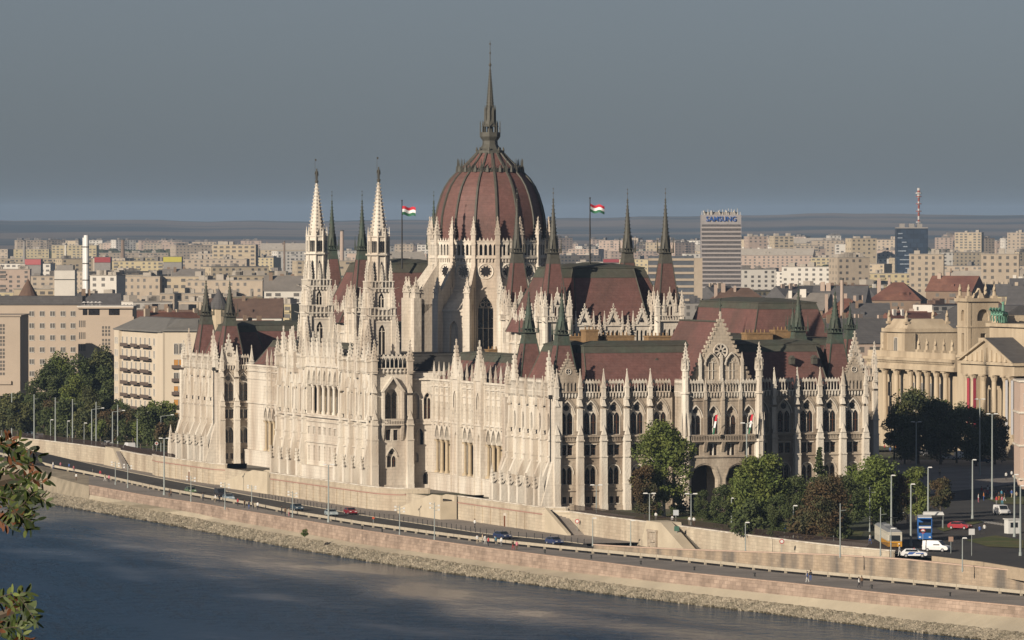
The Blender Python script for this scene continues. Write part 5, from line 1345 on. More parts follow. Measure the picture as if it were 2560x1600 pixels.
for ri, Y0 in enumerate(rows):
    x_px = -60
    while x_px < 2640:
        Y = Y0*rc.uniform(.965, 1.035); s = FPX/Y
        w = (rc.uniform(12, 30) if ri < 9 else rc.uniform(20, 60))*(1+.0001*(Y-1800)); d = rc.uniform(12, 22)
        h = rc.uniform(13, 20.5) if ri < 9 else rc.uniform(13, 23)
        px = x_px+w*s/2; x_px += w*s*rc.uniform(.96, 1.12)+rc.uniform(0, 8)
        ytop = HZ+(CZ-h-4)*s
        left = px < 720
        if ri == 0 and (px < 560 or px > 2150): continue
        if ri <= 1 and px < 335: continue
        if ri <= 3 and rc.random() < .12: continue
        if ri <= 1 and px > 2360: continue
        if not visible(px, ytop, w*s): continue
        if 2230 < px < 2330 and Y > 4300: pass
        if ri <= 6 or (ri in (7,8) and not left):
            style = rc.choice(['gable','hip','gable','gable','flat']); wc = rc.choice(['cream','beige','yellow','white','pink','sand','grey','brown']); rf = rc.choice(['red','brown','slate','red','slate','brown','felt'])
            if left and ri <= 4: rf = rc.choice(['red','red','brown','slate'])
        else:
            style = 'flat' if rc.random() < .85 else 'gable'; wc = rc.choice(['cream','beige','white','beige','cream','white','pink','yellow']); rf = rc.choice(['pale','felt','pale','pale'])
        if style == 'flat' and rf in ('red',): rf = 'felt'
        if not left and ri == 9 and 1800 < px < 2230: wc = 'yellow'; style = 'flat'
        block(px, Y, w, d, h, wc, rf, style, rc.choice([-.5,-.35,-.2,-.1,.1,.25,.4,.7,0]), ri)
# far housing estates: tall slabs
for (a, b, n, Yr, hr, mn) in ((50,480,17,(8600,9600),(20,28),10),(480,860,8,(8200,9300),(18,26),10),(950,1100,5,(7600,8600),(20,30),10),(1400,1740,16,(7200,9400),(20,34),10),(1850,2260,20,(6400,9000),(22,36),10),(2330,2600,14,(6000,8800),(22,38),10)):
    for k in range(n):
        Y = rc.uniform(*Yr); px = a+(b-a)*(k+rc.random()*.8)/n
        block(px, Y, rc.uniform(16, 44), 14, rc.uniform(*hr)*.92, rc.choice(['cream','pink','beige','white','pink']), 'felt', 'flat', rc.choice([-.5,.3,0,.6]), 13, far=True)
# hand placed panel blocks that stand out
for (px, Y, w, h, wc, row) in ((2134,3700,20,33,'beige',7),(2316,3500,19,36,'beige',6),(2500,3350,20,37,'beige',6),(1895,6900,22,36,'pink',10),(1960,6700,22,37,'cream',10),(2160,5600,24,38,'cream',9),
        (258,3200,14,27,'white',6),(330,3250,30,26,'beige',6),(440,3250,34,26,'cream',6),(560,3150,40,25,'beige',6),(650,3300,34,26,'cream',6),(585,5200,36,34,'cream',9),(2420,7000,30,40,'cream',10),(2545,6900,24,40,'beige',10)):
    block(px, Y, w, 15, h, wc, 'pale', 'flat', rc.choice([-.25,-.1,.3]), row)
# describe each block by look and place
byz = {}
for it in CITY:
    z = next((n for a, b, n in ZONES if a <= it[0] < b), None)
    if z is None: z = 'at the left edge' if it[0] < 0 else ('behind the dome' if it[0] < 1700 else 'at the right edge')
    byz.setdefault((z, it[2]), []).append(it)
for (z, row), L_ in byz.items():
    L_.sort(key=lambda t: t[0])
    for i, it in enumerate(L_):
        sty = {'flat': 'flat-roofed block', 'gable': 'gabled house', 'hip': 'hipped house'}[it[6]]
        rf = it[5] if it[6] != 'flat' else ''
        lab = f"{it[4]} {(rf+'-roofed '+sty.split()[-1]) if rf else sty}, {ORD[min(i,17)]} from left in {ROWN[min(row,13)]} row {z}"
        
        tag(it[3], lab, 'apartment block' if it[6] == 'flat' else 'house', 'city buildings beyond the parliament')
# ---- landmarks of the skyline
def simple(name, label, cat, px, Y, z=0, group=None):
    x, y = at(px, Y); return empty(name, (x, y, z), -A, label, cat, group)
def part(mb, name, m, g):
    o = mb.build(name, m); o.parent = g; return o
SILV = mat('brushed_steel', (.72,.71,.69), .45, .06, .5, metal=.15)
for (px, w, yt, lab) in ((216,2.5,588,'fat shiny silver chimney, right one of the pair'),(209,1.0,594,'thin shiny silver chimney, left one of the pair')):
    g = simple('steel_chimney', lab, 'chimney', px, 3050, group=None); mb = MB(); mb.cone(0,0,0,zat(yt,3050),w/2,w/2,16)
    part(mb, 'flue', SILV, g)
    for z in (26,34,42): mb = MB(); mb.cone(0,0,z,z+.5,w/2+.12,w/2+.12,16); part(mb, 'ring', LEAD, g)
for (px, Y, yt, w, m, lab, taper) in ((61,6000,603,2.6,'grey','thin dark factory chimney at the far left'),(164,6000,612,2.0,'white','thin pale chimney left of the silver chimneys'),(307,7000,600,4.6,'brown','squat dark tower right of the silver chimneys'),(855,5200,578,3.6,'pink','tall pinkish factory chimney between the white twin spires'),(711,6200,604,2.0,'brown','thin dark chimney just left of the white twin spires'),(763,6300,596,2.4,'grey','thin grey chimney touching the left white spire'),(2105,2500,700,1.6,'pink','slim pink brick chimney beyond the right end roofs')) if False else [(*q, 0) for q in ((61,6000,603,2.6,'grey','thin dark factory chimney at the far left'),(164,6000,612,2.0,'white','thin pale chimney left of the silver chimneys'),(307,7000,600,4.6,'brown','squat dark tower right of the silver chimneys'),(855,5200,578,3.6,'pink','tall pinkish factory chimney between the white twin spires'),(711,6200,604,2.0,'brown','thin dark chimney just left of the white twin spires'),(2105,2500,700,1.6,'pink','slim pink brick chimney beyond the right end roofs'))]:
    g = simple('factory_chimney', lab, 'chimney', px, Y); mb = MB(); zt = zat(yt, Y); mb.cone(0,0,0,zt,w*.6,w*.42,12); part(mb, 'shaft', CM[m], g); mb = MB(); mb.cone(0,0,zt,zt+.8,w*.5,w*.5,12); part(mb, 'cap', LEAD, g)
def bigbox(name, lab, px0, px1, yt, Y, d, wc, cat='building', base=0):
    x, y = at(px0, Y); w = (px1-px0)*Y/FPX; g = empty(name, (x, y, 0), -A, lab, cat); h = zat(yt, Y)
    return g, w, h
# office tower with blue letters
g, w, h = bigbox('office_tower', 'tall grey ribbed office tower with blue sign letters under its flat roof', 1753, 1853, 537, 3500, 18, 'grey', 'office tower')
mb = MB(); mb.box(0, w, -18, 0, 0, h); part(mb, 'walls', mat('tower_cladding', (.28,.26,.26), .7, .08, .3), g)
fl = (h-6)/22
mb = MB(); [mb.box(.3, w-.3, -.1, .06, 3+fl*k, 3+fl*k+fl*.55) for k in range(22) if False]
for k in range(21):
    z0 = h-4.4-fl*(k+1)+fl*.1
    if z0 < 2: break
    for i in range(14):
        mw = MB(); 
    mb = MB(); n = 26
    mb.box(.4, w-.4, -.1, .05, z0, z0+fl*.52); [mb.box(.4+i*(w-.8)/n-.08, .4+i*(w-.8)/n+.08, 0, .16, z0, z0+fl*.52) for i in range(n+1)] 
    part(mb, 'window_band', mat('tower_window_band', (.105,.095,.095), .7, .3, .9) if k == 0 else bpy.data.materials['tower_window_band'], g)
SPN = mat('tower_spandrel', (.33,.295,.28), .8, .05, .5)
for k in range(21): mb = MB(); mb.box(-.15, w+.15, -.2, .5, h-4.4-fl*(k+1)-fl*.32, h-4.4-fl*(k+1)-fl*.02); part(mb, 'spandrel', SPN, g)
mb = MB(); mb.box(1.5, w-1.5, -14, -2, h, h+1.6); part(mb, 'roof_plant', CM['grey'], g)
for k in range(14): mb = MB(); c = .5+(w-1)*k/13; mb.cone(c, -rc.uniform(.5,3), h, h+rc.uniform(1.6,3.6), .18, .12, 5); part(mb, 'antenna', CM['white'], g)
for k in range(5): mb = MB(); c = 1.5+k*4.2; mb.cone(c, -.6, h, h+1.2, .1, .1, 5); mb.cone(c, -.6, h+1.2, h+2.3, .2, .7, 8); part(mb, 'satellite_dish', CM['white'], g)
BLUE = mat('blue_sign', (.03,.09,.30), .6, .05, 1)
def lettering(text, size, loc, rz, m, parent, name='sign_letters', ext=.12, align='CENTER'):
    cu = bpy.data.curves.new('lettering', 'FONT'); cu.body = text; cu.size = size; cu.extrude = ext; cu.align_x = align; cu.resolution_u = 2; cu.offset = size*.012
    tmp = bpy.data.objects.new('tmp', cu); col.objects.link(tmp); dg = bpy.context.evaluated_depsgraph_get()
    me = bpy.data.meshes.new_from_object(tmp.evaluated_get(dg)); bpy.data.objects.remove(tmp); me.materials.clear(); me.materials.append(m)
    o = put(me, name); o.parent = parent; o.location = loc; o.rotation_euler = (math.pi/2, 0, rz); return o
L1 = lettering('SAMSUNG', 3.9, (w/2, -.55, h-3.6), 0, BLUE, g, 'sign'); L1.scale = (.95, 1, 1)
# dark blue glass tower with a striped mast
g, w, h = bigbox('glass_tower', 'dark blue glass tower carrying a tall red and white antenna mast', 2241, 2320, 571, 4500, 18, 'grey', 'office tower')
mb = MB(); mb.box(0, w, -18, 0, 0, h); part(mb, 'curtain_wall', mat('blue_curtain_wall', (.028,.045,.075), .4, .3, .15, spec=.6, brick=(3,3.2,.6)), g)
PBL = mat('pale_blind', (.25,.29,.34), .6, .3, .5)
for k in range(14): mb = MB(); z = h-4-k*3.1; a = rc.uniform(.5, w*.5); mb.box(a, a+rc.uniform(2, w*.5), -.1, .08, z, z+.7); part(mb, 'blind', PBL, g)
mb = MB(); mb.box(0, w, -18, .2, h, h+.8); [mb.box(c, c+3.6, -9, -3, h+.8, h+3.4) for c in (2.5, 9.3, 15)]; part(mb, 'plant_room', CM['grey'], g)
zt = zat(470, 4500); mb = MB(); mx = (2298-2241)*4500/FPX
RED = mat('red_paint', (.26,.075,.055), .7, .1, 1); WHT = mat('white_paint', (.48,.46,.44), .7, .05, 1)
zz = h+1; k = 0
while zz < zt-.5:
    mb.cone(mx, -6, zz, min(zz+2.6, zt), .75 if zz < zt-9 else 1.1, .75 if zz < zt-9 else 1.1, 8, m=k % 2)
    if k in (1, 4, 6, 8, 9): mb.cone(mx, -6, zz+.6, zz+1.2, 2.1, 2.1, 10, m=(k+1) % 2)
    zz += 2.6; k += 1
mb.cone(mx, -6, zt-4, zt-3.4, 2.4, 2.4, 10, m=0)
part(mb, 'antenna_mast', [WHT, RED], g)
# striped office slab behind the right chamber tower
g, w, h = bigbox('office_slab', 'low wide office building with white and blue horizontal bands', 1622, 1735, 640, 3000, 16, 'grey', 'office building')
mb = MB(); mb.box(0, w, -16, 0, 0, h); part(mb, 'walls', mat('blue_grey_glass', (.085,.092,.105), .7, .2, .5), g)
for k in range(8): mb = MB(); mb.box(-.2, w+.2, -.2, .4, h-2.2-k*3.2, h-1.1-k*3.2); part(mb, 'parapet_band', CM['beige'], g)
mb = MB(); mb.box(w, w+4, -16, .3, 0, h-1); part(mb, 'stair_core', CM['beige'], g)
# store roofs with coloured fascias, white box hall
for (px0, px1, y0, y1, Y, m, lab) in ((236,276,643,656,4800,(.30,.05,.05),'long red fascia board on a low hall right of the silver chimneys'),(408,454,642,655,4800,(.45,.40,.07),'long bright yellow hall roof edge among pale blocks'),(62,102,648,662,4300,(.42,.12,.12),'faded red hall left of the silver chimneys'),(1508,1548,648,656,3900,(.28,.05,.06),'narrow red sign board behind the chamber roof')):
    g, w, h = bigbox('store_hall', lab, px0, px1, y0, Y, 20, 'grey', 'hall'); hb = zat(y1, Y)
    mb = MB(); mb.box(0, w, -20, -.2, 0, h-.2); part(mb, 'walls', CM['grey'], g); mb = MB(); mb.box(0, w, -.2, .3, hb, h); part(mb, 'fascia', mat('fascia_colour', m, .7, .05, 1), g)
    mb = MB(); mb.box(-.2, w+.2, -20, .4, h, h+.25); part(mb, 'roof', RMx['felt'], g)
g, w, h = bigbox('white_hall', 'blank white box building with dark roof, left of the silver chimneys', 136, 187, 676, 2900, 20, 'white', 'hall')
mb = MB(); mb.box(0, w, -14, 0, 0, h); part(mb, 'walls', CM['white'], g); mb = MB(); mb.box(-.1, w+.1, -14, .1, h, h+.3); mb.box(.8, w-.8, -12, -1, h+.3, h+2.4); part(mb, 'roof', CM['grey'], g); mb = MB(); mb.box(-.05, w+.05, 0, .15, h-4.4, h-4.0); part(mb, 'string_course', LEAD, g)
# conical turrets and steep grey roof left
for (px, yt, yb, Y, r, m, lab) in ((70,697,740,2300,3.6,'brown','brown conical turret roof at the far left'),(547,722,772,1850,3.4,'slate','bluish conical turret roof left of the white twin spires')):
    g = simple('turret', lab, 'turret', px, Y); zb, zt = zat(yb, Y), zat(yt, Y); mb = MB(); mb.cone(0,0,0,zb,r*.85,r*.85,12); part(mb, 'drum', CM['cream'], g); mb = MB(); mb.cone(0,0,zb,zt,r,.1,14); mb.cone(0,0,zt,zt+1.2,.1,.04,5); part(mb, 'cone_roof', RMx[m], g)
# ---- big buildings near the left edge
def face_windows(g, fr, xs, zs, w, h, kind='rect', frame=True, d=0):
    me = pane_mesh(w, h, kind, frame)
    for z in zs:
        for a in xs:
            o = put(me, 'window'); o.parent = g; o.matrix_basis = Matrix.Translation((a, -d, z))
PLAST = mat('tan_plaster', (.44,.36,.285), .9, .06, .15); PLAST2 = mat('light_tan_plaster', (.57,.49,.385), .9, .06, .2, streak=True)
def slab(name, lab, px0, px1, Y, yt, dp, m, roofm, cat='building', rot=0.0):
    x, y = at(px0, Y); w = (px1-px0)*Y/FPX; h = zat(yt, Y); g = empty(name, (x, y, 0), -A+rot, lab, cat)
    mb = MB(); mb.box(0, w, -dp, 0, 0, h); part(mb, 'walls', m, g)
    mb = MB(); mb.box(-.3, w+.3, -dp-.3, .4, h, h+.35); part(mb, 'roof', roofm, g)
    return g, w, h
s_ = 1800/FPX
g, w, h = slab('office_building', 'wide tan office building with square windows and grey flat roof at left', -120, 205, 1800, 762, 16, PLAST, RMx['slate'], 'office building')
mb = MB(); mb.box(0, w, -15, -1.2, h+.35, h+2.4); part(mb, 'attic', RMx['slate'], g)
face_windows(g, None, [(p+120)*s_ for p in (-60,-34,-8,79,105,131,157,182)], [zat(y, 1800) for y in (790,820,850,880,910,940)], 1.3, 1.35)
g, w, h = slab('office_building', 'tan corner office block with a dark ribbon window under its roof', 195, 331, 1765, 768, 20, PLAST, CM['white'], 'office building')
sb = 1765/FPX
for (a, b) in ((1.3,2.6),(2.9,6.0),(8.6,11.6)): mb = MB(); mb.box(a, b, -.3, .06, h-2.2, h-.4); part(mb, 'ribbon_window', GLASS, g)
mb = MB(); mb.box(-.3, w+.3, -.2, .8, h-.35, h+.05); mb.box(2.1, w+.4, -.2, .5, 0, h-2.6); part(mb, 'projecting_front', PLAST, g)
face_windows(g, None, [7.0+i*.85 for i in range(3)], [h-6.0-k*1.0-j*3.55 for j in range(7) for k in range(3)], .55, .72, frame=False, d=.5)
face_windows(g, None, [.4+i*.5 for i in range(4)], [h-5.6-j*3.3 for j in range(7)], .3, 1.9, frame=False)
for k in range(5): mb = MB(); mb.cone(1.6+k*1.1, -2-.5*(k % 2), h+1.2, h+1.6, .75, .2, 10); mb.cone(1.6+k*1.1, -2-.5*(k % 2), h, h+1.3, .08, .08, 5); part(mb, 'satellite_dish', WHT, g)
g, w, h = slab('office_building', 'tan office wing with paired slit windows cut by the left edge', -90, 50, 1715, 791, 30, PLAST, PLAST, 'office building')
sc_ = 1715/FPX
face_windows(g, None, [(p+90)*sc_ for p in (-30,-22,2,9)], [zat(y, 1715) for y in (817,826,835,847,856,865,878,887,896,908,917,926,938)], .55, .72, frame=False)
mb = MB(); mb.box(3, 12.8, 0, .5, zat(961,1715), zat(952,1715)); mb.box(0, 13.6, 0, .8, 0, zat(985,1715)); part(mb, 'ledge', PLAST, g)
# apartment house with balconies
x0, y0 = at(293, 1632); x1, y1 = at(412, 1590)
ang = math.atan2(y1-y0, x1-x0); Lw = math.hypot(x1-x0, y1-y0); h = 27.4
g = empty('apartment_house', (x0, y0, 0), ang, 'tall cream apartment house with rows of small balconies left of the parliament', 'apartment house')
mb = MB(); mb.box(0, Lw-.1, -8, 0, 0, h); mb.box(-.1, 4.2, 0, .8, 0, h); mb.box(Lw-5, Lw-.05, 0, .5, 0, h); part(mb, 'walls', PLAST2, g)
mb = MB(); mb.box(-.6, Lw-.2, -8.6, 1.0, h, h+.4); mb.hexa([(0,-9,h+.4),(Lw-.3,-9,h+.4),(Lw-.3,.8,h+.4),(0,.8,h+.4)], [(4,-9,h+3.4),(Lw-1,-9,h+3.4),(Lw-1,-5,h+3.4),(4,-5,h+3.4)]); part(mb, 'roof', RMx['zinc'], g)
nf = 8
face_windows(g, None, [1.3, 3.0], [h-3.4-3.2*k for k in range(nf)], .9, 1.5, d=.8)
face_windows(g, None, [Lw*(.12+.095*i) for i in range(9)], [h-3.4-3.2*k for k in range(nf)], 1.2, 1.7, d=0)
for k in range(nf):
    for (a, b) in ((.14,.30),(.36,.5),(.56,.74)):
        mb = MB(); z = h-4.2-3.2*k; mb.box(Lw*a, Lw*b, 0, 1.1, z, z+.15); mb.box(Lw*a, Lw*b, 1.0, 1.1, z, z+.95); part(mb, 'balcony', mat('balcony_railing', (.12,.09,.075), .8, .2, 2) if 'balcony_railing' not in bpy.data.materials else bpy.data.materials['balcony_railing'], g)
x2, y2 = at(500, 1590); L2 = math.hypot(x2-x1, y2-y1)
g = empty('apartment_house', (x1, y1, 0), math.atan2(y2-y1, x2-x1), 'cream corner tower with orange shuttered windows beside the far left pavilion', 'apartment house')
mb = MB(); mb.box(0, L2+4, -14, 0, 0, h+.3); part(mb, 'walls', PLAST2, g)
mb = MB(); mb.box(-.5, L2+.5, -14, .7, h+.3, h+.7); mb.hexa([(0,-14,h+.7),(L2,-14,h+.7),(L2,.4,h+.7),(0,.4,h+.7)], [(1,-12,h+3.4),(L2,-12,h+3.4),(L2,-8,h+3.4),(1,-8,h+3.4)]); part(mb, 'roof', RMx['zinc'], g)
sL = L2/(500-412)
face_windows(g, None, [(440-412)*sL, (453-412)*sL], [h-5.4], 1.0, 2.6, 'arch')
SHU = mat('orange_blind', (.45,.22,.06), .8, .1, 2)
for k in range(6):
    for p in (440, 453):
        a = (p-412)*sL; z = h-8.9-3.35*k; o = put(pane_mesh(1.1, 2.1), 'window'); o.parent = g; o.matrix_basis = Matrix.Translation((a, 0, z))
        if k != 1: mb = MB(); mb.box(a-.5, a+.5, .04, .09, z+(.9 if k in (2,) else .1), z+2.05); part(mb, 'roller_blind', SHU, g)
    mb = MB(); a = (446-412)*sL; z = h-9.1-3.35*k; mb.box(a-1.7, a+1.7, 0, .8, z, z+.12); mb.box(a-1.7, a+1.7, .74, .8, z, z+.9); part(mb, 'balcony', bpy.data.materials['balcony_railing'], g)
# ---- the museum palace at the right
mx0, my0 = at(2200, 1565); mx1, my1 = at(2620, 1478)
MU = empty('museum_palace', (mx0, my0, 0), 0, 'ochre neoclassical palace with tall colonnade, pediment and tower at the right', 'palace')
fm = F(mx0, my0, mx1-mx0, my1-my0); ML = math.hypot(mx1-mx0, my1-my0)
def ms_(px, dd=2.4):
    a, b = -40, ML+70
    for _ in range(40):
        m = (a+b)/2; q = fm.p(m, dd, 0)
        if w2px(*q)[0] < px: a = m
        else: b = m
    return a
MST = mat('ochre_limestone', (.50,.41,.295), .9, .1, .5, .2, 2, (.36,.285,.20), .5, .2, True)
def mp(mb, name, m=None): return mb.build(name, m or MST, MU)
mb = MB(fm); ML = ms_(2640, 0)
wall(mb, -1, ML, 0, 19, [], 0, .5); mb.box(-1, ML, -22, -.05, 0, 22)
mb.box(-1.5, ML, 0, 3.0, 0, 4.6); mb.box(-1.6, ms_(2392), -.5, 3.2, 19.2, 20.2); mb.box(-1.6, ms_(2392), -.5, 2.9, 20.2, 21.4); mb.box(-1.9, ms_(2392), -.5, 3.8, 21.4, 22.1)
for k in range(60): c = -1.5+k*.9; (c < ms_(2390)) and mb.box(c, c+.4, 3.0, 3.5, 20.9, 21.3)
mb.box(-1.2, ms_(2392), 1.6, 2.8, 22.1, 23.6); mp(mb, 'walls')
cmesh = MB(); cmesh.cone(0,0,4.6,5.6,.95,.9,12); cmesh.cone(0,0,5.6,17.6,.72,.6,14); cmesh.cone(0,0,17.6,18.8,.6,1.0,10); cmesh.box(-1,1,-1,1,18.8,19.2); cme = cmesh.mesh('column', MST)
for p in (2209,2238,2273,2293,2315,2338,2361): put(cme, 'column', MU, fm.M(ms_(p), 2.0, 0))
for p in (2283,2304,2326,2350): 
    for z in (6.5, 12.5): put(pane_mesh(1.5, 3.4), 'window', MU, fm.M(ms_(p, 0), 0, z))
for p in (2224,): 
    for z in (6.5, 12.5): put(pane_mesh(1.2, 3.2), 'window', MU, fm.M(ms_(p, .4), .4, z))
def statue_mesh(hh=3.4):
    mb = MB(); s = hh/3.4
    mb.box(-.6*s,.6*s,-.6*s,.6*s,0,.6*s); mb.cone(0,0,.6*s,2.2*s,.5*s,.32*s,8); mb.cone(0,0,2.2*s,2.75*s,.42*s,.25*s,8); mb.cone(0,0,2.75*s,3.3*s,.2*s,.16*s,7); mb.tube([(.4*s,0,2.6*s),(.6*s,.2*s,2.0*s),(.3*s,.4*s,1.8*s)], .12*s, 5); mb.tube([(-.4*s,0,2.6*s),(-.55*s,.1*s,1.7*s)], .12*s, 5)
    return mb.mesh('statue', MST)
stm = statue_mesh()
for p in (2295,2316,2337,2358,2379,2206): put(stm, 'statue', MU, fm.M(ms_(p), 2.2, 23.6))
# left attic
a0, a1 = ms_(2212, 1.5), ms_(2268, 1.5); mb = MB(fm)
mb.box(a0, a1, -12, 1.5, 22, 28.2); mb.box(a0-.4, a1+.4, -12.4, 2.2, 28.2, 29.1); mb.hexa([(a0,-11,29.1),(a1,-11,29.1),(a1,1.5,29.1),(a0,1.5,29.1)], [(a0+2,-9,31.4),(a1-2,-9,31.4),(a1-2,0,31.4),(a0+2,0,31.4)])
mb.box(a0-.5,a0+1.2,-.5,2.4,22,28); mb.box(a1-1.2,a1+.5,-.5,2.4,22,28); mp(mb, 'attic')
put(pane_mesh(1.8, 3.4, 'arch'), 'window', MU, fm.M((a0+a1)/2, 1.5, 23.4))
for (a, d_) in ((a0+1.5,1.0),(a1-1.5,1.0),(a0+3.5,-10),(a1-1.5,-10)): put(stm, 'statue', MU, fm.M(a, d_, 30.2))
# tower
t0, t1 = ms_(2392), ms_(2422); tw = 6.0; mb = MB(fm); tc = ms_(2407, 3.2)
wall(mb, tc-tw/2, tc+tw/2, 0, 23, [], 3.2)
wall(mb, tc-tw/2, tc+tw/2, 23, 30.0, [(tc, 1.4, 24.2, 28.6, 'rect')], 3.2, .6); wall(mb, tc-tw/2, tc+tw/2, 30, 36.2, [(tc, 2.0, 31.6, 34.2, 'round')], 3.2, .8)
mb.box(tc-tw/2, tc+tw/2, 2.2, 2.5, 23, 36); fs = F(*fm.p(tc+tw/2, 3.2, 0)[:2], -fm.nx, -fm.ny); mbs = MB(fs)
wall(mbs, 0, 8, 0, 23, [], 0); wall(mbs, 0, 8, 23, 30, [(4, 1.4, 24.2, 28.6, 'rect')], 0, .6); wall(mbs, 0, 8, 30, 36.2, [(4, 3.2, 31.6, 34.4, 'round')], 0, .8); mbs.box(0,8,-1.2,-1.0,23,36)
mb.fr = fm
mb.box(tc-tw/2-.5, tc+tw/2+.5, -5.3, 3.8, 36.2, 37.0); mb.box(tc-tw/2-.3, tc+tw/2+.3, -5, 3.5, 22.8, 23.4); mb.box(tc-tw/2-.2, tc+tw/2+.2, -5, 3.4, 30, 30.4)
mb.pts([(tc-tw/2,-5,0),(tc-tw/2,3.2,0),(tc-tw/2,3.2,36),(tc-tw/2,-5,36)])
mp(mb, 'tower'); mbs.build('tower', MST, MU)
for q in (-2.4, 2.4):
    put(stm, 'statue', MU, fm.M(tc+q, 2.8, 37.0)); put(stm, 'statue', MU, fm.M(tc+q, -4, 37.0))
mb = MB(fm); mb.cone(tc, -1, 37, 38.2, 1.8, 1.2, 8); mb.cone(tc,-1,38.2,39.4,.9,.3,8); mp(mb, 'tower_lantern')
# portico and pediment
p0, p1 = ms_(2402, 7.5), ms_(2536, 7.5); mb = MB(fm)
mb.box(p0, p1, .0, 7.5, 19.2, 22.0); mb.box(p0-.5, p1+.5, 0, 8.2, 21.6, 22.3); mb.box(p0, p1, 2.4, 7.8, 0, 4.6)
pm_ = (p0+p1)/2; mb.raw([(p0-.5,7.6,22.3),(p1+.5,7.6,22.3),(pm_,7.6,27.4),(p0-.5,6.6,22.3),(p1+.5,6.6,22.3),(pm_,6.6,27.4)], [(0,1,2),(3,4,5)])
for s2 in (p0-.6, p1+.6):
    mb.hexa([(s2,6.2,22.3),(s2+(.9 if s2<pm_ else -.9),6.2,22.3),(s2+(.9 if s2<pm_ else -.9),8.4,22.3),(s2,8.4,22.3)], [(pm_-.01,6.2,28.0),(pm_+.01,6.2,27.3),(pm_+.01,8.4,27.3),(pm_-.01,8.4,28.0)])
for k in range(9): c = p0+4+k*(p1-p0-8)/8; hh = 3.2*(1-abs(c-pm_)/(p1-p0)*1.9); hh > .8 and mb.cone(c, 7.8, 22.4, 22.4+hh, .6, .35, 6)
mp(mb, 'pediment')
mb = MB(fm); mb.raw([(p0-.6,8.2,22.35),(p1+.6,8.2,22.35),(pm_,8.2,28.0),(p0-.6,-8,22.35),(p1+.6,-8,22.35),(pm_,-8,28.0)], [(1,4,5,2),(0,3,5,2)]); mp(mb, 'roof', RMx['slate'])
for p in (2419,2434,2460,2486,2514,2529): put(cme, 'column', MU, fm.M(ms_(p, 6.8), 6.8, 0))
mb = MB(fm); u0, u1 = ms_(2474, .8), ms_(2640, .8); mb.box(u0, u1, -14, .8, 22, 30.4); mb.box(u0-.5, u1, -14.5, 1.6, 30.4, 31.2); mb.box(ms_(2446,1.2), u0, -12, 1.2, 22, 27.6); mb.box(ms_(2480,-1), ms_(2505,-1), -12, -1, 31.2, 33.0); mp(mb, 'attic')
# slate roofs behind
mb = MB(fm); mb.hexa([(-22,-40,20),(ms_(2400,-14),-40,20),(ms_(2400,-14),-14,26),(-22,-14,26)], [(-18,-36,34.5),(ms_(2400,-14),-36,34.5),(ms_(2400,-14),-30,34.5),(-18,-30,34.5)]); mb.box(-22, ms_(2400,-14), -40, -14, 0, 26); mp(mb, 'roof', RMx['slate'])
# bronze chariot group on the attic
qg = empty('chariot_statue', fm.p(ms_(2500,0), 0, 31.3), 0, 'green bronze four horse chariot statue on the palace attic', 'statue')
def horse_mesh():
    mb = MB()
    mb.lathe(0,0,[(0,0)],4) if False else None
    mb.tube([(-1.1,0,1.7),(-.5,0,1.75),(.1,0,1.7),(.7,0,1.85)], .42, 8); mb.tube([(.7,0,1.9),(1.05,0,2.4),(1.25,0,2.8)], .24, 7); mb.tube([(1.2,0,2.85),(1.6,0,2.6),(1.75,0,2.45)], .16, 6)
    for (a, b, c) in ((-1.0,-.2,0),(-1.0,.2,0),(.6,-.2,.4),(.6,.2,.8)): mb.tube([(a,b,1.5),(a+c*.6,b,.8+c*.4),(a+c*.3-.1,b,0+c*.5)], .12, 5)
    mb.tube([(-1.45,0,1.8),(-1.75,0,1.4),(-1.8,0,.8)], .1, 5); return mb.mesh('horse', VERDI2)
VERDI2 = mat('bright_verdigris', (.12,.26,.19), .7, .2, 2)
hm = horse_mesh()
for k in range(4):
    put(hm, 'horse', qg, Matrix.Translation(fm.p(ms_(2486,.6)+k*1.6, .6, 31.3)) @ Matrix.Rotation(R(215), 4, 'Z') @ Matrix.Scale(1.25, 4))
mb = MB(fm); c = ms_(2508,-.5); mb.cone(c, -.5, 31.3, 33, .9, 1.0, 8); mb.cone(c, -.5, 33, 35.6, .45, .3, 8); mb.cone(c, -.5, 35.6, 36.3, .25, .2, 7); mb.tube([(c,-.5,35.3),(c-.6,-.4,36.2)], .12, 5); mb.tube([(c,-.5,35.3),(c+.7,-.4,36.4)], .12, 5); mb.cone(c-1.6,-.5,31.3,33.2,.35,.2,7); mb.build('charioteer', VERDI2, qg)
for (p, m, w_, lab, dd) in ((2421,(.36,.05,.07),1.3,'long red banner, left one between the portico columns',7.7),(2437,(.20,.02,.035),1.5,'dark red banner, right one between the portico columns',7.7),(2517,(.42,.42,.44),1.2,'pale printed banner, left one on the right portico columns',7.8),(2531,(.42,.42,.44),1.2,'pale printed banner, right one on the right portico columns',7.8)):
    a = ms_(p, dd); g = empty('banner', fm.p(a, dd, 18), 0, lab, 'banner'); mb = MB(fm)
    mb.box(a-w_/2, a+w_/2, dd, dd+.05, 5.5, 18.2); mb.build('cloth', mat('banner_cloth', m, .8, .1, 3), g); mb = MB(fm); mb.tube([(a-w_/2-.1,dd+.02,18.3),(a+w_/2+.1,dd+.02,18.3)], .07, 5); mb.build('rod', IRON, g)
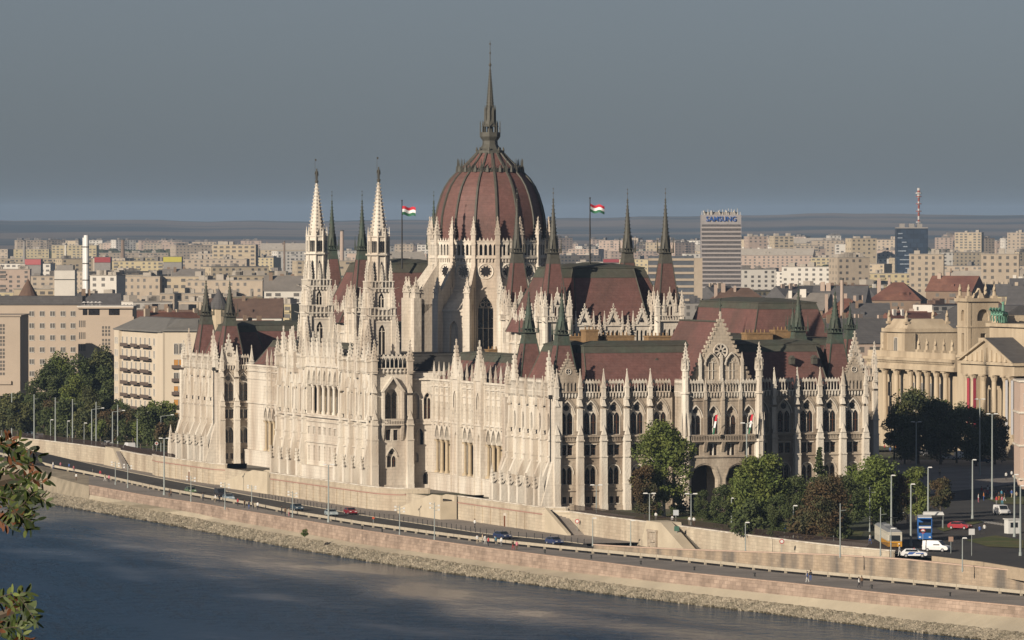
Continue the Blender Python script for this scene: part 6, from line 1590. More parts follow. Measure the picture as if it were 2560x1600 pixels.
# pale house cut by the right edge
x, y = at(2551, 1150); g = empty('corner_house', (x, y, 0), -A, 'pinkish corner house with white framed windows cut by the right edge', 'house')
PK = mat('pink_stucco', (.50,.38,.31), .9, .06, .4)
mb = MB(); mb.box(0, 16, -14, 0, 8.6, 26.3); mb.lathe(1.6, -1.6, [(1.2,6.8),(1.9,7.6),(2.1,8.7)], 12); mb.box(2.0, 16, -14, -1.6, 0, 8.6); part(mb, 'walls', PK, g)
mb = MB(); [mb.box(-.3, 16, -14, .3, z, z+.35) for z in (26.3,20.6,14.6,8.5)]; part(mb, 'cornice', TRIM, g)
face_windows(g, None, [1.1, 3.2], [10.2, 12.2+4, 22.0], .9, 2.2)
# ---- wooded belts and hills far away
FOL = mat('far_foliage', (.045,.06,.03), .95, .3, .05, 0, 4, (.07,.06,.03), .5, .05)
def belt(name, px0, px1, Y, z, n, m, kind, r0=10):
    mb = MB(); rr2 = random.Random(int(px0+Y))
    for i in range(n):
        px = px0+(px1-px0)*(i+rr2.random())/n; yy = Y*rr2.uniform(.97, 1.03); x, y = at(px, yy); r = rr2.uniform(.6, 1.3)*r0; zz = z*rr2.uniform(.6, 1.1)
        for k in range(3):
            a, b, q = x+rr2.uniform(-r, r), y+rr2.uniform(-r, r), r*rr2.uniform(.5, .9)
            mb.lathe(a, -b, [(q*.7,0),(q,zz*.5),(q*.8,zz*.8),(q*.3,zz*rr2.uniform(.95,1.15))], 7, rr2.random())
    return tag(mb.build(name, m), kind=kind)
tag(belt('far_wood', -50, 760, 8300, 13, 170, FOL, 'stuff', 16), 'hazy dark woods between the far housing blocks on the left')
tag(belt('far_wood', 1380, 2600, 8200, 15, 150, FOL, 'stuff', 16), 'hazy dark woods between the far housing blocks on the right')
tag(belt('tree_clump', 2020, 2085, 5000, 17, 16, FOL, 'stuff', 8), 'dark tree clump left of the dark blue tower')
tag(belt('tree_clump', 0, 60, 2600, 19, 14, FOL, 'stuff', 6), 'dark tree clump by the left edge of the city')
from mathutils import noise as NO
HM = mat('hill_land', (.050,.062,.066), .95, .1, .002, 0, 4, (.19,.15,.115), .9, .0011)
rows_ = []
for j in range(26):
    Y = 9600+j*380; row = []
    for i in range(61):
        px = -500+i*60; x, y = at(px, Y)
        n_ = NO.noise(Vector((x*.00035, y*.00035, 1.3)))*1.0+NO.noise(Vector((x*.0011, y*.0011, 4)))*.35
        t = j/25; ridge = min(1, t*1.35)
        yy = 640-95*ridge**.8-5*NO.noise(Vector((px*.0022, 3.1, 0)))*ridge-4*NO.noise(Vector((px*.007, 8.1, 0)))*ridge - (6*min(1, max(0, (px-1200)/800)))*ridge + n_*(15*ridge*(1-t*.35))
        if t > .78: yy += (t-.78)*60
        row.append((x, y, zat(yy, Y) if j else -1.0))
    rows_.append(row)
loft('hills', rows_, HM, smooth=True)
# ================================================================== TREES
LV = {
 'green': mat('leaves_green', (.085,.115,.026), .75, .45, .5, 0, 4, (.13,.15,.035), .5, .3),
 'dark': mat('leaves_dark', (.052,.070,.022), .8, .4, .5, 0, 4, (.07,.085,.03), .5, .3),
 'rust': mat('leaves_rust', (.085,.055,.026), .8, .4, .5, 0, 4, (.06,.07,.03), .5, .3),
 'olive': mat('leaves_olive', (.095,.098,.033), .8, .4, .5, 0, 4, (.05,.065,.028), .5, .3),
 'bright': mat('leaves_bright', (.12,.155,.035), .75, .4, .5, 0, 4, (.075,.105,.03), .5, .3)}
BARK = mat('bark', (.10,.08,.06), .95, .3, 2); BARKP = mat('plane_bark', (.34,.30,.24), .9, .3, 1.5)
def crown_mesh(seed, w, h, z0, n, leaf, kind='round', nb=14):
    r = random.Random(seed); mb = MB(); V = mb.v; Fc = mb.f
    blobs = []
    for i in range(nb):
        if kind == 'cone':
            t = (i+.5)/nb; a = r.uniform(0, 6.28); rad = w*.5*(1-t)*.75; blobs.append((rad*math.cos(a)*.7, rad*math.sin(a)*.7, z0+h*t, w*.5*(1-t)*.55+.35, .5))
        else:
            t = r.uniform(.08, .95); prof = math.sin(math.pi*(t*.86+.08))**.6; a = r.uniform(0, 6.28); rad = w*.5*prof*r.uniform(.25, .72)
            blobs.append((rad*math.cos(a), rad*math.sin(a), z0+h*t, w*r.uniform(.13,.24), r.uniform(.7, 1)))
    per = n//len(blobs)
    for (bx, by, bz, br, fl) in blobs:
        for k in range(per):
            th = r.uniform(0, 6.283); u = r.uniform(-1, 1); q = math.sqrt(1-u*u); rr_ = br*(r.random()**.35)*r.uniform(.85, 1.12)
            x, y, z = bx+rr_*q*math.cos(th), by+rr_*q*math.sin(th), bz+rr_*u*fl
            s = leaf*r.uniform(.55, 1.25)
            ax = Vector((r.gauss(0,1), r.gauss(0,1), r.gauss(0,.8))).normalized(); bx_ = ax.cross(Vector((r.gauss(0,1), r.gauss(0,1), r.gauss(0,1)))).normalized()
            c = Vector((x, -y, z)); i0 = len(V)
            V.extend([tuple(c-ax*s*.5), tuple(c+bx_*s*.32), tuple(c+ax*s*.5), tuple(c-bx_*s*.32)]); Fc.append((i0,i0+1,i0+2,i0+3)); mb.m.append(0)
    return mb, blobs
TREES = {}
def tree_proto(key, seed, w, h, z0, n, leaf, kind='round', tr=.28, nb=14):
    mb, blobs = crown_mesh(seed, w, h-z0, z0, n, leaf, kind, nb)
    tb = MB(); tb.cone(0, 0, -.3, z0+(h-z0)*.35, tr, tr*.55, 8); tb.cone(0, 0, -.3, .6, tr*1.5, tr, 8)
    for (bx, by, bz, br, _) in blobs[:8]:
        z1 = z0*.8+(h-z0)*.12; tb.tube([(0,0,min(z1, bz-.5)), (bx*.5, by*.5, (z1+bz)/2+.2), (bx, by, bz)], tr*.28, 5)
    if kind == 'cone': tb.cone(0, 0, 0, h*.97, tr, .04, 7)
    TREES[key] = (mb, tb, h)
CRM = {}
def tree(key, x, y, z, s, leaf, label, cat='tree', group=None, bark=None, rz=0, name='tree'):
    mb, tb, h = TREES[key]
    k1 = (key, leaf)
    if k1 not in CRM: CRM[k1] = mb.mesh('crown', LV[leaf])
    k2 = (key, 'trunk', (bark or BARK).name)
    if k2 not in CRM: CRM[k2] = tb.mesh('trunk', bark or BARK)
    g = empty(name, (x, y, z), rz, label, cat, group); g.scale = (s, s, s)
    for me, nm in ((CRM[k1], 'crown'), (CRM[k2], 'trunk')):
        o = put(me, nm); o.parent = g
    return g
tree_proto('plane', 5, 12.5, 17.6, 3.2, 17000, .58, nb=40, tr=.38)
tree_proto('broad', 8, 12.5, 14, 1.6, 13000, .56, nb=36)
tree_proto('oval', 12, 8.5, 12.5, 1.6, 8000, .52, nb=28)
tree_proto('street', 21, 7.5, 8.2, 2.0, 3600, .55, nb=15, tr=.2)
tree_proto('street_b', 29, 6.5, 7.4, 2.0, 3200, .5, nb=13, tr=.18)
tree_proto('tall', 33, 12, 21, 4, 9000, .7, nb=30, tr=.4)
tree_proto('tall_b', 37, 10, 19, 4, 7500, .7, nb=26, tr=.35)
tree_proto('fir', 41, 6.4, 13.5, 1.2, 5200, .45, 'cone', nb=26)
tree_proto('shrub', 47, 4.5, 3.0, .3, 1500, .4, nb=9, tr=.1)
HT = {k: v[2] for k, v in TREES.items()}
for (key, px, yb, yt, leaf, lab, bark, nm, cat) in [
 ('plane',1660,1292,1066,'green','big green plane tree with pale trunk before the left south facade bays',BARKP,'plane_tree','tree'),
 ('oval',1612,1296,1168,'rust','smaller russet tree beside the big plane tree, on its left',BARK,'tree','tree'),
 ('broad',1902,1338,1146,'green','broad green tree right of the twin arched porch',BARK,'tree','tree'),
 ('oval',1806,1326,1216,'dark','dark round tree below the tall lamp by the porch',BARK,'tree','tree'),
 ('shrub',1880,1343,1262,'dark','tall dark bush in front of the broad green tree',BARK,'bush','bush'),
 ('oval',1945,1350,1240,'dark','dark tree between the broad green tree and the russet one',BARK,'tree','tree'),
 ('fir',2050,1290,1118,'dark','bluish conifer before the right south facade bays',BARK,'fir_tree','conifer'),
 ('broad',2066,1352,1196,'rust','wide russet brown tree left of the tram',BARK,'tree','tree'),
 ('shrub',2012,1350,1278,'rust','brown bush under the wide russet tree',BARK,'bush','bush'),
 ('broad',2180,1318,1150,'bright','bright green tree above the tram',BARK,'tree','tree'),
 ('oval',2292,1300,1172,'green','green tree right of the bright one, behind the blue bus',BARK,'tree','tree'),
 ('oval',2238,1316,1186,'rust','russet tree directly above the blue bus',BARK,'tree','tree'),
 ('street',2352,1288,1196,'rust','low russet tree between bus and crowd',BARK,'tree','tree'),
 ('broad',1985,1318,1196,'dark','dark tree filling the gap under the conifer, on its left',BARK,'tree','tree'),
 ('broad',2120,1330,1196,'dark','dark tree behind the russet one, left of the bright green tree',BARK,'tree','tree'),
 ('oval',1850,1312,1190,'green','green tree just right of the very tall porch lamp',BARK,'tree','tree'),
 ('oval',1756,1302,1228,'dark','dark tree between the two porch arches',BARK,'tree','tree'),
 ('shrub',2105,1352,1300,'dark','dark bush under the two catenary poles',BARK,'bush','bush'),
 ('shrub',1640,1296,1262,'green','green bush at the foot of the plane tree',BARK,'bush','bush'),
 ('shrub',1738,1290,1248,'dark','dark bush by the left arch of the porch',BARK,'bush','bush'),
 ('shrub',1695,1288,1246,'dark','dark bush right of the plane tree trunk',BARK,'bush','bush'),
 ('shrub',1775,1300,1262,'dark','dark low bush under the right arch of the porch',BARK,'bush','bush')]:
    Y = FPX*CZ/(yb-HZ); x, y = at(px, Y); s = (yb-yt)*Y/FPX/HT[key]; tree(key, x, y, 0, s, leaf, lab, cat, None, bark, rz=px, name=nm)
for (key, px, Y, yt, leaf, lab) in [('tall',2236,1452,1012,'dark','dark tree at the left end of the palace colonnade'),('broad',2296,1445,982,'olive','tall olive tree before the palace colonnade'),
 ('broad',2352,1440,1006,'dark','dark rounded tree under the palace tower'),('tall_b',2392,1448,1010,'olive','olive tree just below the long red banner'),('broad',2440,1430,1025,'dark','dark wide tree before the palace portico'),
 ('oval',2488,1440,1036,'rust','brownish tree under the right portico columns'),('oval',2262,1440,1040,'dark','low dark tree second from the left before the palace')]:
    x, y = at(px, Y); s = (zat(yt, Y))/HT[key]; tree(key, x, y, 0, s, leaf, lab, group='trees on the square before the palace', rz=px)
for (key, px, Y, yt, leaf, lab) in [('tall',112,1660,890,'dark','tall dark tree beside the left slit windowed office wing'),('tall',158,1668,872,'green','tall green tree below the square windowed office front'),('tall_b',204,1655,878,'dark','tall dark tree below the corner office block'),
 ('tall',243,1662,858,'olive','tallest olive tree left of the cream apartment house'),('tall_b',272,1640,905,'dark','dark tree touching the cream apartment house'),('tall_b',84,1650,945,'dark','shorter dark tree nearest the left slit windowed wing'),
 ('tall_b',180,1625,925,'green','green tree in front of the two tallest ones at left'),('tall',228,1622,955,'olive','lower olive tree before the corner office block'),('broad',300,1600,1000,'dark','dark tree at the foot of the cream apartment house'),('oval',430,1545,1020,'dark','dark tree hugging the far left pavilion base')]:
    x, y = at(px, Y); s = (zat(yt+14, Y))/HT[key]; tree(key, x, y, 0, s, leaf, lab, group='tall trees by the left office buildings', rz=px)
rt = random.Random(5)
LM = [(40,'near the left edge'),(90,'below the slit windowed wing'),(150,'below the tall dark tree'),(210,'below the corner office block'),(270,'below the gap in the tall trees'),(340,'below the cream apartment house'),(420,'beside the far left pavilion'),(500,'')]
nn = {}
for row, (off, yb0) in enumerate(((0,4),(1,-10),(2,-24))):
    for k in range(13):
        px = 8+k*34+row*15+rt.uniform(-5, 5)
        if px > 432: continue
        yb = lerp([(0,1088),(160,1100),(344,1122),(440,1135)], px)+yb0+rt.uniform(-2, 2); 
        Y = FPX*CZ/(yb-HZ); x, y = at(px, Y); z_ = next(n for a, n in LM if px < a+1 or n == '') or 'beside the far left pavilion'
        nn[(row, z_)] = nn.get((row, z_), 0)+1; o_ = ['left','right','middle'][min(2, nn[(row, z_)]-1)]
        tree(rt.choice(['street','street_b']), x, y, 0, rt.uniform(1.0, 1.35), rt.choice(['dark','olive','dark','green','rust']), f"low street tree {z_}, {o_} one in the {['front','middle','back'][row]} row", group='street trees along the left embankment', rz=k, name='street_tree')
# weed growing from the quay wall
x, y = up(768, 1326, ZL-.4); tree('shrub', x-.5, y, ZL-1.6, .42, 'green', 'small green weed bush growing out of the pink quay wall', 'bush', name='bush')
# ---------- foreground locust branches
FG = empty('locust_tree', cam2w(-2.9, 24)+(47.0,), 0, 'out of focus locust branches with green and rusty leaflets at the left edge', 'tree')
LG = mat('leaflet_green', (.045,.065,.016), .6, .4, 30); LB = mat('leaflet_light', (.11,.135,.035), .6, .3, 30); LR = mat('leaflet_rust', (.12,.045,.018), .7, .4, 30); LD = mat('leaflet_dark', (.022,.035,.014), .6, .3, 30)
def fgp(px, py, Y): return cam2w((px-1280)/FPX*Y, Y)+(zat(py, Y),)
rf = random.Random(9); mbs = [MB() for _ in range(4)]; st = MB()
def leaflet(p, ang, L_, W_, mi, tilt):
    """p world point ; ang screen angle"""
    ex = Vector((CA, -SA, 0)); ez = Vector((0, 0, 1)); ey = Vector((SA, CA, 0))
    d = (ex*math.cos(ang)+ez*math.sin(ang)); d = (d+ey*rf.uniform(-.6, .6)).normalized(); w_ = d.cross(ey).normalized()*math.cos(tilt)+ey*math.sin(tilt)
    c = Vector(p); V = [c]+[c+d*L_*t+w_*W_*q for t, q in ((.2,.42),(.55,.5),(.85,.3),(1,0),(.85,-.3),(.55,-.5),(.2,-.42))]
    m_ = mbs[mi]; i = len(m_.v); m_.v += [tuple(v) for v in V]; m_.f.append(tuple(range(i, i+8))); m_.m.append(0)
def spray(x0, y0, x1, y1, n, Y, colr, sz=1.0):
    ang = math.atan2(-(y1-y0), x1-x0); P = []
    for k in range(n+1):
        t = k/n; px = x0+(x1-x0)*t; py = y0+(y1-y0)*t+8*t*t; P.append(fgp(px, py, Y)) 
        if k:
            for s_ in (-1, 1):
                u = Y/FPX; leaflet(fgp(px, py, Y), ang+s_*rf.uniform(.6, 1.3), rf.uniform(20, 30)*u*sz, rf.uniform(8, 11)*u*sz, rf.choice(colr), rf.uniform(-1.2, 1.2))
    i = len(st.v); st.tube([(p[0], -p[1], p[2]) for p in P], .0016, 4)
for k in range(62):
    a = rf.random(); bx = rf.uniform(-70, 70)*1.0; by = rf.uniform(1090, 1300); 
    lim = lerp([(1080,40),(1120,100),(1160,128),(1200,138),(1240,128),(1280,70),(1330,30)], by); bx = min(bx, lim-40)
    an = rf.uniform(-1.0, .9); L_ = rf.uniform(35, 62); rust = (by > 1110 and bx < 60 and rf.random() < .38)
    spray(bx, by, bx+L_*math.cos(an), by-L_*math.sin(an), rf.randint(3, 5), rf.uniform(21, 25), [2,2,2,0] if rust else rf.choice([[0,3,3],[0,1,3],[0,0,3],[1,0,3]]))
for k in range(30):
    by = rf.uniform(1478, 1610); lim = lerp([(1450,50),(1500,92),(1540,84),(1600,110)], by); bx = min(rf.uniform(-60, 60), lim-40)
    an = rf.uniform(-.9, 1.1); L_ = rf.uniform(35, 55); spray(bx, by, bx+L_*math.cos(an), by-L_*math.sin(an), rf.randint(3, 5), rf.uniform(21, 25), rf.choice([[0,3],[0,0,3],[1,0],[1,0,3],[2,0]]))
for (px, py) in ((92,1300),(75,1322),(50,1295),(115,1262),(60,1308),(30,1320)): leaflet(fgp(px, py, 23), rf.uniform(-.5,.3), .04, .014, 3, .5)
def ridged(P): return [(p[0], -p[1], p[2]) for p in P]
st.tube(ridged([cam2w(-2.9,24)+(47.0,), cam2w(-2.85,24)+(52,), fgp(-260,1250,23.5), fgp(-60,1215,23), fgp(60,1190,23)]), .02, 6)
st.tube(ridged([cam2w(-2.85,24)+(51,), fgp(-250,1600,23.5), fgp(-60,1560,23), fgp(50,1520,23)]), .015, 6)
for nm, m_, mt in (('green_leaflets', mbs[0], LG), ('light_leaflets', mbs[1], LB), ('rusty_leaflets', mbs[2], LR), ('dark_leaflets', mbs[3], LD)):
    me = bpy.data.meshes.new(nm); me.from_pydata(m_.v, [], m_.f); me.materials.append(mt); tag(put(me, nm, FG), kind='stuff')
tag(st.build('twigs', BARK, FG), kind='stuff')
# ================================================================== LAMPS, POSTS, VEHICLES, PEOPLE
POLE = mat('grey_green_pole', (.30,.33,.32), .5, .08, 3); POLED = mat('dark_pole', (.09,.09,.085), .6, .1, 3); LAMPW = mat('lamp_head_white', (.62,.62,.6), .5, .05, 3)
def lamp(px, yb, yt, z, kind, label, cat=None, group=None, Y=None, dark=False, side=1):
    if z == ZL: z = zl(px)
    if Y is None: x, y = up(px, yb, z)
    else: x, y = at(px, Y); 
    _, _, Yd = w2px(x, y, z); h = zat(yt, Yd)-z
    names = {'single':'street_lamp','double':'street_lamp','arm':'street_lamp','pole':'catenary_pole','flood':'floodlight_mast','lantern':'lantern_post','wall':'street_lamp'}
    g = empty(names[kind], (x, y, z), -A, label, cat or ('pole' if kind == 'pole' else 'street lamp'), group)
    m = POLED if dark else POLE; mb = MB()
    if kind == 'lantern':
        mb.cone(0,0,0,.5,.28,.2,8); mb.cone(0,0,.5,h*.72,.1,.07,8); mb.cone(0,0,h*.45,h*.5,.15,.15,8); part(mb, 'post', IRON, g)
        mb = MB(); mb.cone(0,0,h*.72,h*.9,.16,.27,6); part(mb, 'lantern', LAMPW, g); mb = MB(); mb.cone(0,0,h*.9,h,.32,.05,6); part(mb, 'cap', IRON, g); return g
    r = .12 if h < 9 else .2
    mb.cone(0, 0, -.2, h, r, r*.6, 8); mb.cone(0, 0, 0, .6, r*1.5, r*1.3, 8)
    if kind == 'arm': mb.tube([(0,0,h-.1),(side*2.6,0,h+.25)], .06, 5)
    part(mb, 'pole', m, g)
    def head(a, d, zz, w=.9):
        mb = MB(); mb.hexa([(a-w/2,d-.16,zz-.05),(a+w/2,d-.16,zz-.05),(a+w/2,d+.16,zz-.05),(a-w/2,d+.16,zz-.05)], [(a-w/2+.1,d-.1,zz+.14),(a+w/2-.1,d-.1,zz+.14),(a+w/2-.1,d+.1,zz+.14),(a-w/2+.1,d+.1,zz+.14)]); part(mb, 'lamp_head', LAMPW, g)
    if kind in ('single', 'wall'): head(side*.35, 0, h, .8)
    elif kind == 'double': head(-.75, 0, h, .9); head(.75, 0, h, .9); mb = MB(); mb.tube([(-.75,0,h-.05),(.75,0,h-.05)], .05, 5); part(mb, 'cross_arm', m, g)
    elif kind == 'arm': head(side*2.7, 0, h+.25, .8)
    elif kind == 'flood':
        mb = MB()
        for k in range(4): mb.tube([(-.7 if k % 2 else .7, 0, h*(.80+.055*k)), (.0, 0, h*(.78+.055*k))], .045, 5)
        part(mb, 'bracket', m, g)
        for k in range(4):
            s_ = -1 if k % 2 else 1; mb = MB(); mb.box(s_*.8-.2, s_*.8+.2, -.15, .2, h*(.80+.055*k)-.12, h*(.80+.055*k)+.2); part(mb, 'floodlight', LAMPW, g)
    elif kind == 'pole':
        mb = MB(); mb.cone(0,0,h,h+.25,r*.9,r*.3,8); part(mb, 'cap', m, g); mb = MB(); mb.tube([(0,0,h-1.0),(side*1.0,0,h-.9)], .04, 4); part(mb, 'bracket', m, g)
    return g
q_ = 'floodlight masts on the promenade'
for (px, yt, yb, w_) in ((288,1154,1212,'leftmost, standing behind the left retaining wall stair'),(319,1160,1220,'second from the left by the stair foot'),(477,1190,1256,'below the far left pavilion door'),(562,1206,1272,'left of the left stair ramp'),(629,1213,1260,'in front of the left stair ramp'),(731,1228,1294,'below the left part of the central terrace'),(999,1265,1338,'below the right stair ramp start'),(1086,1256,1350,'under the right stair ramp')):
    lamp(px, yb, yt, ZL, 'flood', f'grey floodlight mast {w_}', 'floodlight mast', q_)
for (px, yt, yb, z, kd, lab, dk) in [
 (410,1096,1238,ZL,'double','tall promenade lamp before the retaining wall beside the far left pavilion',0),(821,1162,1306,ZL,'double','tall promenade lamp before the centre of the central terrace',0),
 (4,1028,1090,0,'single','street lamp at the left edge of the upper road',0),(49,1037,1092,0,'single','street lamp above the locust leaves, by the blue road sign',0),(88,1045,1096,0,'single','street lamp in front of the white catenary pole at far left',0),
 (126,1050,1105,0,'single','small street lamp below the tall dark tree group',0),(168,1053,1108,0,'single','small street lamp at the middle of the left wall',0),(210,1058,1110,0,'single','small street lamp between two white poles on the left wall',0),
 (252,1060,1114,0,'single','small street lamp just left of the wall stair',0),(337,1069,1122,0,'single','small street lamp right of the wall stair',0),(382,1074,1128,0,'single','small street lamp nearest the far left pavilion',0),
 (229,1023,1117,0,'arm','tall long armed lamp above the left trees, first of four',0),(281,1029,1122,0,'arm','tall long armed lamp left of the cream apartment house foot',0),(343,1033,1128,0,'arm','tall long armed lamp below the cream apartment house',0),(402,1040,1134,0,'arm','tall long armed lamp beside the orange blinds',0),
 (29,984,1097,0,'pole','white catenary pole below the slit windowed office wing',0),(85,988,1102,0,'pole','white catenary pole below the first tall tree',0),(138,996,1108,0,'pole','white catenary pole below the green tall tree',0),(181,1000,1112,0,'pole','short white catenary pole among the left trees',0),(240,1007,1118,0,'pole','white catenary pole below the tallest olive tree',0),(294,1014,1118,0,'pole','tallest white catenary pole, by the left wall stair',0),
 (1491,1213,1290,0,'double','twin headed lamp before the second bay of the south facade',0),(1624,1234,1312,0,'double','twin headed lamp left of the plane tree trunk',0),(1728,1235,1314,0,'double','twin headed lamp above the stone bastion',0),
 (1867,1058,1304,0,'double','very tall twin headed lamp before the projecting porch',0),(1829,1246,1322,0,'single','single lamp right of the stone bastion',0),(1984,1265,1345,0,'single','single lamp before the dark tree right of the broad one',0),
 (1482,1296,1366,ZL,'wall','pavement lamp against the wall below the second bay',0),(1577,1302,1368,ZL,'wall','pavement lamp against the wall left of the bastion',0),
 (2085,1251,1352,0,'pole','pale catenary pole left of the tram, rear one',0),(2101,1262,1392,0,'pole','pale catenary pole left of the tram, front one',0),(2202,1272,1388,0,'pole','pale catenary pole before the tram side',0),(2175,1218,1330,0,'pole','thin catenary pole behind the tram tail',0),
 (2229,1189,1330,0,'single','tall lamp rising behind the tram roof',0),(2278,1211,1366,0,'single','tall lamp between the tram and the blue bus',0),(2321,1169,1302,0,'single','tall lamp behind the blue bus',0),
 (2291,1055,1175,0,'double','pale twin headed lamp before the dark square',0),(2450,998,1190,0,'double','tallest pale twin headed lamp below the red banner',0),(2481,1035,1250,0,'double','pale twin headed lamp left of the pink corner house',0),
 (2432,1150,1297,0,'single','single lamp left of the crowd on the square',0),(2537,1187,1343,0,'single','single lamp at the white kiosk',0),(2552,1215,1390,0,'single','single lamp nearest the right edge',0),
 (2170,1049,1150,0,'double','dark twin headed lamp before the rear wing of the south facade',1),(2253,940,1135,0,'pole','very tall dark mast before the palace left end',1),
 (2407,1346,1428,-.8,'wall','lamp on the ramp wall below the white van',0),(2228,1322,1402,-.8,'wall','lamp on the ramp wall below the tram front',0),(1864,1307,1384,-1.9,'wall','lamp on the ramp road right of the bastion',0)]:
    lamp(px, yb, yt, z, kd, lab, dark=bool(dk))
for (px, yt, yb, w_) in ((649,1131,1159,'at the left end of the gap beside the left stair ramp'),(692,1150,1180,'at the right end of the left stair ramp'),(766,1160,1192,'before the left arcade bays of the central block'),(818,1166,1199,'before the middle arcade bays of the central block'),(897,1176,1211,'before the round arched doorway of the central block'),
    (1083,1189,1220,'at the left of the right stair ramp railing'),(1149,1195,1230,'at the right of the right stair ramp railing'),(1216,1203,1240,'left one of a close pair on the near terrace'),(1229,1210,1246,'right one of a close pair on the near terrace'),(1364,1230,1264,'in the archway of the near corner pavilion')):
    lamp(px, yb, yt, .05, 'lantern', f'black iron lantern post {w_}', 'lantern', 'lantern posts on the terrace')
# bollards along the pavement
bm = MB(); bm.cone(0,0,0,.85,.07,.06,6); bm.cone(0,0,.85,.95,.09,.03,6); bme = bm.mesh('bollard', IRON)
L_ = [up(px, lerp(KERB, px), ZL+.12) for px in range(640, 1470, 4)]; acc = 9; nb_ = 0
for p, q in zip(L_[:-1], L_[1:]):
    acc += math.hypot(p[0]-q[0], p[1]-q[1])
    if acc > 2.6: acc = 0; nb_ += 1; tag(put(bme, 'bollard', None, Matrix.Translation((q[0]+.35, q[1], ZL+.12))), 'small dark iron bollard on the pavement kerb of the lower road', 'bollard', 'bollards along the lower road kerb')
mm_ = MB(); mm_.cone(0,0,0,.5,.16,.14,8); mm_.cone(0,0,.5,.62,.24,.2,8); mm_.cone(0,0,.62,.68,.2,.08,8); mme = mm_.mesh('mooring_bollard', IRON)
for px in (905,955,1362,1478,1602,1736,1887,2180,2376):
    a = lerp(RAIL, px)*.32+lerp(QT, px)*.68; x, y = up(px, a, ZL); tag(put(mme, 'mooring_bollard', None, Matrix.Translation((x, y, ZL))), 'black mooring bollard near the edge of the grey promenade', 'bollard', 'mooring bollards on the promenade')
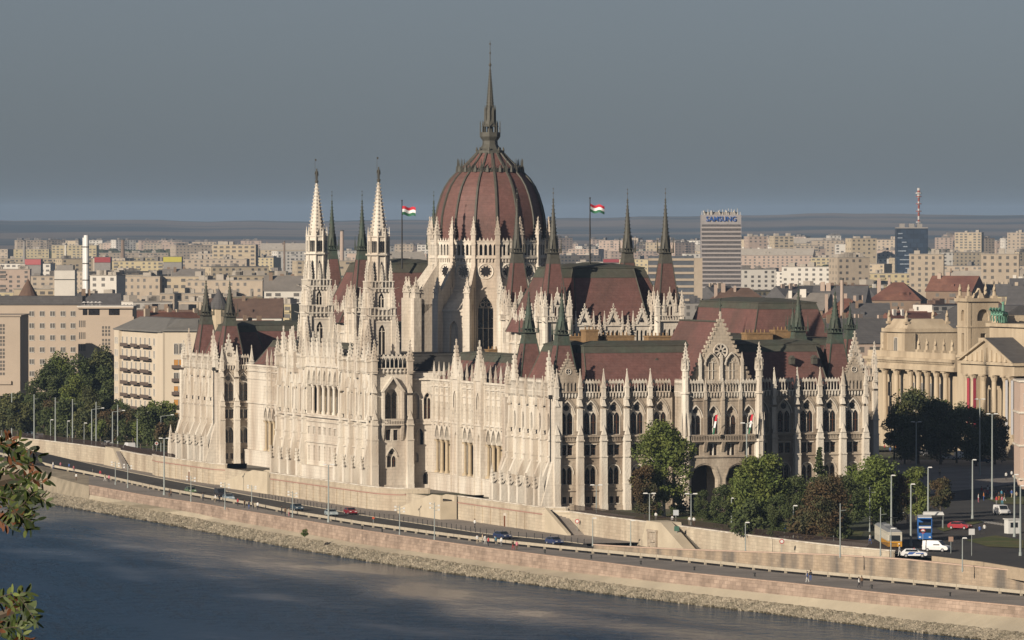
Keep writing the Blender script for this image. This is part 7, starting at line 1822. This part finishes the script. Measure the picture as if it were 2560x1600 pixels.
# ---------- cars
CARM = {}
def carmat(n, c):
    if n not in CARM:
        m = mat('car_paint_'+n, c, .3, .03, 1, spec=.5); CARM[n] = m
    return CARM[n]
TYRE = mat('tyre_rubber', (.02,.02,.02), .8, .1, 3); RIM = mat('wheel_rim', (.35,.35,.36), .3, .05, 3); HLT = mat('headlight_glass', (.7,.7,.68), .2, .03, 1); TLT = mat('tail_light', (.3,.02,.02), .3, .03, 1); CGL = mat('car_glass', (.02,.025,.03), .08, .1, 1, spec=.6)
def car(x, y, z, rz, paint, label, van=False, cat='car', police=False, group=None):
    """built along +x (front)"""
    g = empty('parked_van' if van else 'car', (x, y, z), rz, label, cat, group); L_, W_ = (4.6, 1.85) if van else (4.3, 1.75); hw = W_/2
    mb = MB()
    if van: sec = [(-2.3,.45,1.0,1.0),(-2.25,.35,1.85,.93),(-1.6,.35,1.92,.9),(.55,.35,1.88,.9),(1.25,.35,1.15,.97),(2.1,.35,.98,.97),(2.3,.45,.75,.9)]
    else: sec = [(-2.15,.45,.85,.9),(-2.0,.32,1.0,.96),(-1.5,.3,1.32 if not police else 1.42,.86),(-.7,.3,1.44,.84),(.25,.3,1.42,.84),(.95,.3,1.0,.97),(1.9,.3,.86,.95),(2.15,.42,.62,.86)]
    V = []
    for (a, zb, zt, k) in sec:
        mid = min(zt, .92); V += [(a,-hw,zb),(a,-hw,mid),(a,-hw*k if zt > .95 else -hw*.93,zt),(a,hw*k if zt > .95 else hw*.93,zt),(a,hw,mid),(a,hw,zb)]
    n = len(sec); mb.raw(V, [(j*6+i, j*6+(i+1)%6, j*6+6+(i+1)%6, j*6+6+i) for j in range(n-1) for i in range(6)]+[(0,1,2,3,4,5), tuple((n-1)*6+i for i in range(6))])
    part(mb, 'body', carmat(paint[0], paint[1]), g)
    mb = MB()
    if van: wz = (1.12, 1.68); rngs = [(-.2,.62)]; ws = [((1.28,1.16),(.62,1.82))]; rs = None
    else: wz = (.98, 1.34); rngs = [(-1.35,-.45),(-.35,.45)]; ws = [((.93,1.03),(.32,1.4))]; rs = ((-1.98,1.03),(-1.55,1.28))
    for (a, b) in rngs:
        for s_ in (-1, 1): mb.hexa([(a-.15,s_*hw*.99,wz[0]),(b+.25,s_*hw*.99,wz[0]),(b+.25,s_*hw*.9,wz[0]),(a-.15,s_*hw*.9,wz[0])], [(a,s_*hw*.90,wz[1]),(b,s_*hw*.90,wz[1]),(b,s_*hw*.8,wz[1]),(a,s_*hw*.8,wz[1])])
    part(mb, 'side_windows', CGL, g)
    mb = MB(); (p, q) = ws[0]; mb.hexa([(p[0]+.03,-hw*.84,p[1]),(p[0]+.03,hw*.84,p[1]),(p[0]-.1,hw*.84,p[1]),(p[0]-.1,-hw*.84,p[1])], [(q[0]+.06,-hw*.78,q[1]),(q[0]+.06,hw*.78,q[1]),(q[0]-.1,hw*.78,q[1]),(q[0]-.1,-hw*.78,q[1])]); part(mb, 'windscreen', CGL, g)
    for a in (-1.35, 1.35):
        for s_ in (-1, 1):
            mb = MB(); mb.tube([(a,s_*(hw-.2),.32),(a,s_*(hw+.02),.32)], .32, 12); w_ = part(mb, 'wheel', TYRE, g); mb = MB(); mb.tube([(a,s_*(hw-.1),.32),(a,s_*(hw+.035),.32)], .19, 10); r_ = mb.build('rim', RIM); r_.parent = w_
    for s_ in (-1, 1):
        mb = MB(); mb.box(L_/2-.12, L_/2-.02, s_*hw*.62-.2, s_*hw*.62+.2, .6, .76); part(mb, 'headlight', HLT, g); mb = MB(); mb.box(-L_/2+.0, -L_/2+.12, s_*hw*.7-.14, s_*hw*.7+.14, .72, .9); part(mb, 'tail_light', TLT, g)
    if police:
        for s_ in (-1, 1): mb = MB(); mb.hexa([(-1.2,s_*(hw+.006),.5),(-.3,s_*(hw+.006),.5),(-.3,s_*(hw-.02),.5),(-1.2,s_*(hw-.02),.5)], [(-.8,s_*(hw+.006),.92),(.3,s_*(hw+.006),.92),(.3,s_*(hw-.02),.92),(-.8,s_*(hw-.02),.92)]); mb.hexa([(.3,s_*(hw+.006),.62),(1.6,s_*(hw+.006),.62),(1.6,s_*(hw-.02),.62),(.3,s_*(hw-.02),.62)], [(.25,s_*(hw+.006),.8),(1.6,s_*(hw+.006),.8),(1.6,s_*(hw-.02),.8),(.25,s_*(hw-.02),.8)]); part(mb, 'blue_stripe', BLUE, g)
        mb = MB(); mb.box(-.2,.05,-.5,.5,1.43,1.55); part(mb, 'light_bar', TLT, g)
    return g
def roaddir(px):
    a = up(px-20, lerp(KERB, px-20), ZL); b = up(px+20, lerp(KERB, px+20), ZL); return math.atan2(b[1]-a[1], b[0]-a[0])
for (px, py, paint, lab, van) in ((476,1234,('green',(.12,.18,.10)),'greenish car on the lower road below the far left pavilion',False),(551,1243,('black',(.03,.03,.035)),'black van on the lower road before the left stair ramp',True),(571,1252,('pale_blue',(.28,.36,.42)),'pale blue car just behind the black van',False),
    (742,1277,('dark_blue',(.04,.07,.10)),'dark blue car below the left part of the central terrace',False),(828,1291,('silver_blue',(.32,.38,.40)),'silver blue car beside the tall promenade lamp',False),(876,1287,('red',(.22,.015,.025)),'dark red car on the lower road under the central terrace',False),
    (1256,1348,('navy',(.025,.04,.10)),'navy car on the lower road below the near terrace',False),(1386,1362,('blue',(.035,.05,.12)),'blue car on the lower road at the near corner',False)):
    x, y = up(px, py, ZL); car(x, y, ZL+.015, roaddir(px), paint, lab, van)
x, y = up(2287, 1394, 0); car(x, y, .02, -A+.12-.25, ('police_white',(.66,.66,.66)), 'white police car with blue stripes below the tram', False, 'police car', True)
x, y = up(2343, 1380, 0); car(x, y, .02, -A-.45, ('white',(.66,.66,.66)), 'white delivery van in front of the blue bus', True, 'van')
x, y = up(2401, 1324, 0); car(x, y, .02, -A-.6, ('bright_red',(.30,.03,.04)), 'small red and white car right of the blue bus', False)
x, y = up(2505, 1288, 0); car(x, y, .02, -A-1.3, ('white',(.66,.66,.66)), 'white van driving towards the crosswalk at right', True, 'van')
x, y = up(322, 1126, 0); car(x, y, .02, R(92), ('white',(.66,.66,.66)), 'white van parked on the upper road right of the left wall stair', True, 'van')
for (px, py, pt, lab) in ((70,1092,('pale_blue',(.28,.36,.42)),'pale blue car parked on the upper road at far left'),(98,1098,('grey',(.16,.16,.17)),'grey car parked on the upper road behind the pale blue one'),(268,1116,('silver',(.4,.4,.4)),'silver car parked under the street trees at left')):
    x, y = up(px, py, 0); car(x, y, .02, R(95), pt, lab)
for (px, py, pt, lab, van) in ((2322,1140,('grey',(.16,.16,.17)),'grey car parked in shade on the dark square, left one',False),(2412,1148,('white',(.66,.66,.66)),'white van parked in shade on the dark square',True),(2370,1150,('silver',(.4,.4,.4)),'silver car parked in shade on the dark square, middle one',False),(2455,1158,('navy',(.025,.04,.10)),'navy car parked in shade on the dark square, right one',False)):
    x, y = up(px, py, 0); car(x, y, .03, -A+.1, pt, lab, van)
# ---------- tram and bus
YEL = mat('tram_yellow', (.50,.25,.03), .4, .08, 1); CRE = mat('tram_cream', (.55,.52,.44), .4, .06, 1)
def tram():
    x, y = up(2238, 1374, 0); bx, by = up(2182, 1340, 0); rz = math.atan2(by-y, bx-x); L_ = math.hypot(bx-x, by-y)
    g = empty('tram', (x, y, 0), rz, 'yellow and cream tram with grey roof beside the park trees', 'tram'); L_ = min(L_, 27)
    n = max(1, round(L_/13)); w = 1.2
    for k in range(n):
        a, b = k*L_/n+(.3 if k else 0), (k+1)*L_/n
        mb = MB(); mb.box(a, b, -w, w, .45, 1.35); part(mb, 'lower_body', YEL if k == 0 else CRE, g)
        mb = MB(); mb.box(a, b, -w, w, 1.35, 1.5); mb.box(a, b, -w, w, 2.55, 2.95)
        m = max(4, int((b-a)/1.35))
        for i in range(m+1): c = a+(b-a)*i/m; mb.box(max(a, c-.12), min(b, c+.12), -w, w, 1.35, 2.7)
        part(mb, 'upper_body', CRE, g)
        mb = MB(); mb.box(a+.06, b-.06, -w+.05, w-.05, 1.3, 2.6); part(mb, 'windows', CGL, g)
        mb = MB(); mb.hexa([(a-.1,-w-.05,2.95),(b+.05,-w-.05,2.95),(b+.05,w+.05,2.95),(a-.1,w+.05,2.95)], [(a+.4,-w*.6,3.3),(b-.4,-w*.6,3.3),(b-.4,w*.6,3.3),(a+.4,w*.6,3.3)]); mb.box(a+2, a+4, -.5, .5, 3.3, 3.55); part(mb, 'roof', mat('tram_roof_grey', (.22,.23,.24), .6, .08, 1), g)
        for q in (a+1.8, b-1.8):
            mb = MB(); mb.box(q-1.1, q+1.1, -w+.1, w-.1, .0, .5); part(mb, 'bogie', TYRE, g)
    for s_ in (-.7, .7): mb = MB(); mb.box(-.06, .02, s_-.12, s_+.12, .85, 1.05); part(mb, 'headlight', HLT, g)
    mb = MB(); mb.box(-.04,.0,-.9,.9,1.45,2.4); part(mb, 'windscreen', CGL, g); mb = MB(); mb.tube([(4,0,3.5),(5,0,4.4),(4.2,0,5.2)], .04, 4); mb.box(4.0,4.4,-.8,.8,5.18,5.24); part(mb, 'pantograph', IRON, g)
tram()
x, y = up(2313, 1354, 0); bx, by = up(2306, 1322, 0); rz = math.atan2(by-y, bx-x)
g = empty('double_decker_bus', (x, y, 0), rz, 'blue double decker tour bus facing the camera', 'bus'); BB = mat('bus_blue', (.03,.12,.36), .35, .06, 1)
w = 1.25; mb = MB(); mb.box(0, 10, -w, w, .4, 1.5); mb.box(0, 10, -w, w, 2.2, 2.75); mb.box(0,10,-w,w,3.9,4.1); mb.box(0,.15,-w,-w+.15,.4,4.1); mb.box(0,.15,w-.15,w,.4,4.1); mb.box(9.8,10,-w,w,.4,4.1)
for i in range(8): mb.box(i*1.4, i*1.4+.15, -w, w, 1.4, 3.95) if i else None
part(mb, 'body', BB, g); mb = MB(); mb.box(.08, 9.9, -w+.04, w-.04, 1.4, 2.3); mb.box(.3, 9.9, -w+.04, w-.04, 2.7, 3.3); part(mb, 'windows', CGL, g)
mb = MB(); mb.box(-.02, 0, -w+.2, w-.2, 2.3, 2.6); part(mb, 'front_band', LAMPW, g)
for a in (1.8, 8):
    for s_ in (-1, 1): mb = MB(); mb.tube([(a,s_*(w-.25),.5),(a,s_*(w+.02),.5)], .5, 12); part(mb, 'wheel', TYRE, g)
for s_ in (-1, 1): mb = MB(); mb.box(-.05, 0, s_*.85-.18, s_*.85+.18, .65, .85); part(mb, 'headlight', HLT, g)
mb = MB(); mb.box(.5, 9.5, -w+.05, w-.05, 4.1, 4.2); part(mb, 'open_deck_rail', LAMPW, g)
# kiosk, awning, signs
x, y = up(2531, 1334, 0); g = empty('ticket_kiosk', (x, y, 0), -A+.3, 'white ticket kiosk with flat roof by the traffic island', 'kiosk')
mb = MB(); mb.box(-1.1,1.1,-1,1,0,2.5); part(mb, 'cabin', LAMPW, g); mb = MB(); mb.box(-1.3,1.3,-1.2,1.2,2.5,2.65); part(mb, 'roof', LAMPW, g); mb = MB(); mb.box(-.7,.7,-.02,1.03,1.1,2.0); part(mb, 'window', CGL, g)
x, y = up(2334, 1322, 0); g = empty('market_awning', (x, y, 0), -A, 'white flat awning behind the blue bus', 'awning')
mb = MB(); mb.hexa([(-1.9,-1.2,2.7),(1.9,-1.2,2.7),(1.9,1.2,2.5),(-1.9,1.2,2.5)], [(-1.7,-.6,3.1),(1.7,-.6,3.1),(1.7,.6,3.0),(-1.7,.6,3.0)]); part(mb, 'canopy', LAMPW, g)
for q in (-1.7, 1.7):
    for s_ in (-1, 1): mb = MB(); mb.cone(q, s_, 0, 2.6, .05, .05, 6); part(mb, 'post', POLE, g)
def sign(px, py, z, h, c, lab, shape='disc', s=.42, Y=None):
    x, y = up(px, py, z) if Y is None else at(px, Y); g = empty('road_sign', (x, y, z), -A, lab, 'road sign'); mb = MB(); mb.cone(0,-.05,0,h,.05,.05,6); part(mb, 'post', POLE, g)
    mb = MB()
    if shape == 'disc': mb.tube([(0,0,h),(0,.05,h)], s, 16)
    else: mb.box(-s, s, 0, .05, h-s, h+s)
    f_ = part(mb, 'face', mat('sign_face', c, .5, .03, 1), g)
    if shape == 'disc': mb = MB(); mb.tube([(0,.05,h),(0,.065,h)], s*.68, 14); o = mb.build('inner_face', LAMPW if c[0] > .2 and c[2] < .1 else RED); o.parent = f_
sign(245,1153,ZL,2.8,(.05,.06,.2),'round no parking sign on the left retaining wall'); sign(391,1134,0,2.4,(.6,.6,.6),'round white sign on the wall beside the far left pavilion')
sign(1443,1338,ZL,2.6,(.4,.03,.03),'round red sign on the pavement at the near corner'); sign(1955,1386,-1.7,2.2,(.4,.05,.05),'round red ringed sign below the park wall')
sign(1692,1372,-3.4,3.6,(.05,.12,.09),'green rectangular board beside the bastion niche','sq',.45); sign(1961,1346,0,2.0,(.04,.12,.4),'small blue square sign at the park edge','sq',.42)
sign(1690,1312,0,2.2,(.45,.48,.5),'pale square sign above the bastion','sq',.5); sign(2308,1366,0,2.6,(.45,.05,.05),'round red sign before the blue bus'); sign(2430,1390,0,4.0,(.5,.5,.5),'tall white information sign right of the white van','sq',.5)
sign(49,1092,0,6.4,(.05,.15,.4),'blue road sign above the locust leaves','sq',.7); sign(2378,1384,0,2.4,(.3,.2,.15),'brown road sign right of the white van','sq',.4)
sign(933,1312,ZL,1.3,(.45,.08,.03),'small orange red post sign beside the guard rail','sq',.22)
# door niches in the terrace walls
for (px, py, lab) in ((469,1206,'brown door in the far left terrace wall'),(1265,1322,'brown door in the near terrace wall')):
    u_ = 238 if px < 900 else 13.8; vx = -7.03 if px < 900 else -5.93
    g = empty('terrace_door', (vx, u_, ZL), 0, lab, 'door'); fd_ = F(vx, u_, 0, -1); mb = MB(fd_); mb.box(-.8,.8,-.05,.25,ZL,ZL+2.7); mb.build('stone_frame', TRIM, g); mb = MB(fd_); mb.box(-.5,.5,.2,.29,ZL,ZL+2.2); mb.build('door_leaf', WOOD, g)
# ---------- people
SKIN = mat('skin', (.42,.25,.17), .7, .05, 3); HAIR = mat('dark_hair', (.035,.025,.02), .8, .1, 5)
def person_base(pose):
    V = [(0,0,.95),(0,0,1.2),(0,0,1.42),(0,0,1.52),(0,0,1.66)]; E = [(0,1),(1,2),(2,3),(3,4)]; Rr = [.145,.13,.15,.055,.10]
    st_ = .22 if pose == 1 else .05
    def chain(start, pts, rads):
        p = start
        for q, r_ in zip(pts, rads): V.append(q); Rr.append(r_); E.append((p, len(V)-1)); p = len(V)-1
    chain(0, [(.0,.10,.86),(st_*.7,.10,.48),(st_*.9-.05,.10,.08),(st_*.9+.12,.10,.04)], [.10,.065,.045,.04])
    chain(0, [(.0,-.10,.86),(-st_*.4,-.10,.48),(-st_*1.2,-.10,.08),(-st_*1.2+.15,-.10,.04)], [.10,.065,.045,.04])
    chain(2, [(0,.19,1.38),(-.05-st_*.3,.25,1.1),(.06,.26,.88),(.09,.26,.80)], [.06,.045,.035,.035])
    chain(2, [(0,-.19,1.38),(-.02+st_*.2,-.25,1.1),(.14,-.25,.9),(.19,-.24,.83)], [.06,.045,.035,.035])
    me = bpy.data.meshes.new('person'); me.from_pydata(V, E, []); o = bpy.data.objects.new('tmp_person', me); col.objects.link(o)
    md = o.modifiers.new('s', 'SKIN'); sv = me.skin_vertices[0].data
    for i, r_ in enumerate(Rr): sv[i].radius = (r_, r_)
    sv[0].use_root = True; ss = o.modifiers.new('u', 'SUBSURF'); ss.levels = 1; ss.render_levels = 1
    dg = bpy.context.evaluated_depsgraph_get(); m2 = bpy.data.meshes.new_from_object(o.evaluated_get(dg)); bpy.data.objects.remove(o); return m2
PBASE = [person_base(0), person_base(1)]
hb = MB(); hb.lathe(-.01, 0, [(.02,1.80),(.085,1.775),(.112,1.71),(.108,1.65),(.09,1.6)], 9)
HAIRM = hb.mesh('hair', HAIR)
CL = {'white':(.62,.62,.60),'red':(.36,.04,.05),'pink':(.50,.18,.22),'blue':(.06,.11,.30),'dark':(.035,.035,.04),'grey':(.20,.20,.20),'beige':(.42,.35,.26),'cyan':(.10,.30,.42),'brown':(.13,.08,.05),'orange':(.45,.16,.04)}
CLM = {}
def cm_(n):
    if n not in CLM: CLM[n] = mat(n+'_cloth', CL[n], .9, .08, 6)
    return CLM[n]
PM = {}
def person(px, py, z, top, leg, pose, label, rz=0, group=None, s=1.0):
    key = (top, leg, pose)
    if key not in PM:
        me = PBASE[pose].copy()
        me.materials.clear()
        for m in (SKIN, cm_(top), cm_(leg)): me.materials.append(m)
        for p in me.polygons:
            c = p.center; p.material_index = 0 if (c.z > 1.5 or (abs(c.y) > .2 and c.z < .92)) else (1 if c.z > .93 else 2)
            p.use_smooth = True
        PM[key] = me
    if z == ZL: z = zl(px)
    x, y = up(px, py, z); o = put(PM[key], 'person', None, Matrix.Translation((x, y, z)) @ Matrix.Rotation(rz, 4, 'Z') @ Matrix.Scale(s, 4)); tag(o, label, 'person', group)
    h_ = put(HAIRM, 'hair'); h_.parent = o
    return o
PL = [(132,1172,'white','blue','at the far left end of the guard rail'),(151,1173,'pink','dark','second from the left on the promenade'),(172,1176,'blue','dark','between two people in pink at the far left'),(184,1182,'pink','grey','right of the person in blue at the far left'),
 (190,1202,'white','brown','sitting apart on the sloping bank at far left'),(232,1190,'grey','dark','alone behind the rail left of the first mast'),(250,1194,'red','blue','just left of the first floodlight mast'),(262,1203,'beige','white','before the first floodlight mast'),(272,1206,'pink','dark','between the first two floodlight masts'),
 (372,1230,'beige','grey','walking alone left of the tall lamp'),(423,1243,'dark','brown','left one of a dark dressed pair'),(427,1243,'brown','dark','right one of a dark dressed pair'),
 (507,1253,'grey','dark','left of the walker in white below the black van'),(538,1256,'white','beige','below the black van'),(548,1257,'dark','dark','right of the walker in white'),(594,1266,'red','dark','before the left stair ramp'),
 (611,1270,'brown','dark','leftmost of four strollers under the ramp'),(622,1273,'dark','blue','second of four strollers under the ramp'),(632,1274,'dark','grey','third of four strollers under the ramp'),(644,1275,'white','dark','last of four strollers under the ramp'),
 (704,1286,'dark','dark','left of a trio beside the mast'),(713,1291,'brown','dark','middle of a trio beside the mast'),(722,1291,'beige','pink','right of a trio beside the mast'),
 (1193,1360,'white','beige','leftmost of the big group before the navy car'),(1206,1358,'beige','grey','second of the big group before the navy car'),(1213,1361,'white','white','in all white inside the big group'),(1221,1366,'red','dark','right of the all white walker'),
 (1240,1364,'cyan','dark','directly below the navy car'),(1253,1366,'white','grey','right of the cyan top below the navy car'),(1283,1375,'brown','red','left one near the quay edge'),(1292,1376,'pink','brown','right one near the quay edge'),
 (2019,1456,'blue','white','left one of a couple on the right promenade'),(2027,1452,'dark','blue','right one of a couple on the right promenade'),(2148,1470,'white','dark','left one of the rightmost promenade couple'),(2155,1467,'brown','dark','right one of the rightmost promenade couple')]
for i, (px, py, a, b, w_) in enumerate(PL): person(px, py, ZL, a, b, i % 2, f'person in {a} top, {w_}', rz=(i*1.7) % 6.28, group='walkers on the promenade')
person(1187,1320,ZL+.12,'white','dark',1,'person in white top crossing the pavement below the near terrace', .5)
for (px, py, a, b, w_) in ((1681,1312,'white','dark','left of the pale square sign'),(1724,1314,'white','beige','left one of the pair on the bastion'),(1735,1315,'white','brown','right one of the pair on the bastion'),(1640,1303,'white','grey','on the park path by the plane tree')): person(px, py, 0, a, b, 0, f'person in {a} top {w_}', 1.0)
for (px, py, a, b, w_) in ((2250,1390,'white','white','in front of the tram nose'),(2176,1360,'white','blue','at the tram rear door'),(2309,1378,'white','dark','before the blue bus')): person(px, py, 0, a, b, 1, f'person in {a} top {w_}', 2.0)
rp_ = random.Random(4)
cw = ['red','pink','white','blue','beige','grey','orange','dark','cyan','brown']
spots = [(2455,1238),(2463,1243),(2470,1236),(2476,1246),(2483,1240),(2491,1244),(2460,1252),(2498,1252),(2505,1246),(2512,1254),(2492,1262),(2506,1262),(2447,1256),(2530,1245),(2542,1250),(2520,1236)]
for i, (px, py) in enumerate(spots): c = cw[i % 10]; person(px, py, 0, c, cw[(i*3+5) % 10], i % 2, f'person in {c} top, {ORD[i % 8]} from the left in the {"left" if i < 8 else "right"} half of the square crowd', rz=i, group='crowd on the sunny square')
for (px, py, a, w_) in ((2516,1200,'white','left one of the couple on the pale pavement'),(2530,1196,'white','right one of the couple on the pale pavement'),(2350,1190,'beige','alone at the shade edge of the square'),(2260,1300,'white','under the bright green tree'),(2270,1312,'beige','walking between tram and bus'),(2450,1338,'blue','at the island left of the kiosk'),(2462,1334,'white','beside the blue dressed one at the island')): person(px, py, 0, a, 'dark', 1, f'person in {a} top {w_}', 1.3)
for i, px in enumerate((2212,2226,2240,2258,2345,2362,2375,2388)): person(px, 1128+(i*7) % 13, 0, cw[(i*3) % 10], 'dark', i % 2, f'person in {cw[(i*3)%10]} top, {ORD[i % 4]} in the {"left" if i < 4 else "right"} shaded group before the palace trees', rz=i, group='people in the shade of the square')
# ================================================================== light, sky, air, camera
cam = bpy.data.cameras.new('camera'); co = bpy.data.objects.new('camera', cam); col.objects.link(co)
cam.sensor_width = 36; cam.lens = FPX/2560*36; cam.clip_start = 1; cam.clip_end = 80000
pitch = math.atan((800-HZ)/FPX)
co.location = (CAMX, CAMY, CZ); co.rotation_euler = (math.pi/2-pitch, 0, -A)
sc.camera = co
SUN_AZ = R(32)       # light travels towards this angle from +x
SUN_EL = R(19)
d = Vector((math.cos(SUN_AZ)*math.cos(SUN_EL), math.sin(SUN_AZ)*math.cos(SUN_EL), -math.sin(SUN_EL)))
sl = bpy.data.lights.new('sun', 'SUN'); sl.energy = 5.0; sl.angle = R(.5); sl.color = (1, .875, .715)
so = bpy.data.objects.new('sun', sl); col.objects.link(so); so.rotation_euler = d.to_track_quat('-Z', 'Y').to_euler(); so.location = (-300, -300, 200)
w = bpy.data.worlds.new('World'); sc.world = w; w.use_nodes = True; nt = w.node_tree
bg = nt.nodes['Background']; sk = nt.nodes.new('ShaderNodeTexSky'); sk.sky_type = 'NISHITA'; sk.sun_disc = False
sk.sun_elevation = SUN_EL; sk.air_density = .85; sk.dust_density = .55; sk.ozone_density = 8.0; sk.altitude = 100
tosun = -d; sk.sun_rotation = math.atan2(tosun.x, tosun.y)
hs = nt.nodes.new('ShaderNodeHueSaturation'); hs.inputs['Saturation'].default_value = .44; hs.inputs['Value'].default_value = .80
nt.links.new(sk.outputs[0], hs.inputs['Color']); nt.links.new(hs.outputs[0], bg.inputs['Color']); bg.inputs['Strength'].default_value = .05
sc.view_settings.view_transform = 'Standard'; sc.view_settings.look = 'None'; sc.view_settings.exposure = .13; sc.view_settings.gamma = 1
sc.cycles.max_bounces = 5; sc.cycles.diffuse_bounces = 1; sc.cycles.glossy_bounces = 2; sc.cycles.volume_bounces = 0
sc.cycles.transparent_max_bounces = 8; sc.cycles.use_denoising = True; sc.cycles.caustics_reflective = False

HAZE = True
if HAZE:
    hm_ = bpy.data.materials.new('haze'); hm_.use_nodes = True; nt = hm_.node_tree
    nt.nodes.remove(nt.nodes['Principled BSDF']); pv = nt.nodes.new('ShaderNodeVolumePrincipled')
    pv.inputs['Color'].default_value = (.50,.70,1,1); pv.inputs['Density'].default_value = 3.1e-5; pv.inputs['Anisotropy'].default_value = 0.0
    nt.links.new(pv.outputs[0], nt.nodes['Material Output'].inputs['Volume'])
    mb = MB(); mb.box(-45000, 45000, -26000, 8000, -16, 112)
    hz = mb.build('haze', hm_); tag(hz, 'thin blue haze over the city and hills', kind='stuff')
